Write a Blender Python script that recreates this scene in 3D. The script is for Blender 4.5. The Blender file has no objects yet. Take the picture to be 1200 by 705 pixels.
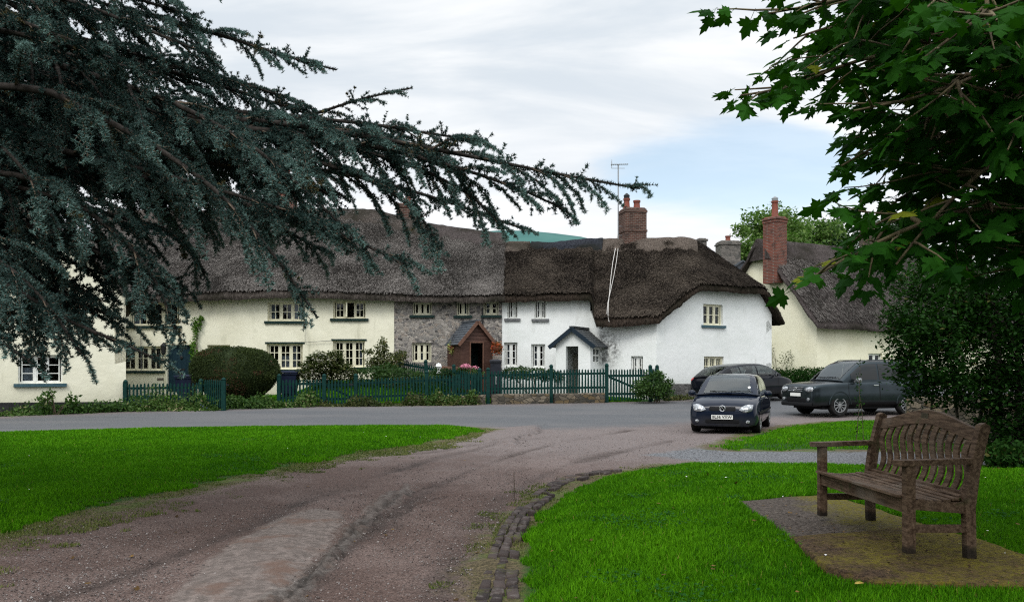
import bpy, bmesh, math, random
import numpy as np
from mathutils import Vector, Matrix
random.seed(7)
rng = np.random.default_rng(7)
S = bpy.context.scene
COL = S.collection
PI = math.pi
EYE = 1.6
FPX, CX, HY = 1000.0, 600.0, 430.0          # focal length in photo pixels, centre column, horizon row

def at(px, py, d):
    return Vector(((px-CX)/FPX*d, d, EYE+(HY-py)/FPX*d))
def ax(px, d):
    return (px-CX)/FPX*d

# ------------------------------------------------------------------ noise
def _hash(ix, iy, iz, seed):
    h = (ix.astype(np.int64)*374761393 + iy.astype(np.int64)*668265263 + iz.astype(np.int64)*2147483647 + seed*1274126177) & 0xffffffff
    h = ((h ^ (h >> 13))*1274126177) & 0xffffffff
    h = h ^ (h >> 16)
    return (h & 0xffffff)/float(0xffffff)
def vnoise(x, y, z=None, seed=0):
    x = np.asarray(x, float); y = np.asarray(y, float)
    z = np.zeros_like(x) if z is None else np.asarray(z, float)
    ix, iy, iz = np.floor(x), np.floor(y), np.floor(z)
    fx, fy, fz = x-ix, y-iy, z-iz
    fx, fy, fz = [f*f*(3-2*f) for f in (fx, fy, fz)]
    r = 0
    for dx in (0, 1):
        for dy in (0, 1):
            for dz in (0, 1):
                w = (fx if dx else 1-fx)*(fy if dy else 1-fy)*(fz if dz else 1-fz)
                r = r + w*_hash(ix+dx, iy+dy, iz+dz, seed)
    return r*2-1
def fbm(x, y, z=None, seed=0, o=3):
    r, a = 0, 1.0
    for k in range(o):
        r = r + a*vnoise(x*2**k, y*2**k, None if z is None else z*2**k, seed+k*17); a *= .5
    return r
def sstep(a, b, x):
    t = np.clip((np.asarray(x, float)-a)/(b-a), 0, 1)
    return t*t*(3-2*t)

# ------------------------------------------------------------------ signed distance to a polygon (positive inside)
def sdpoly(poly, X, Y):
    X = np.asarray(X, float); Y = np.asarray(Y, float)
    d2 = np.full(X.shape, 1e18); ins = np.zeros(X.shape, bool)
    n = len(poly)
    for i in range(n):
        ax_, ay = poly[i]; bx, by = poly[(i+1) % n]
        ex, ey = bx-ax_, by-ay
        t = np.clip(((X-ax_)*ex+(Y-ay)*ey)/(ex*ex+ey*ey+1e-12), 0, 1)
        d2 = np.minimum(d2, (X-ax_-t*ex)**2+(Y-ay-t*ey)**2)
        c = ((ay > Y) != (by > Y))
        with np.errstate(divide='ignore', invalid='ignore'):
            xi = ax_+(Y-ay)*ex/(ey if ey != 0 else 1e-12)
        ins ^= (c & (X < xi))
    d = np.sqrt(d2)
    return np.where(ins, d, -d)

# ------------------------------------------------------------------ layout polygons on the ground
def g0(px, py, z=0.0):                         # photo pixel on a level ground of height z
    d = (EYE-z)/(py-HY)*FPX
    return (ax(px, d), d)
LAWN_R = [g0(612, 760, .05), g0(612, 705, .05), g0(611, 650, .05), g0(624, 610, .05), g0(655, 581, .05), g0(700, 559, .05),
          g0(745, 550, .05), (2.6, 13.6), (4.2, 13.55), (6.5, 13.2), (9.5, 13.3), (16, 14.2), (16, 1.0), (.05, 1.0)]
LAWN_L = [g0(-260, 720, .04), g0(-120, 650, .06), g0(0, 613, .08), g0(100, 590, .08), g0(200, 569, .08), g0(300, 549, .06), g0(400, 531, .05),
          g0(500, 517, .03), g0(545, 509, .02), g0(570, 503.5, .0), g0(540, 500.5), g0(400, 500.5), g0(200, 503), g0(0, 509), g0(-300, 516), (-36, 17), (-36, 2)]
ISLE = [g0(843, 524), g0(880, 511), g0(925, 500), g0(985, 494), (12.4, 25.2), (20, 27.5), (20, 16.6), (12.5, 16.4), (8, 16.3), (5.2, 16.6)]
ROAD = [(-80, 17.5), (-36, 17.4), g0(-300, 516), g0(0, 509), g0(200, 503), g0(400, 500.5), g0(560, 500), (1.0, 22.2), (4, 23.5), (6.5, 26.0), (12.5, 28.6), (24, 31), (40, 33), (40, 40), (24, 37.4), (16.5, 38.5),
        (12.9, 38.2), (9.4, 35.0), (5.9, 33.1), (3.6, 32.2), (.3, 31.5), (-4, 30.9), (-8.2, 30.3), (-9.6, 29.5), (-12.6, 28.4), (-15.9, 26.5), (-24, 24.2), (-36, 22.8), (-80, 22)]
PATH = [(3.4, 14.2), (5, 13.7), (6.6, 13.4), (9.5, 13.5), (16, 14.4), (16, 16.4), (12.5, 16.2), (8, 16.1), (5.2, 16.5), (3.7, 17.2), (2.4, 15.6)]
PATCH = [g0(398, 598), g0(362, 596), g0(325, 603), g0(285, 628), g0(240, 660), g0(190, 712), g0(330, 712), g0(352, 672), g0(385, 640), g0(405, 612)]
PATCH2 = [g0(478, 570), g0(445, 584), g0(420, 608), g0(385, 645), g0(345, 680), g0(300, 712), g0(352, 712), g0(374, 680), g0(412, 637), g0(452, 598), g0(486, 575)]
EDGE = [g0(640, 497.5), g0(622, 508), g0(606, 515), g0(602, 524), g0(560, 514), g0(575, 506)]
PAD_FAR = [(2.26, 6.80), (2.30, 8.72), (3.42, 9.25), (3.62, 7.26)]
PAD_NEAR = [(2.24, 6.86), (2.12, 5.72), (2.30, 5.42), (3.36, 5.30), (3.74, 6.0), (3.62, 7.32)]

GARDEN = [(-8.3, 31.3), (-4.6, 31.9), (-1.2, 32.5), (-.6, 33.2), (-.9, 38), (-10.0, 38), (-9.2, 32.2)]
_hy = [-5, 26, 31, 34, 36, 42, 48, 60, 100, 400]
_hz = [0, 0, .18, .30, .42, 1.0, 1.3, 2.2, 5.0, 8.0]
def gz(x, y):
    x = np.asarray(x, float); y = np.asarray(y, float)
    z = np.interp(y, _hy, _hz)
    s = sdpoly(LAWN_R, x, y)
    z = z+.10*sstep(-.05, .5, s)+.10*sstep(.3, 2.4, s)+.03*sstep(6, 9, y)*sstep(1, 2.5, s)
    s = sdpoly(LAWN_L, x, y)
    z = z+.09*sstep(0, .9, s)
    s = sdpoly(ISLE, x, y)
    z = z+.06*sstep(0, .6, s)
    z = z+.60*sstep(.05, 2.2, sdpoly(GARDEN, x, y))
    return z
def gz1(x, y):
    return float(gz(np.array([x]), np.array([y]))[0])

# ------------------------------------------------------------------ objects
def tag(o, label=None, cat=None, group=None, kind=None):
    if label: o['label'] = label
    if cat: o['category'] = cat
    if group: o['group'] = group
    if kind: o['kind'] = kind
    return o
def thing(name, label, cat, loc=(0, 0, 0), rotz=0, group=None):
    o = bpy.data.objects.new(name, None); COL.objects.link(o)
    o.empty_display_size = .2
    o.location = loc; o.rotation_euler = (0, 0, rotz)
    return tag(o, label, cat, group)
def root_of(o):
    while o.parent: o = o.parent
    return o
def link(name, me, mat, parent=None, world=False, smooth=None):
    if mat is not None:
        for m in (mat if isinstance(mat, (list, tuple)) else [mat]): me.materials.append(m)
    o = bpy.data.objects.new(name, me); COL.objects.link(o)
    if parent is not None:
        o.parent = parent
        if world:
            r = root_of(parent)
            M = Matrix.Translation(r.location) @ r.rotation_euler.to_matrix().to_4x4()
            me.transform(M.inverted())
    if smooth == 'all':
        me.polygons.foreach_set('use_smooth', [True]*len(me.polygons))
    elif smooth:
        me.polygons.foreach_set('use_smooth', [True]*len(me.polygons))
        me.set_sharp_from_angle(angle=math.radians(smooth))
    return o

class MB:
    """collects shapes, links them as ONE mesh object"""
    def __init__(s): s.v = []; s.f = []
    def add(s, vs, fs):
        n = len(s.v); s.v += [tuple(v) for v in vs]; s.f += [tuple(n+i for i in f) for f in fs]; return s
    def box(s, c, size, M=None, taper=1.0):
        x, y, z = [k/2 for k in size]; c = Vector(c)
        vs = []
        for dz in (-1, 1):
            t = taper if dz > 0 else 1
            for dx, dy in ((-1, -1), (1, -1), (1, 1), (-1, 1)):
                p = Vector((dx*x*t, dy*y*t, dz*z))
                vs.append((M @ p if M else p)+c)
        return s.add(vs, [(3, 2, 1, 0), (4, 5, 6, 7), (0, 1, 5, 4), (1, 2, 6, 5), (2, 3, 7, 6), (3, 0, 4, 7)])
    def bar(s, a, b, w, h=None, up=(0, 0, 1)):
        a, b = Vector(a), Vector(b); h = w if h is None else h
        d = (b-a); L = d.length; d.normalize(); u = Vector(up)
        if abs(d.dot(u)) > .99: u = Vector((1, 0, 0))
        sd = d.cross(u).normalized(); u = sd.cross(d)
        M = Matrix((sd, d, u)).transposed()
        return s.box((a+b)/2, (w, L, h), M)
    def tube(s, pts, r, n=8, cap=True):
        pts = [Vector(p) for p in pts]; k = len(pts)
        rs = r if isinstance(r, (list, tuple)) else [r]*k
        base = len(s.v); ref = None
        for i, p in enumerate(pts):
            t = (pts[min(i+1, k-1)]-pts[max(i-1, 0)])
            if t.length < 1e-9: t = Vector((0, 0, 1))
            t.normalize()
            if ref is None:
                ref = Vector((1, 0, 0)) if abs(t.x) < .8 else Vector((0, 1, 0))
            ref = (ref-t*ref.dot(t)); ref.normalize(); bi = t.cross(ref)
            for j in range(n):
                a = 2*PI*j/n
                s.v.append(tuple(p+(ref*math.cos(a)+bi*math.sin(a))*rs[i]))
        for i in range(k-1):
            for j in range(n):
                j2 = (j+1) % n
                s.f.append((base+i*n+j, base+i*n+j2, base+(i+1)*n+j2, base+(i+1)*n+j))
        if cap:
            s.f.append(tuple(base+j for j in reversed(range(n)))); s.f.append(tuple(base+(k-1)*n+j for j in range(n)))
        return s
    def lathe(s, prof, c=(0, 0, 0), n=24, M=None, cap=True):
        c = Vector(c); base = len(s.v); k = len(prof)
        for r, z in prof:
            for j in range(n):
                a = 2*PI*j/n; p = Vector((r*math.cos(a), r*math.sin(a), z))
                s.v.append(tuple((M @ p if M else p)+c))
        for i in range(k-1):
            for j in range(n):
                j2 = (j+1) % n
                s.f.append((base+i*n+j, base+i*n+j2, base+(i+1)*n+j2, base+(i+1)*n+j))
        if not cap: return s
        if prof[0][0] > 1e-5: s.f.append(tuple(base+j for j in reversed(range(n))))
        if prof[-1][0] > 1e-5: s.f.append(tuple(base+(k-1)*n+j for j in range(n)))
        return s
    def prism(s, poly, fn, t0, t1):
        """poly: 2-D outline; fn(u, v, t) -> 3-D"""
        n = len(poly)
        vs = [fn(u, v, t0) for u, v in poly]+[fn(u, v, t1) for u, v in poly]
        fs = [tuple(reversed(range(n))), tuple(range(n, 2*n))]+[(i, (i+1) % n, n+(i+1) % n, n+i) for i in range(n)]
        return s.add(vs, fs)
    def rot(s, pivot, ang):
        c, n = math.cos(ang), math.sin(ang); px, py = pivot
        s.v = [(px+(x-px)*c-(y-py)*n, py+(x-px)*n+(y-py)*c, z) for x, y, z in s.v]; return s
    def sphere(s, c, r, nu=16, nv=10, M=None):
        prof = [(math.sin(PI*i/nv), -math.cos(PI*i/nv)) for i in range(nv+1)]
        prof[0] = (1e-6, -1); prof[-1] = (1e-6, 1)
        D = Matrix.Diagonal(r if hasattr(r, '__len__') else (r, r, r))
        return s.lathe(prof, c, nu, (M @ D) if M else D)
    def build(s, name, mat, parent=None, world=False, smooth=None, bevel=0, recalc=True):
        me = bpy.data.meshes.new(name); me.from_pydata(s.v, [], s.f); 
        bm = bmesh.new(); bm.from_mesh(me)
        if recalc: bmesh.ops.recalc_face_normals(bm, faces=bm.faces)
        if bevel:
            es = [e for e in bm.edges if len(e.link_faces) == 2 and e.calc_face_angle(0) > .6]
            bmesh.ops.bevel(bm, geom=es, offset=bevel, segments=2, profile=.7, affect='EDGES', clamp_overlap=True)
        bm.to_mesh(me); bm.free(); me.update()
        return link(name, me, mat, parent, world, smooth)

def npmesh(name, V, F, mat, parent=None, world=False, smooth=None, attrs=None):
    """fast mesh from arrays; F is (n,3) or (n,4)"""
    V = np.asarray(V, np.float32); F = np.asarray(F, np.int32)
    me = bpy.data.meshes.new(name)
    me.vertices.add(len(V)); me.vertices.foreach_set('co', V.ravel())
    k = F.shape[1]
    me.loops.add(F.size); me.loops.foreach_set('vertex_index', F.ravel())
    me.polygons.add(len(F)); me.polygons.foreach_set('loop_start', np.arange(0, F.size, k, dtype=np.int32))
    me.update(calc_edges=True)
    for nm, val in (attrs or {}).items():
        a = me.attributes.new(nm, 'FLOAT', 'POINT'); a.data.foreach_set('value', np.asarray(val, np.float32))
    return link(name, me, mat, parent, world, smooth)

# ------------------------------------------------------------------ materials
def lin(r, g, b):
    f = lambda c: (c/255/12.92) if c/255 <= .04045 else ((c/255+.055)/1.055)**2.4
    return (f(r), f(g), f(b))
class NT:
    def __init__(s, m):
        m.use_nodes = True; s.t = m.node_tree; s.t.nodes.clear(); s.m = m
    def n(s, typ, ins=None, **props):
        nd = s.t.nodes.new(typ)
        for k, v in props.items(): setattr(nd, k, v)
        for k, v in (ins or {}).items():
            sk = nd.inputs[k]
            if isinstance(v, bpy.types.NodeSocket): s.t.links.new(v, sk)
            elif isinstance(v, bpy.types.Node): s.t.links.new(v.outputs[0], sk)
            elif hasattr(v, '__len__') and sk.type == 'RGBA' and len(v) == 3: sk.default_value = (*v, 1)
            else: sk.default_value = v
        return nd
    def mix(s, f, a, b, mode='MIX'):
        nd = s.n('ShaderNodeMix', data_type='RGBA', blend_type=mode)
        for i, v in ((0, f), (6, a), (7, b)):
            sk = nd.inputs[i]
            if isinstance(v, bpy.types.Node): v = v.outputs[0]
            if isinstance(v, bpy.types.NodeSocket): s.t.links.new(v, sk)
            elif i and len(v) == 3: sk.default_value = (*v, 1)
            else: sk.default_value = v
        return nd.outputs[2]
    def math(s, op, a, b=None, clamp=False):
        nd = s.n('ShaderNodeMath', operation=op); nd.use_clamp = clamp
        for i, v in ((0, a), (1, b)):
            if v is None: continue
            if isinstance(v, bpy.types.Node): v = v.outputs[0]
            if isinstance(v, bpy.types.NodeSocket): s.t.links.new(v, nd.inputs[i])
            else: nd.inputs[i].default_value = v
        return nd.outputs[0]
    def rng(s, v, a, b, c=0., d=1., smooth=True):
        nd = s.n('ShaderNodeMapRange', {0: v, 1: a, 2: b, 3: c, 4: d})
        if smooth: nd.interpolation_type = 'SMOOTHSTEP'
        return nd.outputs[0]
    def coord(s, scale=(1, 1, 1), kind='Object', rot=(0, 0, 0)):
        tc = s.n('ShaderNodeTexCoord')
        return s.n('ShaderNodeMapping', {'Vector': tc.outputs[kind], 'Scale': scale, 'Rotation': rot}).outputs[0]
    def noise(s, scale, vec=None, detail=4., rough=.55, dist=0.):
        ins = {'Scale': scale, 'Detail': detail, 'Roughness': rough, 'Distortion': dist}
        if vec is not None: ins['Vector'] = vec
        return s.n('ShaderNodeTexNoise', ins).outputs[0]
    def attr(s, nm):
        return s.n('ShaderNodeAttribute', attribute_name=nm).outputs['Fac']
    def bump(s, h, strength=.3, dist=.02, normal=None):
        ins = {'Height': h, 'Strength': strength, 'Distance': dist}
        if normal is not None: ins['Normal'] = normal
        return s.n('ShaderNodeBump', ins).outputs[0]
    def out(s, col, rough=.8, spec=.3, normal=None, metallic=0., sss=None, coat=0., alpha=None, trans=None):
        ins = {'Base Color': col, 'Roughness': rough, 'Specular IOR Level': spec, 'Metallic': metallic, 'Coat Weight': coat}
        if coat: ins['Coat Roughness'] = .05
        if normal is not None: ins['Normal'] = normal
        b = s.n('ShaderNodeBsdfPrincipled', ins)
        sh = b.outputs[0]
        if trans is not None:            # light through a leaf
            t = s.n('ShaderNodeBsdfTranslucent', {'Color': trans[0]})
            sh = s.n('ShaderNodeMixShader', {0: trans[1], 1: sh, 2: t.outputs[0]}).outputs[0]
        o = s.n('ShaderNodeOutputMaterial', {'Surface': sh})
        return s.m
def newmat(name): return NT(bpy.data.materials.new(name))
def simple(name, c, rough=.8, c2=None, scale=6., bump=0., bscale=40., spec=.3, metallic=0., coat=0., stretch=(1, 1, 1), contrast=(.35, .65), bdist=.01):
    t = newmat(name); vec = t.coord(stretch)
    col = c
    if c2 is not None:
        col = t.mix(t.rng(t.noise(scale, vec, 5), *contrast), c, c2)
    nrm = t.bump(t.noise(bscale, vec, 4), bump, bdist) if bump else None
    return t.out(col, rough, spec, nrm, metallic, coat=coat)
# ------------------------------------------------------------------ the materials of the place
MT = {}
def wall_mat(name, c, c2, dirt, stain=None):
    t = newmat(name); v = t.coord()
    base = t.mix(t.rng(t.noise(.9, v, 6), .35, .7), c, c2)
    base = t.mix(t.math('MULTIPLY', t.rng(t.noise(2.2, t.coord((1, 1, .22)), 7, .65), .56, .80), .5), base, dirt)
    tc = t.n('ShaderNodeSeparateXYZ', {0: v})
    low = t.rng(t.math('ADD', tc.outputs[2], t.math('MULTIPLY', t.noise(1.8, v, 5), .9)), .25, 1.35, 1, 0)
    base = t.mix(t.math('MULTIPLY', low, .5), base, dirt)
    if stain:
        dd = t.n('ShaderNodeVectorMath', {0: v, 1: stain}, operation='DISTANCE').outputs['Value']
        sm = t.math('MULTIPLY', t.rng(t.math('ADD', dd, t.math('MULTIPLY', t.noise(3, t.coord((1, 1, .5)), 6, .65), .8)), .75, 1.45, 1, 0), t.rng(t.noise(7, v, 6, .7), .35, .6))
        base = t.mix(t.math('MULTIPLY', sm, .8), base, (.05, .05, .045))
    n = t.bump(t.noise(3.5, v, 5), .5, .03)
    n = t.bump(t.noise(45, v, 4), .35, .008, n)
    return t.out(base, .92, .15, n)
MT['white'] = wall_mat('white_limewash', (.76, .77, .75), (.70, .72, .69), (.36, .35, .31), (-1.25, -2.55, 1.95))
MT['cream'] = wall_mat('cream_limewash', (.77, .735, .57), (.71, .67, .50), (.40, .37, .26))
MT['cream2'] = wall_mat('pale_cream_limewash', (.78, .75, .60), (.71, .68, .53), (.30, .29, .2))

def thatch_mat(name, dark, light, pale):
    t = newmat(name); v = t.coord()
    st = t.coord((1, .45, .45))
    a = t.rng(t.noise(19, st, 8, .82), .40, .60)
    col = t.mix(a, dark, light)
    col = t.mix(t.rng(t.noise(.7, v, 5), .40, .68), col, t.mix(.55, dark, (.02, .02, .012)))
    sp = t.rng(t.noise(15, st, 5, .8), .60, .68)
    col = t.mix(t.math('MULTIPLY', sp, .75), col, pale)
    col = t.mix(t.math('MULTIPLY', t.rng(t.noise(1.6, t.coord((1, .18, .18)), 7, .75), .58, .74), .28), col, pale)
    n = t.bump(t.noise(9, st, 8, .75), 1., .12)
    n = t.bump(t.noise(40, st, 4, .8), .8, .03, n)
    return t.out(col, .97, .08, n)
MT['thatch_grey'] = thatch_mat('weathered_grey_thatch', (.026, .021, .018), (.105, .088, .077), (.30, .27, .245))
MT['thatch_dark'] = thatch_mat('dark_brown_thatch', (.011, .008, .006), (.058, .043, .033), (.15, .125, .10))
MT['thatch_mid'] = thatch_mat('dull_grey_brown_thatch', (.035, .028, .027), (.095, .08, .076), (.19, .165, .15))
MT['ridge'] = thatch_mat('ridge_thatch', (.060, .047, .039), (.145, .118, .098), (.22, .19, .16))
MT['ridge_dark'] = thatch_mat('dark_ridge_thatch', (.012, .014, .019), (.04, .043, .053), (.07, .075, .085))

def stone_mat(name, cols, mortar, scale, sq=(1, 1, 1.5), bump=.8):
    t = newmat(name); v = t.coord(sq)
    v2 = t.mix(.12, v, t.n('ShaderNodeTexNoise', {'Vector': v, 'Scale': scale*.6}).outputs[1], 'LINEAR_LIGHT')
    vo = t.n('ShaderNodeTexVoronoi', {'Vector': v2, 'Scale': scale, 'Randomness': .9}, feature='F1')
    ed = t.n('ShaderNodeTexVoronoi', {'Vector': v2, 'Scale': scale, 'Randomness': .9}, feature='DISTANCE_TO_EDGE')
    cr = t.n('ShaderNodeValToRGB', {0: t.n('ShaderNodeSeparateColor', {0: vo.outputs['Color']}).outputs[0]})
    el = cr.color_ramp.elements
    for i, c in enumerate(cols):
        e = el[i] if i < 2 else el.new(i/(len(cols)-1)); e.color = (*c, 1); e.position = i/(len(cols)-1)
    col = t.mix(t.rng(t.noise(30, v, 5), .3, .75), cr.outputs[0], t.mix(.5, cr.outputs[0], (.05, .045, .04)))
    m = t.rng(ed.outputs[0], .015, .07)
    col = t.mix(m, mortar, col)
    n = t.bump(t.math('ADD', m, t.math('MULTIPLY', t.noise(20, v, 5), .5)), bump, .04)
    return t.out(col, .93, .15, n)
MT['rubble'] = stone_mat('grey_flint_rubble', [(.20, .185, .17), (.38, .345, .31), (.10, .095, .10), (.44, .40, .36), (.30, .25, .21), (.22, .21, .20), (.05, .045, .045)], (.40, .365, .32), 6.5)
MT['lowstone'] = stone_mat('brown_lichened_stone', [(.06, .055, .045), (.17, .14, .10), (.04, .04, .035), (.14, .10, .05), (.22, .19, .15)], (.06, .055, .045), 4.2, (1, 1, 1.9), 1.)
MT['plinth'] = stone_mat('grey_plinth_stone', [(.10, .10, .10), (.17, .165, .16), (.07, .07, .07), (.21, .2, .19)], (.13, .125, .12), 5.0)

def brick_mat(name, c1, c2, mortar, w=.225, h=.075, dirt=(.03, .025, .022), rot=(0, 0, 0), pos='uvw'):
    t = newmat(name); v = t.coord()
    # walls facing any way: use (x+y, z)
    sp = t.n('ShaderNodeSeparateXYZ', {0: v})
    cb = t.n('ShaderNodeCombineXYZ', {0: t.math('ADD', sp.outputs[0], sp.outputs[1]), 1: sp.outputs[2]})
    br = t.n('ShaderNodeTexBrick', {'Vector': cb.outputs[0], 'Color1': c1, 'Color2': c2, 'Mortar': mortar, 'Scale': 1., 'Mortar Size': .009, 'Brick Width': w, 'Row Height': h, 'Bias': -.1})
    col = t.mix(t.rng(t.noise(4, v, 6, .65), .45, .7), br.outputs[0], t.mix(.65, br.outputs[0], dirt))
    n = t.bump(br.outputs[1], -.6, .01); n = t.bump(t.noise(40, v, 4), .3, .006, n)
    return t.out(col, .92, .15, n)
MT['brick_dark'] = brick_mat('sooty_brick', (.060, .027, .021), (.115, .054, .040), (.15, .13, .11))
MT['brick_red'] = brick_mat('red_brick', (.17, .050, .033), (.10, .040, .030), (.17, .14, .12))
MT['brick_grey'] = stone_mat('grey_chimney_stone', [(.10, .095, .085), (.2, .18, .16), (.07, .07, .065)], (.18, .165, .15), 5)

MT['frame'] = simple('cream_window_paint', (.72, .69, .52), .5, (.6, .57, .42), 9)
MT['frame_w'] = simple('white_window_paint', (.74, .75, .72), .5, (.62, .62, .58), 9)
MT['sill_green'] = simple('dark_green_sill_paint', (.006, .020, .018), .6, (.012, .03, .027), 12, spec=.15)
MT['sill_blue'] = simple('blue_grey_sill_paint', (.03, .075, .095), .5, (.05, .1, .12), 12)
MT['sill_slate'] = simple('slate_sill', (.09, .095, .10), .7, (.14, .14, .14), 12)
MT['door_teal'] = simple('dark_teal_door_paint', (.006, .022, .033), .6, (.009, .028, .040), 8, spec=.15)
MT['dark'] = simple('dark_room', (.012, .012, .012), .9)
MT['curtain'] = simple('pale_curtain', (.42, .45, .52), .9, (.28, .3, .36), 30, stretch=(3, 3, .3))
MT['warm'] = simple('warm_curtain', (.32, .2, .09), .9, (.16, .1, .05), 20)
def glass_mat():
    t = newmat('window_glass'); v = t.coord()
    n = t.bump(t.noise(2.5, v, 2), .12, .03)
    g = t.n('ShaderNodeBsdfGlossy', {'Color': (.9, .95, 1), 'Roughness': .04, 'Normal': n})
    tr = t.n('ShaderNodeBsdfTransparent', {'Color': (.62, .66, .66)})
    fr = t.n('ShaderNodeFresnel', {'IOR': 1.45, 'Normal': n})
    m = t.n('ShaderNodeMixShader', {0: t.math('MINIMUM', fr.outputs[0], .5), 1: tr.outputs[0], 2: g.outputs[0]})
    t.n('ShaderNodeOutputMaterial', {'Surface': m.outputs[0]})
    return t.m
MT['glass'] = glass_mat()
MT['fence'] = simple('dark_green_fence_paint', (.003, .024, .020), .7, (.005, .034, .029), 14, .2, 60, spec=.12)
MT['slate'] = simple('grey_roof_slate', (.040, .048, .060), .55, (.075, .082, .09), 9, .4, 25, stretch=(1, 1, 3))
MT['slate_dark'] = simple('dark_roof_slate', (.022, .027, .032), .6, (.05, .052, .05), 7, .5, 22)
MT['navy_trim'] = simple('navy_bargeboard_paint', (.011, .020, .030), .6, spec=.15)
MT['porch_wood'] = simple('red_brown_weatherboard', (.050, .022, .015), .7, (.085, .042, .030), 10, .25, 30, stretch=(.4, .4, 4))
MT['porch_trim'] = simple('orange_brown_bargeboard', (.13, .065, .042), .7, (.09, .045, .03), 9)
MT['pot_red'] = simple('red_clay_pot', (.20, .050, .030), .7, (.14, .045, .03), 8)
MT['black_metal'] = simple('black_iron', (.012, .012, .013), .5)
MT['grey_metal'] = simple('grey_galvanised_tube', (.28, .29, .30), .4, metallic=.6)
MT['rope'] = simple('pale_rope', (.45, .43, .40), .8)
MT['bin_blue'] = simple('navy_bin_plastic', (.008, .012, .032), .6, (.012, .018, .042), 5, spec=.15)
MT['bin_black'] = simple('charcoal_bin_plastic', (.012, .014, .02), .45, (.02, .022, .03), 5)
MT['white_paint'] = simple('white_mark', (.75, .75, .74), .6)
MT['terracotta'] = simple('terracotta_basket', (.22, .07, .035), .8, (.12, .05, .03), 12)
MT['bark'] = simple('grey_brown_bark', (.045, .036, .030), .95, (.09, .075, .062), 14, .8, 22, stretch=(1, 1, .3), bdist=.03)
MT['cedar_bark'] = simple('dark_cedar_bark', (.018, .015, .013), .95, (.040, .034, .030), 14, .6, 22, spec=.1)
MT['twig'] = simple('brown_twig_bark', (.06, .042, .03), .9, (.10, .075, .05), 20)
MT['paleTwig'] = simple('pale_twig_bark', (.12, .095, .05), .85, (.07, .05, .03), 18)

def leaf_mat(name, a, b, rough=.55, spec=.3, trans=.25, warm=None):
    t = newmat(name); k = t.attr('v')
    col = t.mix(k, a, b)
    if warm: col = t.mix(t.rng(k, .93, .99), col, warm)
    return t.out(col, rough, spec, trans=(t.mix(.5, col, (.05, .20, .005)), trans) if trans else None)
MT['straw_grey'] = leaf_mat('grey_straw_ends', (.020, .018, .016), (.175, .158, .145), .95, .05, 0)
MT['straw_dark'] = leaf_mat('dark_straw_ends', (.006, .0045, .0035), (.082, .066, .052), .95, .05, 0)
MT['needle'] = leaf_mat('blue_green_cedar_needles', (.007, .019, .016), (.150, .245, .220), .75, .05, 0, (.085, .07, .03))
MT['maple'] = leaf_mat('maple_leaves', (.004, .024, .002), (.018, .080, .005), .65, .04, .20, (.13, .15, .012))
MT['hedge'] = leaf_mat('hedge_leaves', (.004, .017, .003), (.018, .055, .008), .65, .05, .10, (.07, .07, .02))
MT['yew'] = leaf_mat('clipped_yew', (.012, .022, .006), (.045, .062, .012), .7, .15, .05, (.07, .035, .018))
MT['shrub'] = leaf_mat('garden_shrub_leaves', (.012, .036, .008), (.055, .105, .022), .6, .2, .15)
MT['olive'] = leaf_mat('olive_brown_leaves', (.025, .032, .008), (.105, .115, .035), .6, .2, .15, (.16, .10, .04))
MT['weed'] = leaf_mat('verge_plants', (.020, .055, .010), (.085, .145, .030), .6, .2, .2, (.22, .20, .10))
MT['willow'] = leaf_mat('willow_leaves', (.055, .115, .022), (.17, .25, .065), .6, .2, .3)
MT['darktree'] = leaf_mat('dark_tree_leaves', (.012, .034, .014), (.045, .085, .03), .6, .2, .1)
MT['creeper'] = leaf_mat('creeper_leaves', (.04, .11, .01), (.13, .24, .03), .5, .2, .25)
MT['pink'] = leaf_mat('pink_petals', (.55, .13, .24), (.75, .36, .46), .6, .2, .2)
MT['redflower'] = leaf_mat('red_orange_petals', (.42, .05, .02), (.05, .09, .02), .6, .2, .2)
MT['yellowflower'] = leaf_mat('yellow_and_green_planting', (.04, .08, .015), (.62, .60, .20), .6, .2, .2)
MT['blueflower'] = leaf_mat('blue_petals', (.06, .06, .30), (.20, .22, .42), .6, .2, .2)
MT['grass'] = leaf_mat('mown_grass', (.020, .095, .001), (.105, .300, .005), .7, .05, .30, (.20, .20, .04))
MT['drygrass'] = leaf_mat('dry_verge_grass', (.05, .075, .012), (.17, .165, .06), .7, .15, .2)

def wood_mat():
    t = newmat('weathered_teak'); v = t.coord((9, 1.1, 9))
    a = t.noise(4, v, 8, .7)
    col = t.mix(t.rng(a, .35, .68), (.042, .024, .014), (.150, .098, .064))
    col = t.mix(t.math('MULTIPLY', t.rng(t.noise(2.2, t.coord(), 5), .5, .72), .5), col, (.16, .135, .11))
    col = t.mix(t.math('MULTIPLY', t.rng(t.noise(7, t.coord(), 5), .6, .72), .45), col, (.035, .045, .012))
    tz = t.n('ShaderNodeSeparateXYZ', {0: t.coord()}).outputs[2]
    damp = t.rng(t.math('ADD', tz, t.math('MULTIPLY', t.noise(14, t.coord(), 4), .10)), .10, .16, 1, 0)
    col = t.mix(t.math('MULTIPLY', damp, .85), col, (.010, .009, .007))
    n = t.bump(a, .6, .004)
    return t.out(col, .75, .15, n)
MT['teak'] = wood_mat()
MT['teak_wet'] = simple('dark_damp_teak', (.010, .008, .006), .7, (.02, .016, .012), 20)
MT['plaque'] = simple('dull_brass_plaque', (.05, .04, .025), .5, (.08, .065, .045), 60, metallic=.4)
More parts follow.
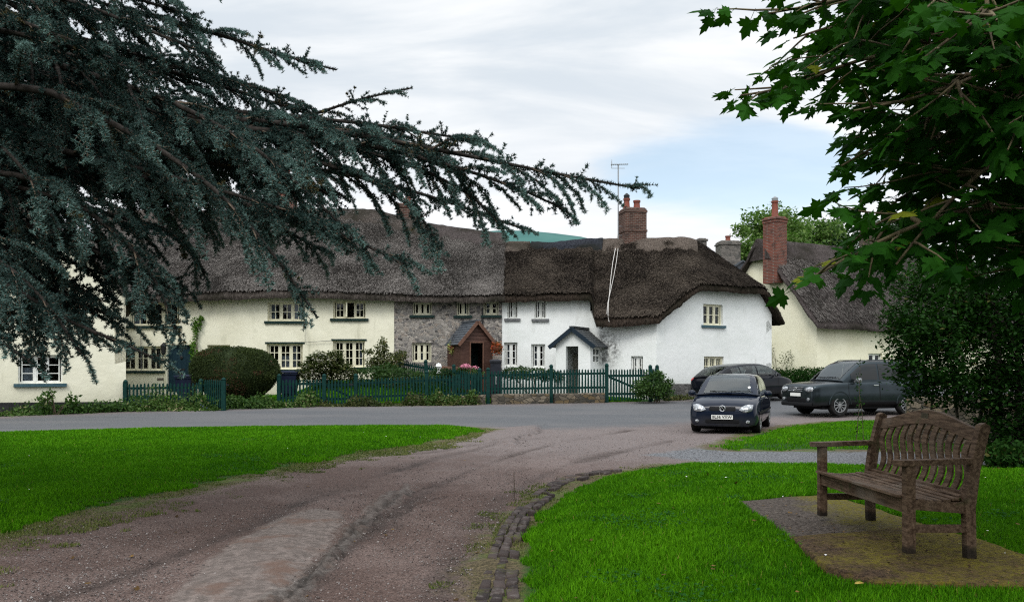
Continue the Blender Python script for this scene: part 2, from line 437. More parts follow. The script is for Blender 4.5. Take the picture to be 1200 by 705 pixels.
def pad_mat(name, soil, moss, light):
    t = newmat(name); v = t.coord()
    col = t.mix(t.rng(t.noise(34, v, 6, .8), .40, .60), soil, light)
    sp = t.n('ShaderNodeSeparateXYZ', {0: v})
    mk = t.math('ADD', t.noise(2.6, v, 7, .7), t.math('MULTIPLY', sp.outputs[0], .16)) if 'concrete' not in name else t.math('ADD', t.math('MULTIPLY', t.noise(2.6, v, 7, .7), .6), t.math('MULTIPLY', t.math('SUBTRACT', sp.outputs[0], 2.3), .38))
    col = t.mix(t.math('MULTIPLY', t.rng(mk, .46 if 'concrete' in name else .80, .66 if 'concrete' in name else 1.10), t.rng(t.noise(28, v, 5, .7), .3, .6)), col, moss)
    n = t.bump(t.noise(36, v, 7, .75), .9, .02)
    return t.out(col, .95, .15, n)
MT['pad_far'] = pad_mat('mossy_concrete_slab', (.032, .025, .020), (.125, .105, .010), (.110, .090, .076))
MT['pad_near'] = pad_mat('leaf_littered_slab', (.024, .015, .009), (.150, .125, .012), (.095, .060, .034))
def sett_mat():
    t = newmat('worn_kerb_brick'); v = t.coord()
    k = t.attr('v')
    col = t.mix(k, (.022, .016, .015), (.064, .048, .043))
    col = t.mix(t.rng(t.noise(14, v, 6, .7), .5, .68), col, (.10, .085, .078))
    col = t.mix(t.math('MULTIPLY', t.rng(t.noise(3.1, v, 6, .7), .52, .66), .75), col, (.065, .070, .012))
    n = t.bump(t.noise(40, v, 6), .7, .01)
    return t.out(col, .9, .2, n)
MT['sett'] = sett_mat()

# the ground: one material for every sheet, told apart by the distances stored on the mesh
def ground_mat():
    t = newmat('ground_surface'); v = t.coord()
    fine = t.noise(55, v, 7, .85); mid = t.noise(14, v, 7, .7); big = t.noise(.55, v, 6, .6); wob = t.noise(2.0, v, 7, .65)
    vo = t.n('ShaderNodeTexVoronoi', {'Vector': v, 'Scale': 46., 'Randomness': 1.}, feature='F1')
    vsel = t.n('ShaderNodeSeparateColor', {0: vo.outputs['Color']}).outputs[0]
    # loose reddish stone of the track
    tr = t.mix(t.rng(fine, .40, .60), (.030, .018, .014), (.150, .101, .085))
    tr = t.mix(t.math('MULTIPLY', t.rng(mid, .44, .68), .6), tr, (.062, .040, .034))
    tr = t.mix(t.math('MULTIPLY', t.rng(big, .42, .62), .65), tr, t.mix(t.rng(fine, .40, .60), (.052, .036, .031), (.235, .175, .155)))
    tr = t.mix(t.math('MULTIPLY', t.rng(t.noise(.9, t.coord((1, .5, 1)), 6, .65), .55, .72), .75), tr, (.052, .028, .019))
    tr = t.mix(t.math('MULTIPLY', t.rng(vsel, .82, .86), t.rng(vo.outputs[0], .30, .22)), tr, (.19, .175, .165))
    # towards the road the stone is paler, greyer and better rolled
    sy = t.n('ShaderNodeSeparateXYZ', {0: v})
    jn = t.rng(t.math('ADD', sy.outputs[1], t.math('ADD', t.math('MULTIPLY', sy.outputs[0], .5), t.math('MULTIPLY', wob, 5.))), 13.5, 21.)
    tr = t.mix(t.math('MULTIPLY', jn, .8), tr, t.mix(t.rng(mid, .3, .7), t.mix(t.rng(fine, .38, .62), (.070, .063, .064), (.24, .22, .22)), t.mix(t.rng(fine, .38, .62), (.070, .053, .047), (.225, .18, .163))))
    # grey tarmac
    ta = t.mix(t.rng(fine, .38, .62), (.052, .054, .058), (.125, .128, .134))
    ta = t.mix(t.math('MULTIPLY', t.rng(t.noise(.45, t.coord((.35, 1, 1)), 6, .6), .42, .64), .5), ta, (.125, .120, .120))
    ta = t.mix(t.math('MULTIPLY', t.rng(t.noise(1.4, t.coord((.15, 1, 1)), 6, .6), .58, .70), .35), ta, (.045, .047, .052))
    # gravel path
    gp = t.mix(t.rng(t.noise(32, v, 6, .85), .42, .58), (.030, .031, .034), (.20, .205, .215))
    # concrete like worn stone patch
    pc = t.mix(t.rng(mid, .35, .7), (.105, .088, .078), (.225, .185, .165))
    pc = t.mix(t.rng(wob, .5, .66), pc, (.135, .088, .068))
    p2 = t.mix(t.rng(mid, .35, .65), (.050, .046, .041), (.165, .15, .135))
    p2 = t.mix(t.math('MULTIPLY', t.rng(wob, .52, .66), .7), p2, (.095, .058, .042))
    # soil beneath the grass and the scruffy verge
    so = t.mix(t.rng(mid, .3, .7), (.008, .034, .002), (.018, .070, .003))
    ve = t.mix(t.rng(t.noise(30, v, 6, .82), .40, .60), (.030, .026, .010), (.125, .098, .050))
    ve = t.mix(t.rng(t.noise(1.3, v, 6, .7), .47, .60), ve, t.mix(t.rng(t.noise(30, v, 5, .7), .35, .65), (.03, .055, .008), (.09, .11, .02)))
    jit = t.math('SUBTRACT', t.math('MULTIPLY', t.math('ADD', wob, t.math('MULTIPLY', mid, .5)), 1.0), .75)
    def msk(nm, amp, w, off=0.):
        return t.rng(t.math('ADD', t.attr(nm), t.math('MULTIPLY', jit, amp)), off-w, off+w)
    col = t.mix(t.math('MULTIPLY', t.attr('rut'), t.rng(t.noise(3, v, 6, .7), .3, .6, .45, 1.)), tr, t.mix(t.rng(fine, .40, .60), (.016, .012, .010), (.075, .055, .048)))
    col = t.mix(t.math('MULTIPLY', msk('s_patch', .35, .05), .85), col, pc)
    col = t.mix(t.math('MULTIPLY', msk('s_patch2', .30, .05), .55), col, p2)
    col = t.mix(t.math('MULTIPLY', t.attr('crack'), t.rng(t.noise(9, v, 6, .75), .38, .56, 0, .8)), col, (.012, .010, .008))
    col = t.mix(msk('s_road', 2.4, .9), col, ta)
    col = t.mix(msk('s_path', .9, .18), col, gp)
    col = t.mix(t.math('MULTIPLY', msk('s_lawn', .8, .14, -.45), .92), col, ve)
    col = t.mix(msk('s_lawn', .25, .06, .03), col, so)
    col = t.mix(msk('s_field', .5, .2), col, so)
    h = t.math('ADD', t.math('MULTIPLY', mid, .6), t.math('ADD', t.math('MULTIPLY', fine, .35), t.math('MULTIPLY', t.rng(vo.outputs[0], .0, .4, 1, 0), .15)))
    n = t.bump(h, .75, .03)
    return t.out(col, .93, .18, n)
MT['ground'] = ground_mat()
# ------------------------------------------------------------------ ground, road, track, lawns: one tessellation cut into sheets
def polyline(pts, step):
    out = []; P = [Vector((a, b, 0)) for a, b in pts]
    # smooth by Catmull-Rom then resample
    dense = []
    for i in range(len(P)-1):
        p0, p1, p2, p3 = P[max(i-1, 0)], P[i], P[i+1], P[min(i+2, len(P)-1)]
        for k in range(20):
            t = k/20
            dense.append(.5*((2*p1)+(-p0+p2)*t+(2*p0-5*p1+4*p2-p3)*t*t+(-p0+3*p1-3*p2+p3)*t**3))
    dense.append(P[-1]); acc = 0; out = [dense[0]]
    for a, b in zip(dense, dense[1:]):
        L = (b-a).length
        while acc+L >= step:
            a = a+(b-a)*((step-acc)/L); out.append(a); L = (b-a).length; acc = 0
        acc += L
    return out
def build_ground():
    r = [2.4]
    while r[-1] < 13: r.append(r[-1]*1.0065)
    while r[-1] < 40: r.append(r[-1]*1.010)
    while r[-1] < 900: r.append(r[-1]*1.06)
    r = np.array(r)
    th = np.radians(np.concatenate([np.arange(-70, -40, 1.0), np.arange(-40, 40, .22), np.arange(40, 71, 1.0)]))
    R, T = np.meshgrid(r, th, indexing='ij')
    X, Y = R*np.sin(T), R*np.cos(T)
    x, y = X.ravel(), Y.ravel()
    at_ = {}
    sr, sl, si = sdpoly(LAWN_R, x, y), sdpoly(LAWN_L, x, y), sdpoly(ISLE, x, y)
    at_['s_lawn'] = np.maximum(np.maximum(sr, sl), si)
    at_['s_road'] = sdpoly(ROAD, x, y); at_['s_path'] = sdpoly(PATH, x, y)
    at_['s_patch'] = sdpoly(PATCH, x, y); at_['s_patch2'] = sdpoly(PATCH2, x, y)
    gard = sdpoly([(-12.8, 29.2), (-8.4, 31.2), (1.6, 32.5), (5.5, 33.2), (6.2, 34.5), (4, 37), (-18, 37)], x, y)
    far = np.where(y > 41.5, 1., -1.)*np.minimum(np.abs(y-41.5), 3)
    cond = (y > 24) & (x > 14) | (y > 38) | (y < 34) & (x < -36)
    at_['s_field'] = np.maximum(np.maximum(gard, far), np.where(cond, np.clip(-at_['s_road']-1.5, -3, 3), -3))
    rut = np.zeros_like(x)
    for ln in ([g0(300, 720), g0(352, 690), g0(402, 645), g0(452, 606), g0(500, 575), g0(560, 548), g0(640, 522), g0(740, 503)], [g0(505, 720), g0(535, 650), g0(568, 606), g0(610, 570), g0(680, 540), g0(790, 515)],
               [g0(60, 700), g0(190, 655), g0(300, 610), g0(400, 572), g0(500, 540), g0(600, 515)], [g0(380, 520), g0(470, 532), g0(560, 520), g0(640, 512)]):
        pl = polyline(ln, .25); pl = [(p.x, p.y) for p in pl]
        d2 = np.full(x.shape, 1e9)
        for a, b in zip(pl, pl[1:]):
            ex, ey = b[0]-a[0], b[1]-a[1]; q = np.clip(((x-a[0])*ex+(y-a[1])*ey)/(ex*ex+ey*ey+1e-9), 0, 1); d2 = np.minimum(d2, (x-a[0]-q*ex)**2+(y-a[1]-q*ey)**2)
        rut = np.maximum(rut, np.exp(-d2/(.16+.10*fbm(x*.7, y*.7, seed=41))**2)*np.clip(.65+.6*fbm(x*.5, y*.5, seed=43), 0, 1))
    at_['rut'] = rut
    ck = np.zeros_like(x)
    for ln in ([g0(318, 716), g0(352, 690), g0(380, 662), g0(400, 640), g0(428, 610), g0(462, 585), g0(500, 569), g0(548, 556)], [g0(440, 612), g0(476, 594), g0(520, 581)], [g0(604, 522), g0(610, 513), g0(628, 507), g0(640, 499)]):
        pl = [(p.x, p.y) for p in polyline(ln, .1)]; d2 = np.full(x.shape, 1e9); jx = x+.09*fbm(x*2.2, y*2.2, seed=51); jy = y+.09*fbm(x*2.2, y*2.2, seed=52)
        for a, b in zip(pl, pl[1:]):
            ex, ey = b[0]-a[0], b[1]-a[1]; q = np.clip(((jx-a[0])*ex+(jy-a[1])*ey)/(ex*ex+ey*ey+1e-9), 0, 1); d2 = np.minimum(d2, (jx-a[0]-q*ex)**2+(jy-a[1]-q*ey)**2)
        ck = np.maximum(ck, np.exp(-d2/.036**2))
    at_['crack'] = ck
    z = gz(x, y)-.022*rut-.03*ck
    # relief of the track and of the broken patch edges
    trk = (1-sstep(-.1, .3, at_['s_lawn']))*(1-sstep(-1, 1, at_['s_road']))*np.where(y < 26, 1, .2)
    z = z+trk*(.020*fbm(x*.6, y*.35, seed=3)+.007*fbm(x*4, y*4, seed=5)+.004*vnoise(x*17, y*17, seed=8))
    jag = .10*fbm(x*3.5, y*3.5, seed=21)
    z = z+.030*sstep(-.05, .22, at_['s_patch']+jag)+.050*sstep(-.02, .05, at_['s_patch2']+jag)*(1+.5*fbm(x*6, y*6, seed=2))
    ed = sdpoly(EDGE, x, y)
    z = z+.07*sstep(-.03, .08, ed+jag*1.2)*sstep(-.2, .9, 1.4-ed)
    hole = np.exp(-(((x-1.35)/.75)**2+((y-24.0)/.35)**2)); z = z-.05*hole
    # the lawn stands on a crumbling little bank by the kerb
    z = np.where(sr > 0, z+.012*fbm(x*3, y*3, seed=9), z)
    pad = np.maximum(sdpoly(PAD_FAR, x, y), sdpoly(PAD_NEAR, x, y))
    z = np.where(pad > -.02, z-.07, z)
    V = np.stack([x, y, z], 1)
    nr, nt = len(r), len(th)
    i = (np.arange(nr-1)[:, None]*nt+np.arange(nt-1)[None]).ravel()
    F = np.stack([i, i+nt, i+nt+1, i+1], 1)[:, ::-1]
    mean = lambda a: a[F].mean(1)
    lw, rd, pt = mean(np.maximum(sr, sl)), mean(at_['s_road']), mean(at_['s_path'])
    isl = mean(si); fy = mean(y); fld = mean(at_['s_field'])
    cls = np.full(len(F), 0)                       # 0 track
    cls[rd > .2] = 1; cls[(pt > 0) & (rd <= .2)] = 2; cls[(lw > 0) | (isl > 0)] = 3
    cls[(cls == 0) & ((fld > 0) | (fy > 33) | (rd < -6) & (fy > 20))] = 4
    for k, nm in enumerate(('track', 'road', 'gravel_path', 'lawn', 'ground')):
        f = F[cls == k]
        us, inv = np.unique(f, return_inverse=True)
        o = npmesh(nm, V[us], inv.reshape(f.shape), MT['ground'], attrs={a: b[us] for a, b in at_.items()}, smooth='all')
        o['kind'] = 'structure'
    # the land under and beyond, to the horizon
    m = MB(); n = 48
    ring = [(900*math.cos(2*PI*k/n), 900*math.sin(2*PI*k/n)) for k in range(n)]
    m.add([(0, 0, -.4)]+[(a, b, -.4) for a, b in ring]+[(a*6, b*6, -.5) for a, b in ring],
          [(0, 1+k, 1+(k+1) % n) for k in range(n)]+[(1+k, 1+n+k, 1+n+(k+1) % n, 1+(k+1) % n) for k in range(n)])
    m.build('field', simple('far_grass', (.03, .07, .012), .9, (.05, .09, .02), .05), smooth=None)['kind'] = 'structure'
    # one blue-green hill showing above the roofs
    gx, gy = np.meshgrid(np.linspace(-420, 420, 60), np.linspace(330, 620, 30), indexing='ij')
    hz = -3+76*np.exp(-(gx/170)**2-((gy-450)/95)**2)*(1+.012*fbm(gx*.03, gy*.03, seed=4))
    i = (np.arange(59)[:, None]*30+np.arange(29)[None]).ravel()
    npmesh('hill', np.stack([gx.ravel(), gy.ravel(), hz.ravel()], 1), np.stack([i, i+30, i+31, i+1], 1),
           simple('wooded_hill', (.030, .105, .095), .95, (.045, .13, .115), .05), smooth='all')['kind'] = 'structure'
build_ground()

# kerb of worn bricks along the lawn
def build_kerb():
    line = [g0(536, 770), g0(556, 705), g0(573, 650), g0(592, 610), g0(622, 580), g0(662, 558.5), g0(722, 548.5)]
    inner = [g0(612, 770), g0(609, 705), g0(609, 650), g0(622, 610), g0(652, 581), g0(694, 560), g0(738, 550.5)]
    A = polyline(line, .02); n = len(A)
    B = polyline(inner, .02)
    vs, fs, at_ = [], [], []
    def pt(u, w):                        # u along 0..1, w across 0..1
        a = A[min(int(u*(n-1)), n-1)]; b = B[min(int(u*(len(B)-1)), len(B)-1)]
        return a+(b-a)*w
    L = n*.02; rows = 3
    for rw in range(rows):
        s = random.uniform(0, .2)
        while s < L-.25:
            bl = random.choice((.22, .22, .215, .11)) * random.uniform(.92, 1.05)
            if s > L*.55 and random.random() < .22+.5*(s/L-.55): s += bl; continue      # sunk or lost under moss
            if rw == 2 and random.random() < .35: s += bl; continue
            u0, u1 = (s+.007)/L, (s+bl-.007)/L
            w0, w1 = rw/rows+.025, (rw+1)/rows-.025
            jz = random.uniform(-.008, .010); tl = random.uniform(-.007, .007)
            j = lambda: Vector((random.uniform(-.012, .012), random.uniform(-.012, .012), 0))
            q = [pt(u0, w0)+j(), pt(u1, w0)+j(), pt(u1, w1)+j(), pt(u0, w1)+j()]
            base = len(vs); top = .016+.010*rw
            c = sum(q, Vector())/4
            for zz, sh in ((-.06, 1), (top-.010, 1), (top, .90)):
                for k, p in enumerate(q):
                    pp = c+(p-c)*sh
                    vs.append((pp.x, pp.y, zz+jz+(tl if k in (0, 1) else -tl)))
            for a in (0, 4):
                for k in range(4): fs.append((base+a+k, base+a+(k+1) % 4, base+a+4+(k+1) % 4, base+a+4+k))
            fs.append((base+8, base+9, base+10, base+11))
            at_ += [random.random()]*12
            s += bl
    o = npmesh('kerb', vs, fs, MT['sett'], attrs={'v': at_}); o['kind'] = 'structure'
build_kerb()

# ------------------------------------------------------------------ leaves, blades and pebbles as plain meshes
def rotmats(n, tilt=None):
    """random rotations; tilt limits how far local z leans from up"""
    a = rng.uniform(0, 2*PI, n)
    if tilt is None:
        q = rng.normal(size=(n, 4)); q /= np.linalg.norm(q, axis=1)[:, None]
        w, x, y, z = q.T
        return np.stack([np.stack([1-2*(y*y+z*z), 2*(x*y-z*w), 2*(x*z+y*w)], 1), np.stack([2*(x*y+z*w), 1-2*(x*x+z*z), 2*(y*z-x*w)], 1),
                         np.stack([2*(x*z-y*w), 2*(y*z+x*w), 1-2*(x*x+y*y)], 1)], 1)
    ca, sa = np.cos(a), np.sin(a); Z = np.zeros(n); O = np.ones(n)
    Rz = np.stack([np.stack([ca, -sa, Z], 1), np.stack([sa, ca, Z], 1), np.stack([Z, Z, O], 1)], 1)
    b = np.clip(rng.normal(0, 1, n)*tilt, -1.4, 1.4); cb, sb = np.cos(b), np.sin(b)
    Rx = np.stack([np.stack([O, Z, Z], 1), np.stack([Z, cb, -sb], 1), np.stack([Z, sb, cb], 1)], 1)
    c = rng.uniform(0, 2*PI, n); cc, sc = np.cos(c), np.sin(c)
    Rz2 = np.stack([np.stack([cc, -sc, Z], 1), np.stack([sc, cc, Z], 1), np.stack([Z, Z, O], 1)], 1)
    return Rz @ Rx @ Rz2
def scatter(tv, tf, pos, scl, R):
    """copies of a template (tv, tf) at pos with scale and rotation"""
    tv = np.asarray(tv, float); tf = np.asarray(tf, int)
    scl = np.asarray(scl, float)
    s = scl[:, None, None] if scl.ndim == 1 else scl[:, None, :]
    V = np.einsum('nij,nkj->nki', R, tv[None]*s)+np.asarray(pos)[:, None, :]
    F = tf[None]+(np.arange(len(pos))*len(tv))[:, None, None]
    return V.reshape(-1, 3), F.reshape(-1, tf.shape[1])
LEAF_V = [(0, 0, 0), (.28, .45, .06), (0, 1, -.06), (-.28, .45, .06)]
LEAF_F = [(0, 1, 2), (0, 2, 3)]

def grass_blades(poly, n, rr, tt, h, w0, edge=0.02, name='grass', label='', mat='grass', exclude=(), hmin=.5, wfac=.0011, ragged=.08, lo=None, zoff=0.):
    r = np.sqrt(rng.uniform(0, 1, n)) if lo is None else None
    u = rng.uniform(0, 1, n)
    r = rr[0]*(rr[1]/rr[0])**(u**.85)                      # more of them near the eye
    t = np.radians(rng.uniform(tt[0], tt[1], n))
    x, y = r*np.sin(t), r*np.cos(t)
    s = sdpoly(poly, x, y)+ragged*fbm(x*3, y*3, seed=31)
    ok = s > edge
    if lo is not None: ok &= s < lo
    for e in exclude: ok &= sdpoly(e, x, y) < .015
    x, y = x[ok], y[ok]; n = len(x)
    patch = fbm(x*.9, y*.9, seed=12)*.5+fbm(x*3.3, y*3.3, seed=13)*.35
    hh = h*(hmin+rng.uniform(0, 1, n)**1.2*.75)*(1+.35*np.clip(patch, -1, 1))
    ww = np.maximum(w0, wfac*np.hypot(x, y))*rng.uniform(.7, 1.3, n)
    z = gz(x, y)-.012+zoff
    a = rng.uniform(0, 2*PI, n); dx, dy = np.cos(a), np.sin(a)
    b = a+PI/2+rng.normal(0, .4, n); lx, ly = np.cos(b), np.sin(b)
    ln = hh*np.abs(rng.normal(.35, .3, n))
    V = np.empty((n, 5, 3))
    for k, (sd, fr, hf) in enumerate(((-.5, 0, 0), (.5, 0, 0), (.42, .35, .6), (-.42, .35, .6), (0, 1, 1))):
        V[:, k, 0] = x+dx*ww*sd+lx*ln*fr; V[:, k, 1] = y+dy*ww*sd+ly*ln*fr; V[:, k, 2] = z+hh*hf*np.where(fr == 1, .95, 1)
    F = np.array([(0, 1, 2), (0, 2, 3), (3, 2, 4)])[None]+(np.arange(n)*5)[:, None, None]
    v = np.clip(.45+.35*patch+rng.normal(0, .2, n), 0, .9)
    v = np.where(rng.uniform(0, 1, n) < .006, 1., v)
    o = npmesh(name, V.reshape(-1, 3), F.reshape(-1, 3), MT[mat], attrs={'v': np.repeat(v, 5)})
    return tag(o, label, 'grass', kind='stuff')
if not globals().get('LITE'):
    grass_blades(LAWN_R, 430000, (4.6, 15.5), (-4, 42), .062, .0045, label='bright mown lawn in front of and around the bench', exclude=(PAD_FAR, PAD_NEAR, [(2.3, 6.7), (3.6, 7.1), (3.6, 7.5), (2.3, 7.1)]), ragged=.10)
    grass_blades(LAWN_L, 520000, (7.5, 24), (-38, 0), .058, .006, label='bright mown grass triangle left of the track', wfac=.0009, ragged=.25)
    grass_blades(ISLE, 90000, (15.8, 27), (10, 36), .055, .010, label='small grass patch between the gravel path and the parked cars', wfac=.0009, ragged=.4)
    grass_blades(LAWN_R, 60000, (4.6, 15), (-6, 12), .028, .004, edge=-.42, lo=.04, label='scruffy moss and dry grass between the kerb bricks and the right lawn', mat='drygrass', ragged=.45)
    grass_blades([(a-.0, b) for a, b in LAWN_L], 260000, (6.5, 22), (-40, -1), .036, .005, edge=-.8, lo=.10, label='scruffy dry verge along the left edge of the track', mat='drygrass', ragged=.5)
    grass_blades([(-14, 31), (-8.4, 31.3), (1.6, 32.6), (5.0, 33.4), (5, 35), (-.4, 35.6), (-14, 36)], 90000, (30, 38), (-26, 9), .10, .03, label='grass of the cottage gardens behind the green fence', mat='grass', ragged=.3)

def lawn_weeds():
    # clover and plantain patches, darker and flatter than the grass
    C = []
    for k in range(70):
        r = 5*(20/5)**random.random(); t = math.radians(random.uniform(-34, 38)); C.append((r*math.sin(t), r*math.cos(t), random.uniform(.08, .38)))
    C += [(.78, 5.95, .22), (1.35, 8.2, .3), (3.0, 10.5, .35)]
    P = []
    for a, b, rr in C:
        n = int(60+900*rr*rr)
        q = rng.normal(size=(n, 2))*rr*.5; P.append(np.stack([a+q[:, 0]*1.3, b+q[:, 1]], 1))
    P = np.concatenate(P); s = np.maximum(sdpoly(LAWN_R, P[:, 0], P[:, 1]), sdpoly(LAWN_L, P[:, 0], P[:, 1]))
    ok = (s > .1) & (sdpoly(PAD_NEAR, P[:, 0], P[:, 1]) < -.05) & (sdpoly(PAD_FAR, P[:, 0], P[:, 1]) < -.05); P = P[ok]; n = len(P)
    V, F = scatter([(0, 0, 0), (.45, .4, .05), (.35, .95, .02), (-.35, .95, .02), (-.45, .4, .05)], [(0, 1, 4), (1, 2, 4), (4, 2, 3)], np.stack([P[:, 0], P[:, 1], gz(P[:, 0], P[:, 1])+rng.uniform(.02, .055, n)], 1), rng.uniform(.014, .032, n), rotmats(n, .35))
    tag(npmesh('clover', V, F, leaf_mat('clover_leaves', (.006, .040, .006), (.022, .095, .014), .7, .05, .2), attrs={'v': np.repeat(rng.uniform(0, 1, n), 5)}), 'small patches of clover in the lawns', 'clover', kind='stuff')
if not globals().get('LITE'): lawn_weeds()
def pebbles():
    n = 52000
    r = 4.8*(22/4.8)**(rng.uniform(0, 1, n)**1.1); t = np.radians(rng.uniform(-36, 14, n))
    x, y = r*np.sin(t), r*np.cos(t)
    ok = (sdpoly(LAWN_R, x, y) < -.35) & (sdpoly(LAWN_L, x, y) < -.1)
    ok &= (fbm(x*.8, y*.8, seed=44) > -.2) | (rng.uniform(0, 1, n) < .3)
    x, y = x[ok], y[ok]; n = len(x)
    ico = [(0, 0, 1), (.9, 0, .25), (.28, .85, .25), (-.72, .53, .25), (-.72, -.53, .25), (.28, -.85, .25), (0, 0, -.6)]
    fc = [(0, 1, 2), (0, 2, 3), (0, 3, 4), (0, 4, 5), (0, 5, 1), (6, 2, 1), (6, 3, 2), (6, 4, 3), (6, 5, 4), (6, 1, 5)]
    s = np.clip(rng.lognormal(-5.2, .40, n), .003, .014)[:, None]*rng.uniform(.6, 1.3, (n, 3))
    V, F = scatter(ico, fc, np.stack([x, y, gz(x, y)+.004], 1), s, rotmats(n, .4))
    t = newmat('loose_stones'); k = t.attr('v')
    t.out(t.mix(k, (.07, .055, .05), (.30, .27, .255)), .9, .2)
    o = npmesh('gravel', V, F, t.m, attrs={'v': np.repeat(rng.uniform(0, 1, n)**2, 7)})
    tag(o, 'loose pale stones lying on the reddish track', 'gravel', kind='stuff')
pebbles()

# ------------------------------------------------------------------ the two slabs below the bench
def build_pad(poly, top, mat, name, label, skirt=.10):
    m = MB(); n = len(poly)
    pts = []
    for i in range(n):
        a, b = Vector(poly[i]), Vector(poly[(i+1) % n])
        k = max(2, int((b-a).length/.12))
        for j in range(k):
            p = a+(b-a)*(j/k); q = .018*vnoise(np.array([p.x*6]), np.array([p.y*6]), seed=6)[0]
            pts.append((p.x+q, p.y+q*.7))
    cx = sum(p[0] for p in pts)/len(pts); cy = sum(p[1] for p in pts)/len(pts)
    rings = [(1.0, top-skirt), (1.0, top-.018), (.985, top-.004)]+[(f, top) for f in (.9, .75, .6, .45, .3, .15)]
    k = len(pts); vs = []
    for f, z in rings:
        for x, y in pts:
            xx, yy = cx+(x-cx)*f, cy+(y-cy)*f
            zz = z+(.010*fbm(np.array([xx*5]), np.array([yy*5]), seed=15)[0] if f < 1 else 0)
            vs.append((xx, yy, zz))
    vs.append((cx, cy, top))
    fs = [(a*k+i, a*k+(i+1) % k, (a+1)*k+(i+1) % k, (a+1)*k+i) for a in range(len(rings)-1) for i in range(k)]
    fs += [((len(rings)-1)*k+i, (len(rings)-1)*k+(i+1) % k, len(vs)-1) for i in range(k)]
    o = m.add(vs, fs).build(name, MT[mat], smooth=40)
    return tag(o, label, 'slab')
Z_FAR, Z_NEAR = .240, .250
build_pad(PAD_FAR, Z_FAR, 'pad_far', 'paving_slab', 'flat grey slab with yellow moss under the far end of the bench')
build_pad(PAD_NEAR, Z_NEAR, 'pad_near', 'paving_slab', 'brown leaf littered slab with a stepped edge under the near end of the bench')
def litter():
    n = 900; x = rng.uniform(2.1, 3.75, n); y = rng.uniform(5.3, 9.2, n)
    s = np.maximum(sdpoly(PAD_NEAR, x, y), sdpoly(PAD_FAR, x, y)-.0)
    ok = (s > .03) & ((y < 7.2) | (rng.uniform(0, 1, n) < .3)); x, y = x[ok], y[ok]; n = len(x)
    V, F = scatter(LEAF_V, LEAF_F, np.stack([x, y, np.where(y < 7.0, Z_NEAR, Z_FAR)+.014], 1), rng.uniform(.012, .04, n), rotmats(n, .25))
    t = newmat('dead_leaf_litter'); k = t.attr('v'); t.out(t.mix(k, (.03, .016, .008), (.13, .08, .035)), .85, .2)
    tag(npmesh('leaf_litter', V, F, t.m, attrs={'v': np.repeat(rng.uniform(0, 1, n)**1.5, 4)}), 'brown dead leaf scraps on the slabs below the bench', 'litter', kind='stuff')
litter()
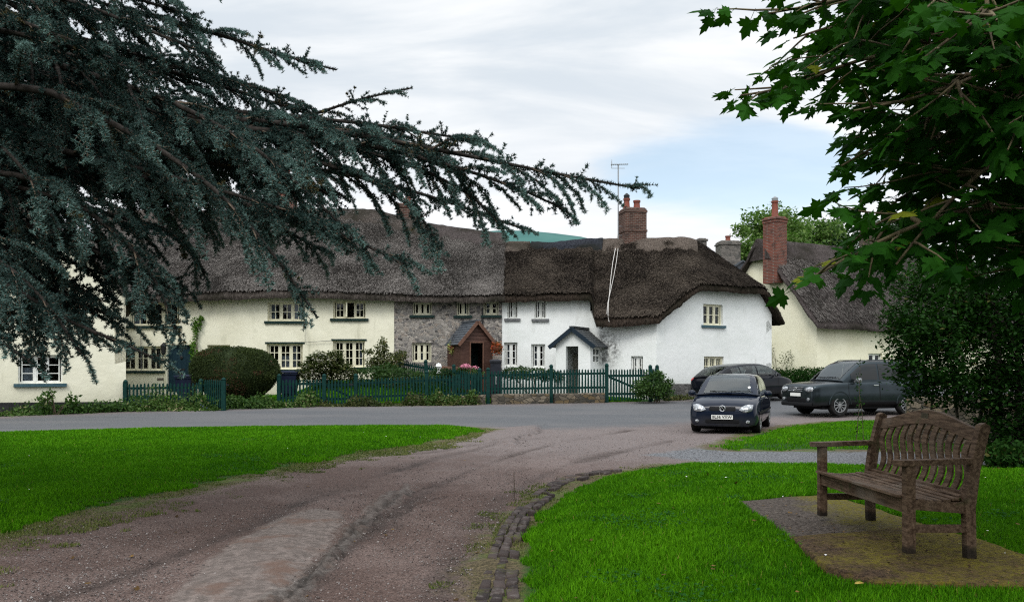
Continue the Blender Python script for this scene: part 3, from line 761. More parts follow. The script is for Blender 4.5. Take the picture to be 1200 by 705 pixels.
# ------------------------------------------------------------------ houses
def softmin(zs, k=.22):
    zs = np.stack(zs); m = zs.min(0)
    return m-k*np.log(np.exp(-(zs-m)/k).sum(0))+k*.0
class Wall:
    """a wall seen from outside, P0 left, P1 right; its top follows zf"""
    def __init__(s, P0, P1, zf, zb=None, th=.35, topoff=-.20):
        s.a, s.b = Vector(P0), Vector(P1); s.d = (s.b-s.a); s.L = s.d.length; s.d /= s.L
        s.n = Vector((s.d.y, -s.d.x)); s.zf = zf; s.th = th; s.op = []; s.topoff = topoff
        s.zb = zb
    def hit(s, px):
        k = (px-CX)/FPX
        return (k*s.a.y-s.a.x)/(s.d.x-k*s.d.y)
    def depth(s, t): return s.a.y+s.d.y*t
    def rect(s, x0, y0, x1, y1):
        s0, s1 = s.hit(x0), s.hit(x1); dm = s.depth((s0+s1)/2)
        return (s0, s1, EYE+(HY-y1)/FPX*dm, EYE+(HY-y0)/FPX*dm)
    def p(s, t, z, off=0.0):
        q = s.a+s.d*t+s.n*off
        return (q.x, q.y, z)
    def top(s, t):
        q = s.a+s.d*np.asarray(t)[()] if np.isscalar(t) else None
        return float(s.zf(np.array([q.x]), np.array([q.y]))[0])+s.topoff
    def mesh(s, m, wob=.018):
        S_ = {0, s.L}
        k = int(s.L/.45)+1
        for i in range(k+1): S_.add(s.L*i/k)
        for o in s.op: S_ |= {max(0, o[0]), min(s.L, o[1])}
        S_ = sorted(S_); ss = [S_[0]]
        hard = {x for o in s.op for x in o[:2]} | {0, s.L}
        for x in S_[1:]:
            if x-ss[-1] < .06 and x not in hard: continue
            if x-ss[-1] < .06 and ss[-1] not in hard and len(ss) > 1: ss[-1] = x; continue
            if x-ss[-1] > 1e-4: ss.append(x)
        mid = s.a+s.d*(s.L/2)
        zb = s.zb if s.zb is not None else gz1(mid.x, mid.y)-.5
        tops = [s.top(t) for t in ss]; zmax = max(tops)
        zs = sorted({round(zb+.5*i, 4) for i in range(int((zmax-zb)/.5)+2)} | {z for o in s.op for z in o[2:4]})
        zz = [zs[0]]; hz = {z for o in s.op for z in o[2:4]}
        for z in zs[1:]:
            if z-zz[-1] < .07 and z not in hz: continue
            if z-zz[-1] < .07 and zz[-1] not in hz and len(zz) > 1: zz[-1] = z; continue
            zz.append(z)
        def inop(a, b, c, d):
            sm, zm = (a+b)/2, (c+d)/2
            return any(o[0] < sm < o[1] and o[2] < zm < o[3] for o in s.op)
        def P(t, z, off=0.):
            q = s.a+s.d*t
            w = wob*float(fbm(np.array([q.x*.9]), np.array([q.y*.9]), np.array([z*.9]), seed=5, o=2)[0])
            if t < .25 or t > s.L-.25: w *= .3
            return s.p(t, z, off+w)
        for i in range(len(ss)-1):
            a, b = ss[i], ss[i+1]; ta, tb = tops[i], tops[i+1]; tm = min(ta, tb)
            lev = [z for z in zz if z < tm-.03]
            for z0, z1 in zip(lev, lev[1:]):
                if inop(a, b, z0, z1): continue
                m.add([P(a, z0), P(b, z0), P(b, z1), P(a, z1), s.p(a, z0, -s.th), s.p(b, z0, -s.th), s.p(b, z1, -s.th), s.p(a, z1, -s.th)],
                      [(0, 1, 2, 3), (5, 4, 7, 6)])
                for (u0, u1, w0, w1, f) in ((a-.02, a, z0, z1, (0, 3, 7, 4)), (b, b+.02, z0, z1, (1, 5, 6, 2)), (a, b, z0-.02, z0, (0, 4, 5, 1)), (a, b, z1, z1+.02, (3, 2, 6, 7))):
                    if inop(u0, u1, w0, w1) or u0 < 0 or u1 > s.L:
                        n = len(m.v)-8; m.f.append(tuple(n+q for q in f))
            z0 = lev[-1]
            m.add([P(a, z0), P(b, z0), P(b, tb), P(a, ta), s.p(a, z0, -s.th), s.p(b, z0, -s.th), s.p(b, tb, -s.th), s.p(a, ta, -s.th)], [(0, 1, 2, 3), (5, 4, 7, 6), (3, 2, 6, 7)])
            if any(abs(z0-o[3]) < .02 and o[0] < (a+b)/2 < o[1] for o in s.op): n = len(m.v)-8; m.f.append((n, n+4, n+5, n+1))
        m.add([P(0, zb), P(0, tops[0]), s.p(0, tops[0], -s.th), s.p(0, zb, -s.th)], [(0, 1, 2, 3)])
        m.add([P(s.L, zb), P(s.L, tops[-1]), s.p(s.L, tops[-1], -s.th), s.p(s.L, zb, -s.th)], [(0, 3, 2, 1)])
        return m

def weld_build(m, name, mat, parent, smooth=35):
    me = bpy.data.meshes.new(name); me.from_pydata(m.v, [], m.f)
    bm = bmesh.new(); bm.from_mesh(me); bmesh.ops.remove_doubles(bm, verts=bm.verts, dist=.002); bm.to_mesh(me); bm.free(); me.update()
    return link(name, me, mat, parent, True, smooth)

def window(house, wall, rect, lights=2, rows=2, cols=1, frame='frame', sill='sill_green', curtain=None, opened=None, rec=.13, lw=None, header=False):
    """frame (the window part) > pane, sill, curtain; the opening is cut into the wall"""
    s0, s1, z0, z1 = rect; wall.op.append(rect)
    B = lambda m, a, b, c, d, o0, o1: m.add([wall.p(a, c, o0), wall.p(b, c, o0), wall.p(b, d, o0), wall.p(a, d, o0), wall.p(a, c, o1), wall.p(b, c, o1), wall.p(b, d, o1), wall.p(a, d, o1)],
                                      [(0, 1, 2, 3), (5, 4, 7, 6), (0, 4, 5, 1), (3, 2, 6, 7), (0, 3, 7, 4), (1, 5, 6, 2)])
    m = MB(); f = .055; o1, o0 = -rec-.05, -rec+.02
    B(m, s0, s1, z0, z0+f, o0, o1); B(m, s0, s1, z1-f, z1, o0, o1)
    B(m, s0, s0+f, z0+f, z1-f, o0, o1); B(m, s1-f, s1, z0+f, z1-f, o0, o1)
    lw = lw or [1]*lights; tot = sum(lw); edges = [s0+f]
    for w in lw: edges.append(edges[-1]+(s1-s0-2*f)*w/tot)
    gs, cs = [], []
    for i in range(lights):
        g = MB(); cm = MB(); gs.append(g); cs.append(cm)
        a, b = edges[i], edges[i+1]
        if i > 0: B(m, a-.035, a+.035, z0+f, z1-f, o0+.005, o1)
        if opened == i:
            hinge = wall.p(a+.03, 0, -rec); ang = wall.d*.12+wall.n*.42
            for zz0, zz1 in ((z0+f, z0+f+.05), (z1-f-.05, z1-f), ((z0+z1)/2-.02, (z0+z1)/2+.02)):
                m.bar((hinge[0], hinge[1], (zz0+zz1)/2), (hinge[0]+ang.x, hinge[1]+ang.y, (zz0+zz1)/2), .04, zz1-zz0)
            m.bar((hinge[0]+ang.x, hinge[1]+ang.y, z0+f), (hinge[0]+ang.x, hinge[1]+ang.y, z1-f), .045)
            m.bar((hinge[0], hinge[1], z0+f), (hinge[0], hinge[1], z1-f), .045)
            continue
        c = .035                                  # casement
        B(m, a+.036, b-.036, z0+f, z0+f+c, o0-.004, o1); B(m, a+.036, b-.036, z1-f-c, z1-f, o0-.004, o1)
        B(m, a+.036, a+.036+c, z0+f+c, z1-f-c, o0-.004, o1); B(m, b-.036-c, b-.036, z0+f+c, z1-f-c, o0-.004, o1)
        for r in range(1, rows):
            z = z0+f+(z1-z0-2*f)*r/rows; B(m, a+.07, b-.07, z-.014, z+.014, o0-.008, o1+.01)
        for k in range(1, cols):
            s = a+(b-a)*k/cols; B(m, s-.014, s+.014, z0+f+c, z1-f-c, o0-.010, o1+.012)
        g.add([wall.p(a+.05, z0+f+.02, -rec-.02), wall.p(b-.05, z0+f+.02, -rec-.02), wall.p(b-.05, z1-f-.02, -rec-.02), wall.p(a+.05, z1-f-.02, -rec-.02)], [(0, 1, 2, 3)])
        if curtain and i in curtain:
            mode = curtain[i]; k = 9
            a2, b2 = (a+.05, a+(b-a)*.55) if mode == 'l' else (a+(b-a)*.45, b-.05) if mode == 'r' else (a+.04, b-.04)
            zt = z1 if mode != 'h' else z0+.55*(z1-z0)
            q = [(a2+(b2-a2)*j/k, -rec-.12-(.03 if j % 2 else 0)) for j in range(k+1)]
            cm.add([wall.p(x, z0+.02, o) for x, o in q]+[wall.p(x, zt, o) for x, o in q], [(j, j+1, k+2+j, k+1+j) for j in range(k)])
    w = m.build('window', MT[frame], house, True)
    for g in gs:
        if g.v: g.build('pane', MT['glass'], w, True, recalc=False)
    if sill:
        sm = MB(); B(sm, s0-.12, s1+.12, z0-.11, z0-.004, .09, -rec+.015); sm.build('sill', MT[sill], w, True)
    if header:
        sm = MB(); B(sm, s0-.06, s1+.08, z1+.003, z1+.07, .035, -.05); sm.build('lintel', MT['sill_green'], w, True)
    for cm in cs:
        if cm.v: cm.build('curtain', MT['curtain'], w, True)
    return w

def thatch(house, outline, zf, mat, thick=.31, step=.16, rough=.05, name='roof'):
    bm = bmesh.new(); vs = [bm.verts.new((x, y, 0)) for x, y in outline]; bm.faces.new(vs)
    xs = [p[0] for p in outline]; ys = [p[1] for p in outline]
    for ax_, lo, hi in ((0, min(xs), max(xs)), (1, min(ys), max(ys))):
        k = lo+step
        while k < hi:
            co = Vector((k, 0, 0)) if ax_ == 0 else Vector((0, k, 0)); no = Vector((1, 0, 0)) if ax_ == 0 else Vector((0, 1, 0))
            bmesh.ops.bisect_plane(bm, geom=bm.verts[:]+bm.edges[:]+bm.faces[:], plane_co=co, plane_no=no, dist=.0005); k += step
    bmesh.ops.remove_doubles(bm, verts=bm.verts, dist=.01)
    bm.verts.ensure_lookup_table(); bm.verts.index_update()
    P = np.array([v.co[:2] for v in bm.verts]); n = len(P)
    x, y = P[:, 0].copy(), P[:, 1].copy()
    dist = np.abs(sdpoly(outline, x, y))
    z = zf(x, y)
    z = z+rough*(fbm(x*1.3, y*1.3, z*1.3, seed=6)*.9+fbm(x*6, y*6, z*6, seed=7)*.55)
    rnd = np.exp(-(dist/.26)**2)*.13
    bnd = [e for e in bm.edges if e.is_boundary]
    edgev = sorted({v.index for e in bnd for v in e.verts})
    jx = fbm(x*4, y*4, seed=71)*.05; jy = fbm(x*4, y*4, seed=72)*.05
    top = np.stack([x+np.where(dist < .02, jx, 0), y+np.where(dist < .02, jy, 0), z-rnd], 1)
    bot = top.copy(); bot[:, 2] = zf(x, y)-thick+.03*fbm(x*5, y*5, seed=8)
    faces = [tuple(v.index for v in f.verts) for f in bm.faces]
    V = np.concatenate([top, bot]); F = [f for f in faces]+[tuple(n+i for i in reversed(f)) for f in faces]
    # the cut edge of the thatch, slightly belled and ragged
    idm = {}
    V = list(map(tuple, V))
    cxm, cym = x.mean(), y.mean()
    for i in edgev:
        a, b = Vector(V[i]), Vector(V[n+i]); q = a*.5+b*.5
        out = Vector((q.x-cxm, q.y-cym, 0)).normalized()*.03
        idm[i] = len(V); V.append(tuple(q+out))
    for e in bnd:
        i, j = e.verts[0].index, e.verts[1].index
        f = e.link_faces[0]; idx = [v.index for v in f.verts]; k = idx.index(i)
        if idx[(k+1) % len(idx)] != j: i, j = j, i
        F.append((j, i, idm[i], idm[j])); F.append((idm[j], idm[i], n+i, n+j))
    bm.free()
    me = bpy.data.meshes.new(name); me.from_pydata(V, [], F)
    return link(name, me, MT[mat], house, True, 60)

def straw(roof, outline, zf, n, mat, lo=.07, hi=.20, w=.017, ysel=None):
    """loose straw ends standing a little off the thatch, lying down the slope"""
    P = np.array(outline); x = rng.uniform(P[:, 0].min(), P[:, 0].max(), n); y = rng.uniform(P[:, 1].min(), P[:, 1].max(), n)
    n = len(x); ok = sdpoly(outline, x, y) > .07
    if ysel is not None: ok &= ysel(x, y)
    x, y = x[ok], y[ok]; n = len(x); e = .05
    zz = zf(x, y); gx = (zf(x+e, y)-zf(x-e, y))/(2*e); gy = (zf(x, y+e)-zf(x, y-e))/(2*e); g = np.hypot(gx, gy)+1e-6
    dn = np.stack([-gx/g, -gy/g, -g], 1); dn /= np.linalg.norm(dn, axis=1)[:, None]
    nr = np.stack([-gx, -gy, np.ones(n)], 1); nr /= np.linalg.norm(nr, axis=1)[:, None]
    sd = np.cross(dn, nr); dn = dn+sd*rng.normal(0, .22, (n, 1)); 
    L = rng.uniform(lo, hi, n)[:, None]; W_ = (w*rng.uniform(.5, 1.4, n))[:, None]; h = rng.uniform(.010, .04, n)[:, None]
    b = np.stack([x, y, zz+.05*(fbm(x*1.3, y*1.3, zz*1.3, seed=6)*.9)], 1)+nr*.01
    V = np.stack([b-sd*W_, b+sd*W_, b+dn*L+nr*h+sd*W_*.6, b+dn*L+nr*h-sd*W_*.6], 1).reshape(-1, 3)
    v = np.clip(rng.uniform(0, 1, n)**1.3*.75+.35*fbm(x*.8, y*.8, zz*.8, seed=77), 0, 1)
    o = npmesh('straw', V, np.arange(len(V)).reshape(-1, 4), MT[mat], attrs={'v': np.repeat(v, 4)}); o.parent = roof
    r = root_of(roof); o.data.transform(Matrix.Translation(-r.location)); o['kind'] = 'stuff'
    return o
def ridge_cap(roof, pts, zf, w, mat, lift=.07, scal=.55, name='ridge'):
    """a second layer of thatch astride the ridge, with a scalloped lower edge"""
    P = polyline(pts, .09); n = len(P); vs, fs = [], []; k = 7
    for i, p in enumerate(P):
        t = (P[min(i+1, n-1)]-P[max(i-1, 0)]).normalized(); nn = Vector((-t.y, t.x, 0))
        sc = abs(math.sin(i*.09/scal*PI))
        for j in range(-k, k+1):
            q = p+nn*(j/k)*(w*(.86+.14*sc))
            zz = float(zf(np.array([q.x]), np.array([q.y]))[0])
            e = abs(j)/k
            vs.append((q.x, q.y, zz+(lift+.02*vnoise(np.array([q.x*5]), np.array([q.y*5]))[0] if e < .99 else -.05)))
    m = 2*k+1
    for i in range(n-1):
        for j in range(2*k): fs.append((i*m+j, i*m+j+1, (i+1)*m+j+1, (i+1)*m+j))
    fs += [tuple(range(m)), tuple(reversed(range((n-1)*m, n*m)))]
    me = bpy.data.meshes.new(name); me.from_pydata(vs, [], fs)
    return link(name, me, MT[mat], roof, True, 50)

def chimney(house, c, w, d, z0, z1, mat, rot=0., pots=(), bands=((.10, .05),), taper=1.0, pn='chimney'):
    m = MB(); M = Matrix.Rotation(rot, 3, 'Z'); cx, cy = c
    m.box((cx, cy, (z0+z1)/2), (w, d, z1-z0), M, taper)
    for (dz, ex) in bands:
        m.box((cx, cy, z1-dz), (w+2*ex, d+2*ex, .10), M)
    m.box((cx, cy, z1+.03), (w*.96, d*.96, .07), M, .9)
    ch = m.build(pn, MT[mat], house, True, bevel=.012)
    for (ox, oy, h, r, mt, cap) in pots:
        o = M @ Vector((ox, oy, 0)); p = (cx+o.x, cy+o.y, z1+.05)
        q = MB().lathe([(r*1.15, 0), (r*1.15, .05), (r, .09), (r*.88, h-.1), (r*1.1, h-.09), (r*1.1, h), (r*.8, h), (r*.8, h-.15)], p, 14)
        if cap:
            q2 = [(r*.9, h), (r*.95, h+.12), (r*1.05, h+.13), (r*.2, h+.24)]
            q.build('pot', MT[mt], ch, True, 40); MB().lathe(q2, p, 14).build('cowl', MT[cap], ch, True, 40)
        else: q.build('pot', MT[mt], ch, True, 40)
    return ch

def planez(p0, p1, z, pr, zr):
    """plane through a level eave line p0-p1 at height z and the point pr at zr; returns f(x, y)"""
    d = Vector(p1)-Vector(p0); d.normalize(); n = Vector((-d.y, d.x)); a = Vector(p0)
    run = (Vector(pr)-a).dot(n); sl = (zr-z)/run
    return lambda x, y: z+sl*((x-a.x)*n.x+(y-a.y)*n.y)

# ---- the cream cottage -------------------------------------------------------
YF = 36.0
def zf_cream(x, y):
    yb = 40.25-.33*np.maximum(0, x+6.5)
    front = 4.70+.925*(y-35.5)+.10*np.sin(x*.5)
    back = 4.70+.925*(2*yb-35.5-y)
    hip = 4.60+1.9*(-1.95-x)
    return softmin([front, back, hip, np.full_like(x, 9.25)], .15)
cream = thing('cream_cottage', 'long cream cottage under grey thatch with a teal front door', 'cottage', (-10.5, 38, gz1(-10.5, 36)))
W = Wall((-18.6, YF), (-4.97, YF), zf_cream)
window(cream, W, W.rect(142, 405.5, 190.5, 434), 3, 2, 2, sill='sill_green')
window(cream, W, W.rect(152, 354, 210, 381.5), 3, 2, 2, curtain={0: 'l'})
window(cream, W, W.rect(313.5, 354, 357.5, 376), 3, 2, 2, curtain={0: 'l', 2: 'a'}, sill='sill_green')
window(cream, W, W.rect(312.5, 402.5, 355, 432.5), 3, 3, 2, curtain={2: 'l', 1: 'h'}, header=True)
window(cream, W, W.rect(390.5, 353, 428.5, 373), 3, 2, 2, opened=1)
window(cream, W, W.rect(390, 399, 427.5, 430), 3, 3, 2, curtain={2: 'r'}, header=True)
window(cream, W, W.rect(243, 404, 269.5, 440), 2, 2, 1, rec=.28, sill=None)
r = W.rect(196, 404, 227.5, 459); W.op.append(r)
dm = MB()
for q in range(6):
    a = r[0]+(r[1]-r[0])*q/6; b = r[0]+(r[1]-r[0])*(q+1)/6
    dm.bar(W.p((a+b)/2, r[2]-.15, -.14), W.p((a+b)/2, r[3], -.14), (b-a)*.975, .05, up=(0, 1, 0))
door = dm.build('door', MT['door_teal'], cream, True, bevel=.006)
MB().box(W.p(r[0]+.12, r[2]+1.0, -.09), (.05, .05, .05)).sphere(W.p(r[0]+.12, r[2]+1.0, -.07), .035).build('handle', MT['black_metal'], door, True, 60)
MB().lathe([(.07, 0), (.07, .02), (.05, .03)], W.p((r[0]+r[1])/2, r[2]+1.45, -.10), 12, Matrix.Rotation(PI/2, 3, 'X')).build('knocker', MT['black_metal'], door, True)
MB().box(W.p((r[0]+r[1])/2, r[2]+.95, -.105), (.28, .02, .07)).build('letterbox', MT['black_metal'], door, True)
fm = MB()
for a, b in (((r[0]-.09, r[2]-.2), (r[0]-.09, r[3]+.09)), ((r[1]+.05, r[2]-.2), (r[1]+.05, r[3]+.09)), ((r[0]-.13, r[3]+.05), (r[1]+.09, r[3]+.05))):
    fm.bar(W.p(a[0], a[1], .0), W.p(b[0], b[1], .0), .09, .07, up=(0, 1, 0))
fm.build('door_frame', MT['frame'], door, True)
wm = MB(); W.mesh(wm)
Wall((-18.6, 44.5), (-18.6, YF+.4), zf_cream).mesh(wm); Wall((-4.97, YF+.4), (-4.97, 44.4), zf_cream).mesh(wm); Wall((-4.97, 44.5), (-18.6, 44.5), zf_cream).mesh(wm)
weld_build(wm, 'wall', MT['cream2'], cream)
roof = thatch(cream, [(-19.2, 35.5), (-12, 35.46), (-5, 35.52), (-1.95, 35.5), (-1.95, 45.0), (-19.2, 45.0)], zf_cream, 'thatch_grey')
straw(roof, [(-19.2, 35.5), (-1.95, 35.5), (-1.95, 45.0), (-19.2, 45.0)], zf_cream, 190000, 'straw_grey', ysel=lambda x, y: y < 40.1)
ridge_cap(roof, [(-19, 40.25), (-10, 40.25), (-6.5, 40.15), (-3.9, 39.39)], zf_cream, 1.0, 'thatch_grey')
chimney(cream, (ax(329, 40.2), 40.2), 1.35, .9, 8.4, EYE+.219*40.2, 'brick_red', 0, ((-.3, 0, .45, .14, 'pot_red', None), (.3, 0, .45, .14, 'pot_red', None)))
chimney(cream, (ax(478, 40.4), 40.6), 1.0, .8, 8.0, EYE+.190*40.4, 'brick_dark', 0, ((0, 0, .4, .14, 'pot_red', None),))
def on_roof(zf, px, py, lift=.03, lo=33.5, hi=41.):
    for _ in range(30):
        mid = (lo+hi)/2; q = at(px, py, mid)
        if q.z > float(zf(np.array([q.x]), np.array([q.y]))[0])+lift: lo = mid
        else: hi = mid
    return at(px, py, lo)
MB().tube([on_roof(zf_cream, px, py) for px, py in ((510, 264), (521, 281), (531, 299), (540, 320), (548, 346))], .035, 6).build('seam', MT['thatch_dark'], roof, True, 60)
m = MB(); m.tube([(ax(357.5, 35.9), 35.9, EYE+.053*36), (ax(357.6, 35.9), 35.9, EYE+.029*36), (ax(389, 35.9), 35.9, EYE+.031*36)], .012, 5)
m.build('cable', MT['sill_slate'], cream, True)
MB().tube([(ax(165, 35.9), 35.9, EYE+.047*36), (ax(165.5, 35.9), 35.9, EYE-.005*36)], .014, 5).build('cable', MT['sill_slate'], cream, True)
# a thin downpipe stain line is left to the paint; the little name plate by the door
pl = MB().box(W.p(W.hit(189.5), EYE-.0140*36, .012), (.36, .02, .10)).build('name_plate', simple('weathered_name_board', (.05, .04, .03), .7, (.2, .18, .15), 60), cream, True)

# ---- the stone cottage ------------------------------------------------------
def zf_stone(x, y):
    yb = 39.1+.17*(-.4-x)
    front = 4.64+.89*(y-35.55)+.06*np.sin(x*.9)
    back = 4.64+.89*(2*yb-35.55-y)
    return softmin([front, back], .15)
stone = thing('stone_cottage', 'grey flint rubble cottage with a brown weatherboard porch, between cream and white cottages', 'cottage', (-2.7, 38, gz1(-2.7, 36)))
W = Wall((-4.965, YF-.012), (-.43, YF-.012), zf_stone)
window(stone, W, W.rect(483.5, 354, 506, 369), 3, 1, 1, curtain={2: 'r'})
window(stone, W, W.rect(535, 353, 550, 369.5), 2, 1, 1, curtain={1: 'a'})
window(stone, W, W.rect(566.5, 353, 584.5, 369), 2, 2, 1, curtain={0: 'a'})
window(stone, W, W.rect(482.5, 401.5, 505.5, 424), 3, 2, 1, curtain={1: 'h'}, sill=None)
wm = MB(); W.mesh(wm, .03)
Wall((-.46, YF+.4), (-.46, 43.1), zf_stone).mesh(wm); Wall((-.43, 43.2), (-4.965, 43.2), zf_stone).mesh(wm)
weld_build(wm, 'wall', MT['rubble'], stone)
roof = thatch(stone, [(-5.5, 35.56), (-3, 35.58), (-.30, 35.55), (-.30, 43.6), (-5.5, 43.6)], zf_stone, 'thatch_grey')
straw(roof, [(-4.0, 35.56), (-.30, 35.56), (-.30, 43.6), (-4.0, 43.6)], zf_stone, 60000, 'straw_grey', ysel=lambda x, y: y < 39.0)
ridge_cap(roof, [(-3.9, 39.69), (-2, 39.37), (-.32, 39.09)], zf_stone, .95, 'thatch_mid')
# rubble patched in pale mortar round the lower window, and the drain pipe
MB().tube([W.p(W.hit(565.5), 4.1, .05), W.p(W.hit(565.5), 2.9, .05), W.p(W.hit(564), 2.2, .06)], .03, 8).build('drainpipe', MT['black_metal'], stone, True, 60)
def porch(house, name, front_px, front_d, depth, eave_z, apex_z, mats, door_px, oh=.14):
    (xl, xr) = [ax(p, front_d) for p in front_px]; y0, y1 = front_d, front_d+depth; zb = gz1((xl+xr)/2, y0)-.2; xm = (xl+xr)/2
    dl, dr = [ax(p, front_d) for p in door_px[:2]]; dz = EYE+(HY-door_px[2])/FPX*front_d
    t = .10; wm = MB(); m = wm
    B = lambda m, x0, x1, yy0, yy1, z0, z1: m.box(((x0+x1)/2, (yy0+yy1)/2, (z0+z1)/2), (x1-x0, yy1-yy0, z1-z0))
    return xl, xr, y0, y1, zb, xm, dl, dr, dz, t, B
xl, xr, y0, y1, zb, xm, dl, dr, dz, t, B = porch(stone, 'porch', (538.5, 578.5), 34.35, 1.55, 0, 0, None, (550.5, 566, 401.5))
PD = 34.35; RA = (-.0, 0)
pv = (xm, y0); AN = math.radians(24)
ez = EYE+(HY-401)/FPX*PD; az = EYE+(HY-377.5)/FPX*PD
pm = MB()                      # weatherboarded cheeks and gable, each board lapped
nb = 12; hb = (ez+.03-zb)/nb
for i in range(nb):
    z = zb+hb*(i+.5)
    for (a, b) in ((xl, dl), (dr, xr)):
        if b-a > .02: pm.box(((a+b)/2, y0, z), (b-a, .05, hb*1.06), Matrix.Rotation(.10, 3, 'X'))
    for xs, sg in ((xl, -1), (xr, 1)):
        pm.box((xs-.02*sg, (y0+y1)/2+.03, z), (.05, y1-y0-.06, hb*1.06), Matrix.Rotation(.10*sg, 3, 'Y'))
z = dz
while z < az-.10:
    f = 1 if z < ez else max(0, (az-z)/(az-ez)); hw = (xr-xl)/2*f
    if hw > .06: pm.add([(xm-hw, y0-.03, z), (xm+hw, y0-.03, z), (xm+max(hw-.08, .02), y0-.008, z+.15), (xm-max(hw-.08, .02), y0-.008, z+.15),
                         (xm-hw, y0+.03, z), (xm+hw, y0+.03, z), (xm+max(hw-.08, .02), y0+.03, z+.15), (xm-max(hw-.08, .02), y0+.03, z+.15)],
                        [(0, 1, 2, 3), (5, 4, 7, 6), (0, 4, 5, 1), (3, 2, 6, 7), (0, 3, 7, 4), (1, 5, 6, 2)])
    z += .15
po = pm.rot(pv, AN).build('porch', MT['porch_wood'], stone, True)
MB().box((xm, y1-.05, (zb+ez)/2), (xr-xl-.1, .06, ez-zb), None).rot(pv, AN).build('inner_door', simple('dim_green_inner_door', (.012, .05, .045), .5), po, True)
rm = MB()
for sg in (-1, 1):
    ex = (xr-xl)/2+.12; e = Vector((xm+sg*ex, 0, ez-.10)); a = Vector((xm, 0, az+.04))
    n = 9
    for i in range(n):                                      # courses of slate
        p, q = a+(e-a)*(i/n), a+(e-a)*((i+1.12)/n)
        up = Vector((sg*(az-ez), 0, ex)).normalized()*(.03)
        rm.add([(p.x, y0-.15, p.z), (q.x, y0-.15, q.z), (q.x, y1, q.z), (p.x, y1, p.z)]+[(k.x+(up.x if j else 0)*1, yy, k.z+(up.z*1.5 if j else .02)) for k, yy, j in ((p, y0-.15, 0), (q, y0-.15, 1), (q, y1, 1), (p, y1, 0))],
               [(3, 2, 1, 0), (4, 5, 6, 7), (0, 1, 5, 4), (1, 2, 6, 5), (2, 3, 7, 6), (3, 0, 4, 7)])
rm.bar((xm, y0-.15, az+.07), (xm, y1, az+.07), .16, .07)
rm.rot(pv, AN).build('porch_roof', MT['slate'], po, True)
bm_ = MB()
for sg in (-1, 1):
    bm_.bar((xm, y0-.17, az+.02), (xm+sg*((xr-xl)/2+.14), y0-.17, ez-.13), .035, .13)
bm_.rot(pv, AN).build('bargeboard', MT['porch_trim'], po, True)
bm_ = MB()
for x in (dl-.02, dr+.02): bm_.bar((x, y0-.04, zb), (x, y0-.04, dz), .05, .05)
bm_.bar((dl-.05, y0-.04, dz+.02), (dr+.05, y0-.04, dz+.02), .05, .05)
bm_.rot(pv, AN).build('door_frame', MT['porch_trim'], po, True)

# ---- the white cottage --------------------------------------------------------
A_, M1, M2, B_, C_ = Vector((-.43, 36.02)), Vector((3.25, 35.45)), Vector((3.75, 35.0)), Vector((5.75, 33.95)), Vector((11.50, 37.8))
L0, RR = Vector((-.6, 39.15)), Vector((8.25, 37.75))
ZR = 7.34
UG = (C_-B_).normalized(); NG = Vector((UG.y, -UG.x))                # gable direction, outward normal
P_in = Vector((8.62, 35.87))                                        # middle of the gable wall
f1 = planez((-.43, 35.62), (3.25, 35.02), 4.62, (3.3, 38.53), ZR+.05)
f2 = planez((3.4, 34.55), (5.8, 33.42), 3.70, RR, ZR)
bk = lambda x, y: ZR-.85*((x-L0.x)*.156+(y-L0.y)*.988)
_e = Vector(C_)+NG*.05+UG*.42
def rt(x, y): return 3.76+1.12*((_e.x-x)*UG.x+(_e.y-y)*UG.y)
_h = P_in+NG*.42
def hip(x, y): return 5.02+.95*((_h.x-x)*NG.x+(_h.y-y)*NG.y)
def zf_white(x, y):
    q = sstep(3.22, 3.36, x-.10*np.maximum(y-35, 0))
    de = np.maximum((x-3.4)*.385+(y-34.5)*.923, -.6); dr = np.maximum(((x-L0.x)*-.156+(y-L0.y)*-.988), .0)
    ff = 3.54+(ZR+.05-3.54)*de/np.maximum(de+dr, .3)
    fr = f1(x, y)*(1-q)+np.minimum(ff, f1(x, y)+.05)*q
    return softmin([fr, bk(x, y), rt(x, y), hip(x, y), np.full_like(x, ZR+.10)+.10*np.exp(-((x-4.6)/.9)**2)-.26*np.exp(-((x-1.7)/1.4)**2)], .07)
white = thing('white_cottage', 'whitewashed cottage under dark brown thatch with half hipped gable and small slate roofed porch', 'cottage', (5, 37.5, gz1(5, 36)))
wm = MB()
W = Wall(A_, M1, zf_white)
window(white, W, W.rect(594.5, 351.5, 606.5, 373), 2, 2, 1, 'frame_w', 'sill_slate', lw=[1.5, 1])
window(white, W, W.rect(626.5, 351.5, 640, 373.5), 2, 2, 1, 'frame_w', 'sill_slate', curtain={0: 'a'})
window(white, W, W.rect(590.5, 401, 606.5, 429), 2, 3, 1, 'frame_w', None, curtain={1: 'r', 0: 'a'})
window(white, W, W.rect(622.5, 403, 639, 430.5), 2, 3, 1, 'frame_w', None, curtain={0: 'a'})
W.mesh(wm)
Wall(M1, M2, zf_white, topoff=-1.0).mesh(wm)
W = Wall(M2, B_, zf_white, topoff=-.30)
window(white, W, W.rect(739.5, 417, 753.5, 442), 2, 2, 1, 'frame_w', None, header=False, curtain={0: 'a'})
W.mesh(wm)
W = Wall(B_, C_, zf_white); WG = W
window(white, W, W.rect(824, 356.5, 847, 381), 3, 2, 1, 'frame', 'sill_blue')
window(white, W, W.rect(825, 417.5, 848.5, 440), 3, 2, 2, 'frame', None)
W.mesh(wm)
C2 = C_+Vector((-UG.y, UG.x))*5.5
Wall(C_, C2, zf_white).mesh(wm); Wall(C2, (-.43, 42.4), zf_white).mesh(wm); Wall((-.43, 42.4), A_+Vector((0, .4)), zf_white).mesh(wm)
weld_build(wm, 'wall', MT['white'], white, 50)
OB = B_+NG*.30-UG*.18
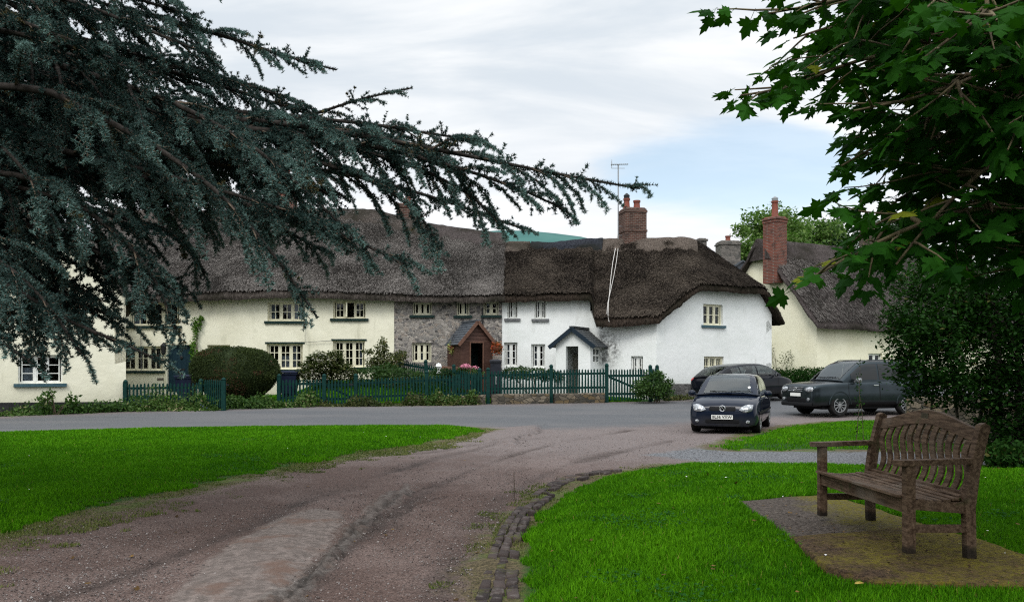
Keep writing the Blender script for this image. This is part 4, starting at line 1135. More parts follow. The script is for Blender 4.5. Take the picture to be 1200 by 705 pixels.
roof = thatch(white, [(-.52, 35.60), (1.4, 35.34), (3.27, 35.04), (3.31, 34.52), (4.5, 34.0), tuple(OB), tuple(_h-UG*.8), tuple(_h+UG*.9), tuple(C_+NG*.32+UG*.42), tuple(C2+UG*.42), (8.2, 43.4), (-.52, 43.0)], zf_white, 'thatch_dark', step=.14, rough=.028)
OW = [(-.5, 35.62), (3.26, 35.06), (3.32, 34.55), tuple(OB), tuple(_h-UG*.8), tuple(_h+UG*.9), tuple(C_+NG*.32+UG*.42), tuple(C2+UG*.42), (8.2, 43.4), (-.5, 43.0)]
straw(roof, OW, zf_white, 180000, 'straw_dark', ysel=lambda x, y: (y < 38.9-.16*x) | (x > 8))
ridge_cap(roof, [(-.5, 39.13), (.9, 38.92)], zf_white, .85, 'ridge')
ridge_cap(roof, [(.9, 38.92), (2.6, 38.66), (4.1, 38.4)], zf_white, .75, 'ridge_dark', .10)
ridge_cap(roof, [(4.1, 38.4), (6.2, 38.08), (8.2, 37.76)], zf_white, .95, 'ridge')
# stone plinth showing below the paint
m = MB(); ss = [W.L*i/14 for i in range(15)]
for a, b in zip(ss, ss[1:]):
    h0 = EYE+(HY-449.5)/FPX*W.depth(a); h1 = EYE+(HY-449.5)/FPX*W.depth(b); g = gz1(*W.p(a, 0)[:2])-.3
    m.add([W.p(a, g, .06), W.p(b, g, .06), W.p(b, h1, .05), W.p(a, h0, .05), W.p(a, h0, -.02), W.p(b, h1, -.02)], [(0, 1, 2, 3), (3, 2, 5, 4)])
m.add([W.p(0, .0, .06), W.p(0, 1.0, .05), W.p(0, 1.0, -.02), W.p(0, 0, -.02)], [(0, 1, 2, 3)])
weld_build(m, 'plinth', MT['plinth'], white)
ch = chimney(white, (ax(741.5, 38.3), 38.35), 1.0, .88, 6.7, EYE+.184*38.3, 'brick_dark', .22, ((-.28, .0, .46, .14, 'pot_red', 'black_metal'), (.22, .05, .40, .15, 'pot_red', None)), bands=((.12, .03), (.98, .03)))
chimney(white, (ax(823.5, 38.6), 38.9), .36, .4, 6.4, EYE+.150*38.6, 'brick_grey', .2, bands=((.03, .05),))
# television aerial on its pole
m = MB(); px_ = ax(724.5, 38.2); yq = 38.2; zt = EYE+.237*38.2
m.tube([(px_, yq, 6.9), (px_, yq, zt)], .028, 8)
m.tube([(px_-.34, yq-.1, zt-.02), (px_+.46, yq+.12, zt+.05)], .018, 6)
for k in range(9):
    q = -.3+k*.09; m.tube([(px_+q, yq-.20+q*.27, zt+.01+q*.06), (px_+q, yq+.20+q*.27, zt+.01+q*.06)], .009, 5)
for k in range(4): m.tube([(px_-.30, yq-.1, zt-.12+.08*k), (px_-.30, yq+.1, zt-.12+.08*k)], .009, 5)
m.tube([(px_-.30, yq-.09, zt-.14), (px_-.30, yq-.09, zt+.2)], .012, 5)
m.tube([(px_-.3, yq, zt-.16), (px_+.3, yq, zt-.16)], .012, 5)
for zz in (7.1, 7.5, 7.9): m.bar((px_, yq, zz), (px_+.25, yq+.05, zz), .03)
m.build('aerial', MT['grey_metal'], white, True, 60)
# pale rope laid from the chimney down over the thatch
rp = []
for px, py in ((724, 274), (721, 292), (718, 308), (716, 324), (714.5, 340), (713, 355), (712.5, 368)):
    lo, hi = 33.5, 39.5
    for _ in range(30):
        mid = (lo+hi)/2; q = at(px, py, mid)
        if q.z > float(zf_white(np.array([q.x]), np.array([q.y]))[0])+.10: lo = mid
        else: hi = mid
    rp.append(at(px, py, lo))
m = MB(); m.tube(rp, .016, 6)
m.tube([p+Vector((.10*math.sin(i*.8)+.05, 0, .01)) for i, p in enumerate(rp)], .013, 6)
e = rp[-1]; m.tube([e, e+Vector((.02, -.10, -.28)), e+Vector((.22, -.08, -.50)), e+Vector((.6, .05, -.56)), e+Vector((1.15, .06, -.55))], .018, 6)
tag(m.build('rope', MT['rope'], smooth=60), 'pale rope trailing from the big brick chimney down the dark thatch', 'rope')
# white porch with its slate roof
PD = 34.0
xl, xr, y0, y1, zb, xm, dl, dr, dz, t, B = porch(white, 'porch', (650.0, 693.0), PD, 1.35, 0, 0, None, (662.5, 678, 405.5))
pv = (xm, y0); AN = -math.radians(25)
ez = EYE+(HY-402)/FPX*PD; az = EYE+(HY-386.5)/FPX*PD
m = MB(); B(m, xl, dl, y0, y0+.2, zb, ez); B(m, dr, xr, y0, y0+.2, zb, ez); B(m, dl, dr, y0+.001, y0+.199, dz, ez)
m.prism([(xl, ez), (xr, ez), (xm, az)], lambda u, v, q: (u, q, v), y0, y0+.2)
B(m, xl, xl+.2, y0+.2, y1+.2, zb, ez)
sx0, sx1 = xr-.2, xr                                            # right cheek with its window opening
wy0, wy1, wz0, wz1 = y0+.32, y0+1.15, EYE+(HY-425)/FPX*34.6, EYE+(HY-407.5)/FPX*34.6
B(m, sx0, sx1, y0+.2, wy0, zb, ez); B(m, sx0, sx1, wy1, y1+.6, zb, ez); B(m, sx0, sx1, wy0, wy1, zb, wz0); B(m, sx0, sx1, wy0, wy1, wz1, ez)
m.rot(pv, AN); po = weld_build(m, 'porch', MT['white'], white)
m = MB(); xx = xr-.05
for a, b in (((wy0, wz0), (wy0, wz1)), ((wy1, wz0), (wy1, wz1)), ((wy0, wz0+.03), (wy1, wz0+.03)), ((wy0, wz1-.03), (wy1, wz1-.03)), (((wy0+wy1)/2, wz0), ((wy0+wy1)/2, wz1)), ((wy0, (wz0+wz1)/2), (wy1, (wz0+wz1)/2))):
    m.bar((xx, a[0], a[1]), (xx, b[0], b[1]), .05, .05, up=(1, 0, 0))
wn = m.rot(pv, AN).build('side_window', MT['frame_w'], po, True)
MB().add([(xx-.03, wy0, wz0), (xx-.03, wy1, wz0), (xx-.03, wy1, wz1), (xx-.03, wy0, wz1)], [(0, 1, 2, 3)]).rot(pv, AN).build('side_pane', MT['glass'], po, True, recalc=False)
m = MB(); e = .22
for sg in (-1, 1):
    pe = Vector((xm+sg*((xr-xl)/2+e), 0, ez-e*.7)); pa = Vector((xm, 0, az+.06)); n = 8
    for i in range(n):
        p, q = pa+(pe-pa)*(i/n), pa+(pe-pa)*min(1.03, (i+1.15)/n)
        m.add([(p.x, y0-.16, p.z), (q.x, y0-.16, q.z), (q.x, y1+.5, q.z), (p.x, y1+.5, p.z), (p.x, y0-.16, p.z+.035), (q.x, y0-.16, q.z+.06), (q.x, y1+.5, q.z+.06), (p.x, y1+.5, p.z+.035)],
              [(3, 2, 1, 0), (4, 5, 6, 7), (0, 1, 5, 4), (1, 2, 6, 5), (2, 3, 7, 6), (3, 0, 4, 7)])
m.bar((xm, y0-.16, az+.12), (xm, y1+.5, az+.12), .2, .07)
m.rot(pv, AN).build('porch_roof', MT['slate_dark'], po, True)
m = MB()
for sg in (-1, 1): m.bar((xm-sg*.02, y0-.18, az+.05), (xm+sg*((xr-xl)/2+e+.02), y0-.18, ez-e*.7-.02), .04, .16)
m.rot(pv, AN).build('bargeboard', MT['navy_trim'], po, True)
MB().box((xm-.05, y1+.02, (zb+2.0)/2), (1.0, .06, 2.2)).rot(pv, AN).build('inner_door', simple('dim_cream_inner_wall', (.30, .29, .24), .8), po, True)

# ---- the gable cottage at the left edge --------------------------------------
O_ = Vector((-13.35, 29.5)); U_ = Vector((.885, .466)); V_ = Vector((-.466, .885))
def zf_left(x, y):
    a = -((x-O_.x)*U_.x+(y-O_.y)*U_.y); b = (x-O_.x)*V_.x+(y-O_.y)*V_.y
    return softmin([4.30+1.02*a, 4.3+1.02*(9.4-a), 6.55+1.0*b], .2)
left = thing('gable_cottage', 'cream gable end of the nearest cottage behind the cedar branches', 'cottage', (-17, 31, gz1(-17, 31)))
P0 = O_-U_*9.4; wm = MB()
W = Wall(P0, O_, zf_left, zb=-.2)
window(left, W, W.rect(21, 415.5, 73.5, 449), 3, 3, 1, 'frame_w', 'sill_blue', lw=[1.25, .95, 1.2], curtain={0: 'h'}, rec=.17)
window(left, W, W.rect(22, 330, 68, 360), 3, 2, 1, 'frame_w', 'sill_blue', rec=.17)
W.mesh(wm)
Bk = O_+V_*8.0; Bl = P0+V_*8.0
Wall(O_, Bk, zf_left, zb=-.2).mesh(wm); Wall(Bk, Bl, zf_left, zb=-.2).mesh(wm); Wall(Bl, P0, zf_left, zb=-.2).mesh(wm)
weld_build(wm, 'wall', MT['cream2'], left)
m = MB()
m.add([W.p(0, -.3, .05), W.p(W.L+.05, -.3, .05), W.p(W.L+.05, EYE-.0405*29.4, .035), W.p(0, EYE-.0430*25.3, .035), W.p(W.L+.05, EYE-.0405*29.4, -.1), W.p(0, EYE-.043*25.3, -.1), W.p(W.L+.05, -.3, -.1)], [(0, 1, 2, 3), (3, 2, 4, 5), (1, 6, 4, 2)])
m.build('plinth', simple('black_tarred_plinth', (.010, .010, .011), .7, (.022, .022, .022), 8), left, True)
roof = thatch(left, [tuple(O_+U_*.35-V_*.1), tuple(O_+U_*.35+V_*8.3), tuple(Bl-U_*.35+V_*.3), tuple(P0-U_*.35-V_*.1), tuple(P0+U_*2.6-V_*.35), tuple(O_-U_*2.6-V_*.35)], zf_left, 'thatch_grey', step=.2)

# ---- the cottage on the right ----------------------------------------------------
K_ = Vector((15.0, 42.0)); Fd = Vector((.925, .38)); Fd.normalize(); Nf = Vector((Fd.y, -Fd.x)); Gd = Vector((-.55, .835)); Gd.normalize()
WID = 6.6*(-(Gd.dot(Nf)))
def zf_right(x, y):
    t_ = -((x-K_.x)*Nf.x+(y-K_.y)*Nf.y)
    return softmin([4.40+1.22*t_, 4.40+1.22*(WID-t_)], .22)-.02*((x-K_.x)*Fd.x+(y-K_.y)*Fd.y)
right = thing('cream_thatched_cottage', 'cream cottage at right with tall red brick chimney on its gable and grey thatch', 'cottage', (17, 45, gz1(17, 44)))
G_ = K_+Gd*6.6; K2 = K_+Fd*15; G2 = G_+Fd*15
wm = MB(); W = Wall(K_, K2, zf_right)
window(right, W, W.rect(1016, 378, 1040, 389), 2, 1, 1, 'frame', None, curtain={1: 'a'})
window(right, W, W.rect(1018, 414, 1034, 426), 2, 1, 1, 'frame_w', None)
window(right, W, W.rect(1062, 378, 1082, 391), 2, 2, 1, 'frame', None)
W.mesh(wm)
WR = W
Wall(G_, K_, zf_right).mesh(wm); Wall(K2, G2, zf_right).mesh(wm); Wall(G2, G_, zf_right).mesh(wm)
weld_build(wm, 'wall', MT['cream'], right)
gn = -Fd*.42
roof = thatch(right, [tuple(K_+gn+Nf*.5), tuple(K2+Fd*.4+Nf*.5), tuple(G2+Fd*.4-Nf*.5), tuple(G_+gn-Nf*.5)], zf_right, 'thatch_mid', step=.2)
straw(roof, [tuple(K_+gn+Nf*.48), tuple(K2+Nf*.48), tuple(G2-Nf*.48), tuple(G_+gn-Nf*.48)], zf_right, 90000, 'straw_grey', ysel=lambda x, y: -((x-K_.x)*Nf.x+(y-K_.y)*Nf.y) < WID/2)
mid = (K_+G_)/2
ridge_cap(roof, [tuple(mid-Fd*.4), tuple(mid+Fd*7), tuple(mid+Fd*15)], zf_right, 1.1, 'thatch_mid', .09)
cc = mid+Vector((ax(906, 44.3)-mid.x, 44.0-mid.y))
chimney(right, (cc.x, cc.y), .88, .80, 5.9, EYE+.174*44, 'brick_red', math.atan2(Gd.y, -Gd.x)*-1+.0, ((0, 0, .85, .17, 'pot_red', 'grey_metal'),), bands=((.06, .05), (.20, .03)))
# bracket lamp, creeper etc are things of their own (garden)

# ---- far chimneys and roof behind ------------------------------------------------------
bc = thing('slate_roofed_house', 'house of grey stone with slate roof and squat chimney just behind the white cottage', 'house', (13.5, 54, gz1(13.5, 54)))
hx0, hx1 = 12.3, 15.6
m = MB(); m.box((14.0, 55, 3.4), (3.4, 6, 6.6)); m.build('wall', MT['rubble'], bc, True)
m = MB()
for sg in (-1, 1):
    m.add([(14.0, 51.7, 8.0), (14.0, 58.3, 8.0), (14+sg*2.0, 58.3, 6.6), (14+sg*2.0, 51.7, 6.6), (14.0, 51.7, 8.1), (14.0, 58.3, 8.1), (14+sg*2.0, 58.3, 6.7), (14+sg*2.0, 51.7, 6.7)],
          [(0, 1, 2, 3), (7, 6, 5, 4), (0, 3, 7, 4), (1, 5, 6, 2), (2, 6, 7, 3)])
m.add([(12, 51.8, 6.6), (16, 51.8, 6.6), (14, 51.8, 8.0)], [(0, 1, 2)])
m.build('roof', MT['slate'], bc, True)
chimney(bc, (ax(853, 53), 53), 1.25, 1.0, 7.0, EYE+.146*53, 'brick_grey', .1, ((0, 0, .35, .16, 'pot_red', None),), bands=((.15, .06),))
fc = thing('distant_house', 'far house showing only a tall tan chimney among the trees at right', 'house', (31.5, 74, gz1(31, 74)))
m = MB(); m.box((32.5, 76, 5), (9, 6, 7)); m.build('wall', MT['brick_grey'], fc, True)
m = MB()
m.prism([(72.6, 8.2), (79.4, 8.2), (76, 11.6)], lambda u, v, q: (q, u, v), 27.5, 37.5); m.build('roof', MT['slate'], fc, True)
chimney(fc, (ax(1023, 74), 75), 1.1, 1.0, 9.0, EYE+.169*74, 'ridge', .2, ((0, 0, .7, .2, 'ridge', None),))
# ------------------------------------------------------------------ picket fences, gates, bins, shrubs
def pic(p, q, sp=.115, pw=.062, zf0=None, zf1=None, tops=0., off=(0, 0)):
    """pickets between two ground points; zf0/zf1 give bottom and top at t"""
    m = MB(); p, q = Vector(p), Vector(q); L = (q-p).length; d = (q-p)/L; n = max(2, int(L/sp))
    M = Matrix(((d.x, -d.y, 0), (d.y, d.x, 0), (0, 0, 1)))
    for i in range(n):
        t = (i+.5)/n; c = p+d*(L*t); z0, z1 = zf0(t), zf1(t)+random.uniform(-.012, .012)
        w = pw/2; th = .011; lean = random.uniform(-.008, .008)
        vs = []
        for y in (-th, th):
            for (x, z) in ((-w, z0), (w, z0), (w+lean, z1-.05), (lean, z1), (-w+lean, z1-.05)):
                o = M @ Vector((x, y-.03, 0)); vs.append((c.x+o.x, c.y+o.y, z))
        m.add(vs, [(0, 1, 2, 3, 4), (9, 8, 7, 6, 5), (0, 5, 6, 1), (1, 6, 7, 2), (2, 7, 8, 3), (3, 8, 9, 4), (4, 9, 5, 0)])
    return m
def post_mb(x, y, z0, z1, w=.13, round_=True):
    m = MB(); m.box((x, y, (z0+z1)/2), (w, w, z1-z0))
    if round_: m.lathe([(w*.5, 0), (w*.62, .02), (w*.62, .04), (w*.35, .09), (.001, .11)], (x, y, z1), 10)
    else: m.box((x, y, z1+.02), (w*1.15, w*1.15, .04))
    return m
def fence(name, label, a, b, posts, bot, top, cat='fence', rails=(.22, .80), post_up=.09, group=None, base=None, skip=()):
    """a, b ground points; posts list of t; bot/top functions of t (world z)"""
    a, b = Vector(a), Vector(b); f = thing(name, label, cat, (a.x, a.y, gz1(a.x, a.y)), 0, group)
    P = lambda t: a+(b-a)*t
    for t in posts:
        if t in skip: continue
        q = P(t); z0 = gz1(q.x, q.y)-.2
        post_mb(q.x, q.y, z0, top(t)+post_up).build('post', MT['fence'], f, True, bevel=0)
    for t0, t1 in zip(posts, posts[1:]):
        p, q = P(t0), P(t1); g = lambda fn: (lambda t: fn(t0+(t1-t0)*t))
        d = (q-p).normalized()*.08
        pic(p+d, q-d, zf0=g(bot), zf1=g(top)).build('picket_panel', MT['fence'], f, True)
        for h in rails:
            z = lambda t: bot(t)+(top(t)-bot(t))*h
            MB().bar((p.x, p.y+.02, z(t0)), (q.x, q.y+.02, z(t1)), .045, .08).build('rail', MT['fence'], f, True)
    return f
def gate(name, label, a, b, bot, top, brace=True, posts=(0, 1)):
    a, b = Vector(a), Vector(b); f = thing(name, label, 'gate', (a.x, a.y, gz1(a.x, a.y)))
    d = (b-a).normalized()
    pic(a+d*.1, b-d*.1, zf0=lambda t: bot, zf1=lambda t: top, sp=.11).build('picket_panel', MT['fence'], f, True)
    m = MB()
    for h in (.2, .78): m.bar((a.x, a.y+.03, bot+(top-bot)*h), (b.x, b.y+.03, bot+(top-bot)*h), .045, .09)
    if brace: m.bar((a.x+d.x*.1, a.y+.035, bot+(top-bot)*.74), (b.x-d.x*.1, b.y+.035, bot+(top-bot)*.22), .04, .08)
    m.build('brace', MT['fence'], f, True)
    MB().box(((a.x*.12+b.x*.88), a.y-.03, bot+(top-bot)*.8), (.14, .03, .05)).build('latch', MT['black_metal'], f, True)
    return f
def fp(px, d): return (ax(px, d), d)
FA, FB, FC, FD, FE, FF = fp(327, 30.9), fp(380, 31.15), fp(417, 31.3), fp(500, 31.7), fp(572, 32.05), fp(646, 32.4)
FG = fp(711, 32.75); FH = fp(762, 33.05)
zt = lambda py, d: EYE+(HY-py)/FPX*d
b0, b1 = zt(471, 31), zt(469, 31.2)
fence('picket_fence', 'short dark green picket fence between the clipped hedge and the first gate', FA, FB, (0, 1), lambda t: zt(472, 31)+.0*t, lambda t: zt(444, 31))
gate('garden_gate', 'low dark green gate with a diagonal brace left of the long fence', FB, FC, zt(473, 31.2), zt(444.5, 31.2))
L_ = (Vector(FE)-Vector(FC)).length; tD = (Vector(FD)-Vector(FC)).length/L_
fence('picket_fence', 'dark green picket fence in front of the tall brown plant and stone cottage', FC, FE, (0, tD, 1), lambda t: zt(470.5-3.5*t, 31.7), lambda t: zt(443.5-7*t, 31.7))
L_ = (Vector(FG)-Vector(FE)).length; tF = (Vector(FF)-Vector(FE)).length/L_
fence('picket_fence', 'dark green picket fence standing on the low stone wall before the white porch', FE, FG, (0, tF, 1), lambda t: zt(461-.8*t, 32.4), lambda t: zt(434-2.5*t, 32.4), skip=(0,))
gate('garden_gate', 'tall dark green picket gate beside the bushy shrub before the white cottage', FG, FH, zt(468.5, 32.9), zt(432, 32.9), brace=True)
fence('picket_fence', 'short dark green pickets right of the tall gate against the white wall', FH, fp(770, 33.6), (0, 1), lambda t: zt(466, 33.3), lambda t: zt(431.5, 33.3), post_up=.04)
SA, SB = fp(468, 35.4), fp(562, 32.2)
fence('picket_fence', 'green picket fence running back from the road between cream and stone cottage gardens', SA, SB, (0, .35, .7, 1), lambda t: zt(443+15*t, 35.4-3.2*t), lambda t: zt(421.5+15.5*t, 35.4-3.2*t))
SC_, SD_ = fp(520, 34.0), fp(560, 33.2)
LA, LB, LC = fp(147, 29.3), fp(238, 29.9), fp(262, 29.2)
fence('picket_fence', 'teal picket fence half sunk in weeds before the teal front door', LA, LB, (0, .97), lambda t: zt(477, 29.6), lambda t: zt(449-1.0*t, 29.6), post_up=.03)
gate('garden_gate', 'teal picket gate standing ajar beside the clipped hedge', LB, LC, zt(477, 29.5), zt(444.5, 29.5), brace=False)
f = MB(); f = post_mb(LC[0], LC[1], -.1, zt(445.5, 29.2)); tag(f.build('gate_post', MT['fence']), 'teal post at the free end of the open gate by the hedge', 'post')

# low stone walls below the fence, of separate rough stones
def lowwall(name, label, a, b, ztop0, ztop1, th=.34):
    a, b = Vector(a), Vector(b); m = MB(); L = (b-a).length; d = (b-a)/L; nn = Vector((d.y, -d.x))
    nx, nz = int(L/.10), 6; vs, fs = [], []
    g0_ = min(gz1(*a), gz1(*b))-.15
    for i in range(nx+1):
        c = a+d*(L*i/nx); ztp = ztop0+(ztop1-ztop0)*i/nx
        for j, (o, h) in enumerate(((.5, 0), (.5, .33), (.5, .66), (.5, .95), (.36, 1), (0, 1.02), (-.36, 1), (-.5, .95), (-.5, 0))):
            p = c+nn*(th*o); z = g0_+(ztp-g0_)*h
            k = .030*vnoise(np.array([p.x*4]), np.array([z*6]), np.array([p.y*4]), 3)[0]
            vs.append((p.x+nn.x*k, p.y+nn.y*k, z+k*.6))
    for i in range(nx):
        for j in range(8): fs.append((i*9+j, (i+1)*9+j, (i+1)*9+j+1, i*9+j+1))
    fs += [tuple(range(9)), tuple(reversed(range(nx*9, nx*9+9)))]
    o = m.add(vs, fs).build(name, MT['lowstone'], smooth=50)
    return tag(o, label, 'wall')
W0, W1 = Vector(FE), Vector(FG); dW = (W1-W0).normalized()
lowwall('stone_wall', 'low lichened stone wall below the fence, left of the middle post', W0+dW*.12+Vector((0, -.05)), Vector(FF)-dW*.10+Vector((0, -.05)), zt(461.5, 32.2), zt(461, 32.4))
lowwall('stone_wall', 'low lichened stone wall below the fence, right of the middle post', Vector(FF)+dW*.10+Vector((0, -.05)), W1-dW*.12+Vector((0, -.05)), zt(461, 32.4), zt(460.3, 32.7))
q0 = Vector(FD)+(Vector(FE)-Vector(FD))*.55
lowwall('stone_wall', 'stub of low stone wall among weeds below the green fence', q0+Vector((0, -.05)), Vector(FE)-dW*.12+Vector((0, -.05)), zt(464, 31.9), zt(462.5, 32))

# ---- wheelie bins
def wheelie(label, px, d, mat, top_py, w=.56, rot=0., mark=False):
    x = ax(px, d); zb = gz1(x, d); H = max(.8, EYE+(HY-top_py)/FPX*d-zb)
    b = thing('wheelie_bin', label, 'bin', (x, d, zb), rot, 'wheelie bins in the cottage gardens')
    m = MB(); h = H-.1
    m.add([(-.21, -.25, .06), (.21, -.25, .06), (.21, .22, .06), (-.21, .22, .06), (-w/2, -.33, h), (w/2, -.33, h), (w/2, .33, h), (-w/2, .33, h)],
          [(3, 2, 1, 0), (4, 5, 6, 7), (0, 1, 5, 4), (1, 2, 6, 5), (2, 3, 7, 6), (3, 0, 4, 7)])
    m.box((0, 0, h-.03), (w+.05, .71, .06)); m.box((0, -.29, h*.45), (.30, .03, h*.5))
    m.build('body', MT[mat], b, bevel=.012)
    l = MB(); l.box((0, -.01, h+.04), (w+.07, .76, .05), None, .97); l.box((0, -.01, h+.075), (w*.8, .58, .03), None, .9); l.tube([(-w/2+.03, .40, h+.02), (w/2-.03, .40, h+.02)], .02, 8)
    l.build('lid', MT[mat], b, bevel=.008)
    for sx in (-1, 1):
        MB().lathe([(.05, -.03), (.10, -.028), (.10, .028), (.05, .03)], (sx*.25, .24, .10), 16, Matrix.Rotation(PI/2, 3, 'Y')).build('wheel', MT['black_metal'], b, smooth=40)
    if mark:
        k = MB(); y = -.30
        k.box((0, y-.045, h*.62), (.05, .006, .16)); k.box((0, y-.042, h*.50), (.035, .006, .30)); k.build('number_mark', MT['white_paint'], b)
    return b
wheelie('navy blue bin behind the teal picket fence by the teal door', 218.5, 31.6, 'bin_blue', 438.5, .60)
wheelie('navy blue bin under the cream cottage window beside the clipped hedge', 339, 33.0, 'bin_blue', 434.0, .72)
wheelie('black bin with white mark beside the brown weatherboard porch', 581, 34.2, 'bin_black', 420.5, .42, mark=True)

# ---- foliage masses
def cloud(name, blobs, n, size, mat, parent=None, tilt=None, shell=.55, noise=.35, seed=1, v0=None, flat=False, bright=0.):
    """leaves spread through a union of ellipsoids; blobs: (centre, radii)"""
    vols = np.array([b[1][0]*b[1][1]*b[1][2] for b in blobs])**(2/3); pr = vols/vols.sum()
    which = rng.choice(len(blobs), n, p=pr)
    C = np.array([list(b[0]) for b in blobs])[which]; Rr = np.array([list(b[1]) for b in blobs])[which]
    u = rng.normal(size=(n, 3)); u /= np.linalg.norm(u, axis=1)[:, None]
    rad = (shell+(1-shell)*rng.uniform(0, 1, n))**.6
    nz = fbm(u[:, 0]*2.6+which*3.1, u[:, 1]*2.6, u[:, 2]*2.6, seed=seed)
    rad = rad*(1+noise*nz)
    P = C+u*Rr*rad[:, None]
    R = rotmats(n, tilt)
    V, F = scatter(LEAF_V, LEAF_F, P, size*rng.uniform(.6, 1.35, n), R)
    v = np.clip(rng.normal(.45, .22, n)+.25*fbm(P[:, 0]*2/ (size*12), P[:, 1]*2/(size*12), P[:, 2]*2/(size*12), seed=seed+5)+bright, 0, 1)
    return npmesh(name, V, F, MT[mat], parent, world=True, attrs={'v': np.repeat(v, 4)})
def bush(name, label, cat, blobs, n, size, mat, stems=5, stem_r=.012, group=None, **kw):
    lo = min(b[0][2]-b[1][2] for b in blobs)
    cx = sum(b[0][0] for b in blobs)/len(blobs); cy = sum(b[0][1] for b in blobs)/len(blobs); zb = gz1(cx, cy)
    t = thing(name, label, cat, (cx, cy, zb), 0, group)
    cloud('foliage', blobs, n, size, mat, t, **kw)
    m = MB()
    for i in range(stems):
        b = blobs[i % len(blobs)]
        e = Vector(b[0])+Vector((random.uniform(-.5, .5)*b[1][0], random.uniform(-.5, .5)*b[1][1], random.uniform(0, .6)*b[1][2]))
        s = Vector((cx+random.uniform(-.2, .2)*b[1][0], cy, zb-.05)); mid_ = s*.5+e*.5+Vector((random.uniform(-.1, .1), 0, .05))
        m.tube([s, mid_, e], [stem_r*1.6, stem_r*1.2, stem_r*.5], 6)
    m.build('stem', MT['twig'], t, True)
    return t
# clipped yew hedge: a squat rounded block
def yew():
    d = 31.2; x0, x1 = ax(229, d), ax(328, d); cx = (x0+x1)/2; zt_ = zt(408, d); zb = gz1(cx, d)
    t = thing('clipped_hedge', 'big dark rounded clipped yew hedge beside the teal gate', 'hedge', (cx, d, zb))
    def surf(u):                       # superellipsoid, fatter above than below
        hx, hy, hz = (x1-x0)/2, .95, (zt_-zb)/2
        p = np.abs(u)**.72*np.sign(u)
        z = p[:, 2]
        w = np.where(z < 0, 1-.42*np.maximum(-z, 0)**1.1, 1.0)
        skew = .10*z
        return np.stack([cx+p[:, 0]*hx*w*1.04-skew*.3-.06, d+p[:, 1]*hy*w, zb+.1+hz+z*hz*.98-.20*np.clip(p[:, 0], 0, 1)**2*(z > 0)], 1)
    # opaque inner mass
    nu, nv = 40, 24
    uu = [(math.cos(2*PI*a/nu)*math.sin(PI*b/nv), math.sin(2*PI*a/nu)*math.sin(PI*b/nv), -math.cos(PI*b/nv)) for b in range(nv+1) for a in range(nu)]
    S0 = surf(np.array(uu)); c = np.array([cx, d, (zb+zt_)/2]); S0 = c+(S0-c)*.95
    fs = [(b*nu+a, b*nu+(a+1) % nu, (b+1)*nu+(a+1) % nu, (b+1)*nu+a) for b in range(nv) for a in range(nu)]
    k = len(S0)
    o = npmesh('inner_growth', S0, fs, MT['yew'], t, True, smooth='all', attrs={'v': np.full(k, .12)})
    n = 52000
    u = rng.normal(size=(n, 3)); u /= np.linalg.norm(u, axis=1)[:, None]
    Pn = surf(u); Pn = c+(Pn-c)*(.95+.06*rng.uniform(0, 1, n)**1.5+.022*fbm(u[:, 0]*4, u[:, 1]*4, u[:, 2]*4, seed=3)+.02*fbm(u[:, 0]*1.7, u[:, 1]*1.7, u[:, 2]*1.7, seed=13))[:, None]
    V, F = scatter(LEAF_V, LEAF_F, Pn, .050*rng.uniform(.6, 1.3, n), rotmats(n))
    v = np.clip(rng.normal(.4, .2, n)+.3*fbm(Pn[:, 0]*1.6, Pn[:, 1]*1.6, Pn[:, 2]*1.6, seed=2), 0, .92)
    red = (fbm(Pn[:, 0]*1.1+3, Pn[:, 1], Pn[:, 2]*1.1, seed=19) > .12) & (rng.uniform(0, 1, n) < .5)
    v = np.where(red, 1., v)
    npmesh('foliage', V, F, MT['yew'], t, True, attrs={'v': np.repeat(v, 4)})
    MB().tube([(cx+.1, d, zb-.1), (cx, d, zb+.6)], [.12, .09], 8).build('trunk', MT['bark'], t, True)
yew()
V3 = Vector
def B3(px, py, d, rx, ry, rz): return (tuple(at(px, py, d)), (rx, ry, rz))
bush('garden_bush', 'rounded feathery green bush behind the low garden gate', 'bush', [B3(381, 431, 33.2, .95, .7, .62), B3(366, 437, 33.0, .6, .5, .5), B3(399, 436, 33.3, .65, .5, .55), B3(372, 424, 33.2, .4, .4, .4), B3(392, 423, 33.2, .35, .4, .4)], 7000, .11, 'olive', bright=-.1, tilt=.5)
bush('tall_plant', 'tall ragged brown stemmed plant against the corner of the cream and stone walls', 'plant', [B3(449, 428, 34.6, .55, .45, .55), B3(447, 411, 34.6, .30, .3, .45), B3(449, 401, 34.6, .12, .12, .30), B3(462, 424, 34.5, .45, .35, .35), B3(437, 425, 34.4, .35, .3, .3), B3(470, 416, 34.7, .35, .25, .22), B3(432, 412, 34.5, .25, .2, .12)], 2600, .10, 'olive', stems=10, shell=.2)
bush('garden_bush', 'low green shrubs below the cream cottage window behind the fence', 'bush', [B3(430, 441, 33.6, .8, .5, .35), B3(468, 442, 33.4, .9, .5, .36), B3(500, 444, 33.2, .8, .5, .3), B3(452, 436, 34, .6, .5, .35)], 5200, .09, 'shrub', bright=-.15)
bush('garden_bush', 'dark low planting right of the weatherboard porch', 'bush', [B3(603, 437, 34.2, .6, .4, .25), B3(625, 438, 34.2, .7, .4, .25), B3(646, 440, 34.2, .5, .4, .22)], 3600, .08, 'shrub', bright=-.3)
bush('garden_bush', 'loose leafy bush spilling beside the tall green gate', 'bush', [B3(765, 452, 32.4, .60, .5, .5), B3(752, 456, 32.2, .4, .35, .35), B3(778, 458, 32.5, .4, .35, .35), B3(771, 441, 32.5, .28, .25, .25), B3(783, 449, 32.6, .2, .2, .2)], 3200, .10, 'shrub', shell=.25, bright=-.05)
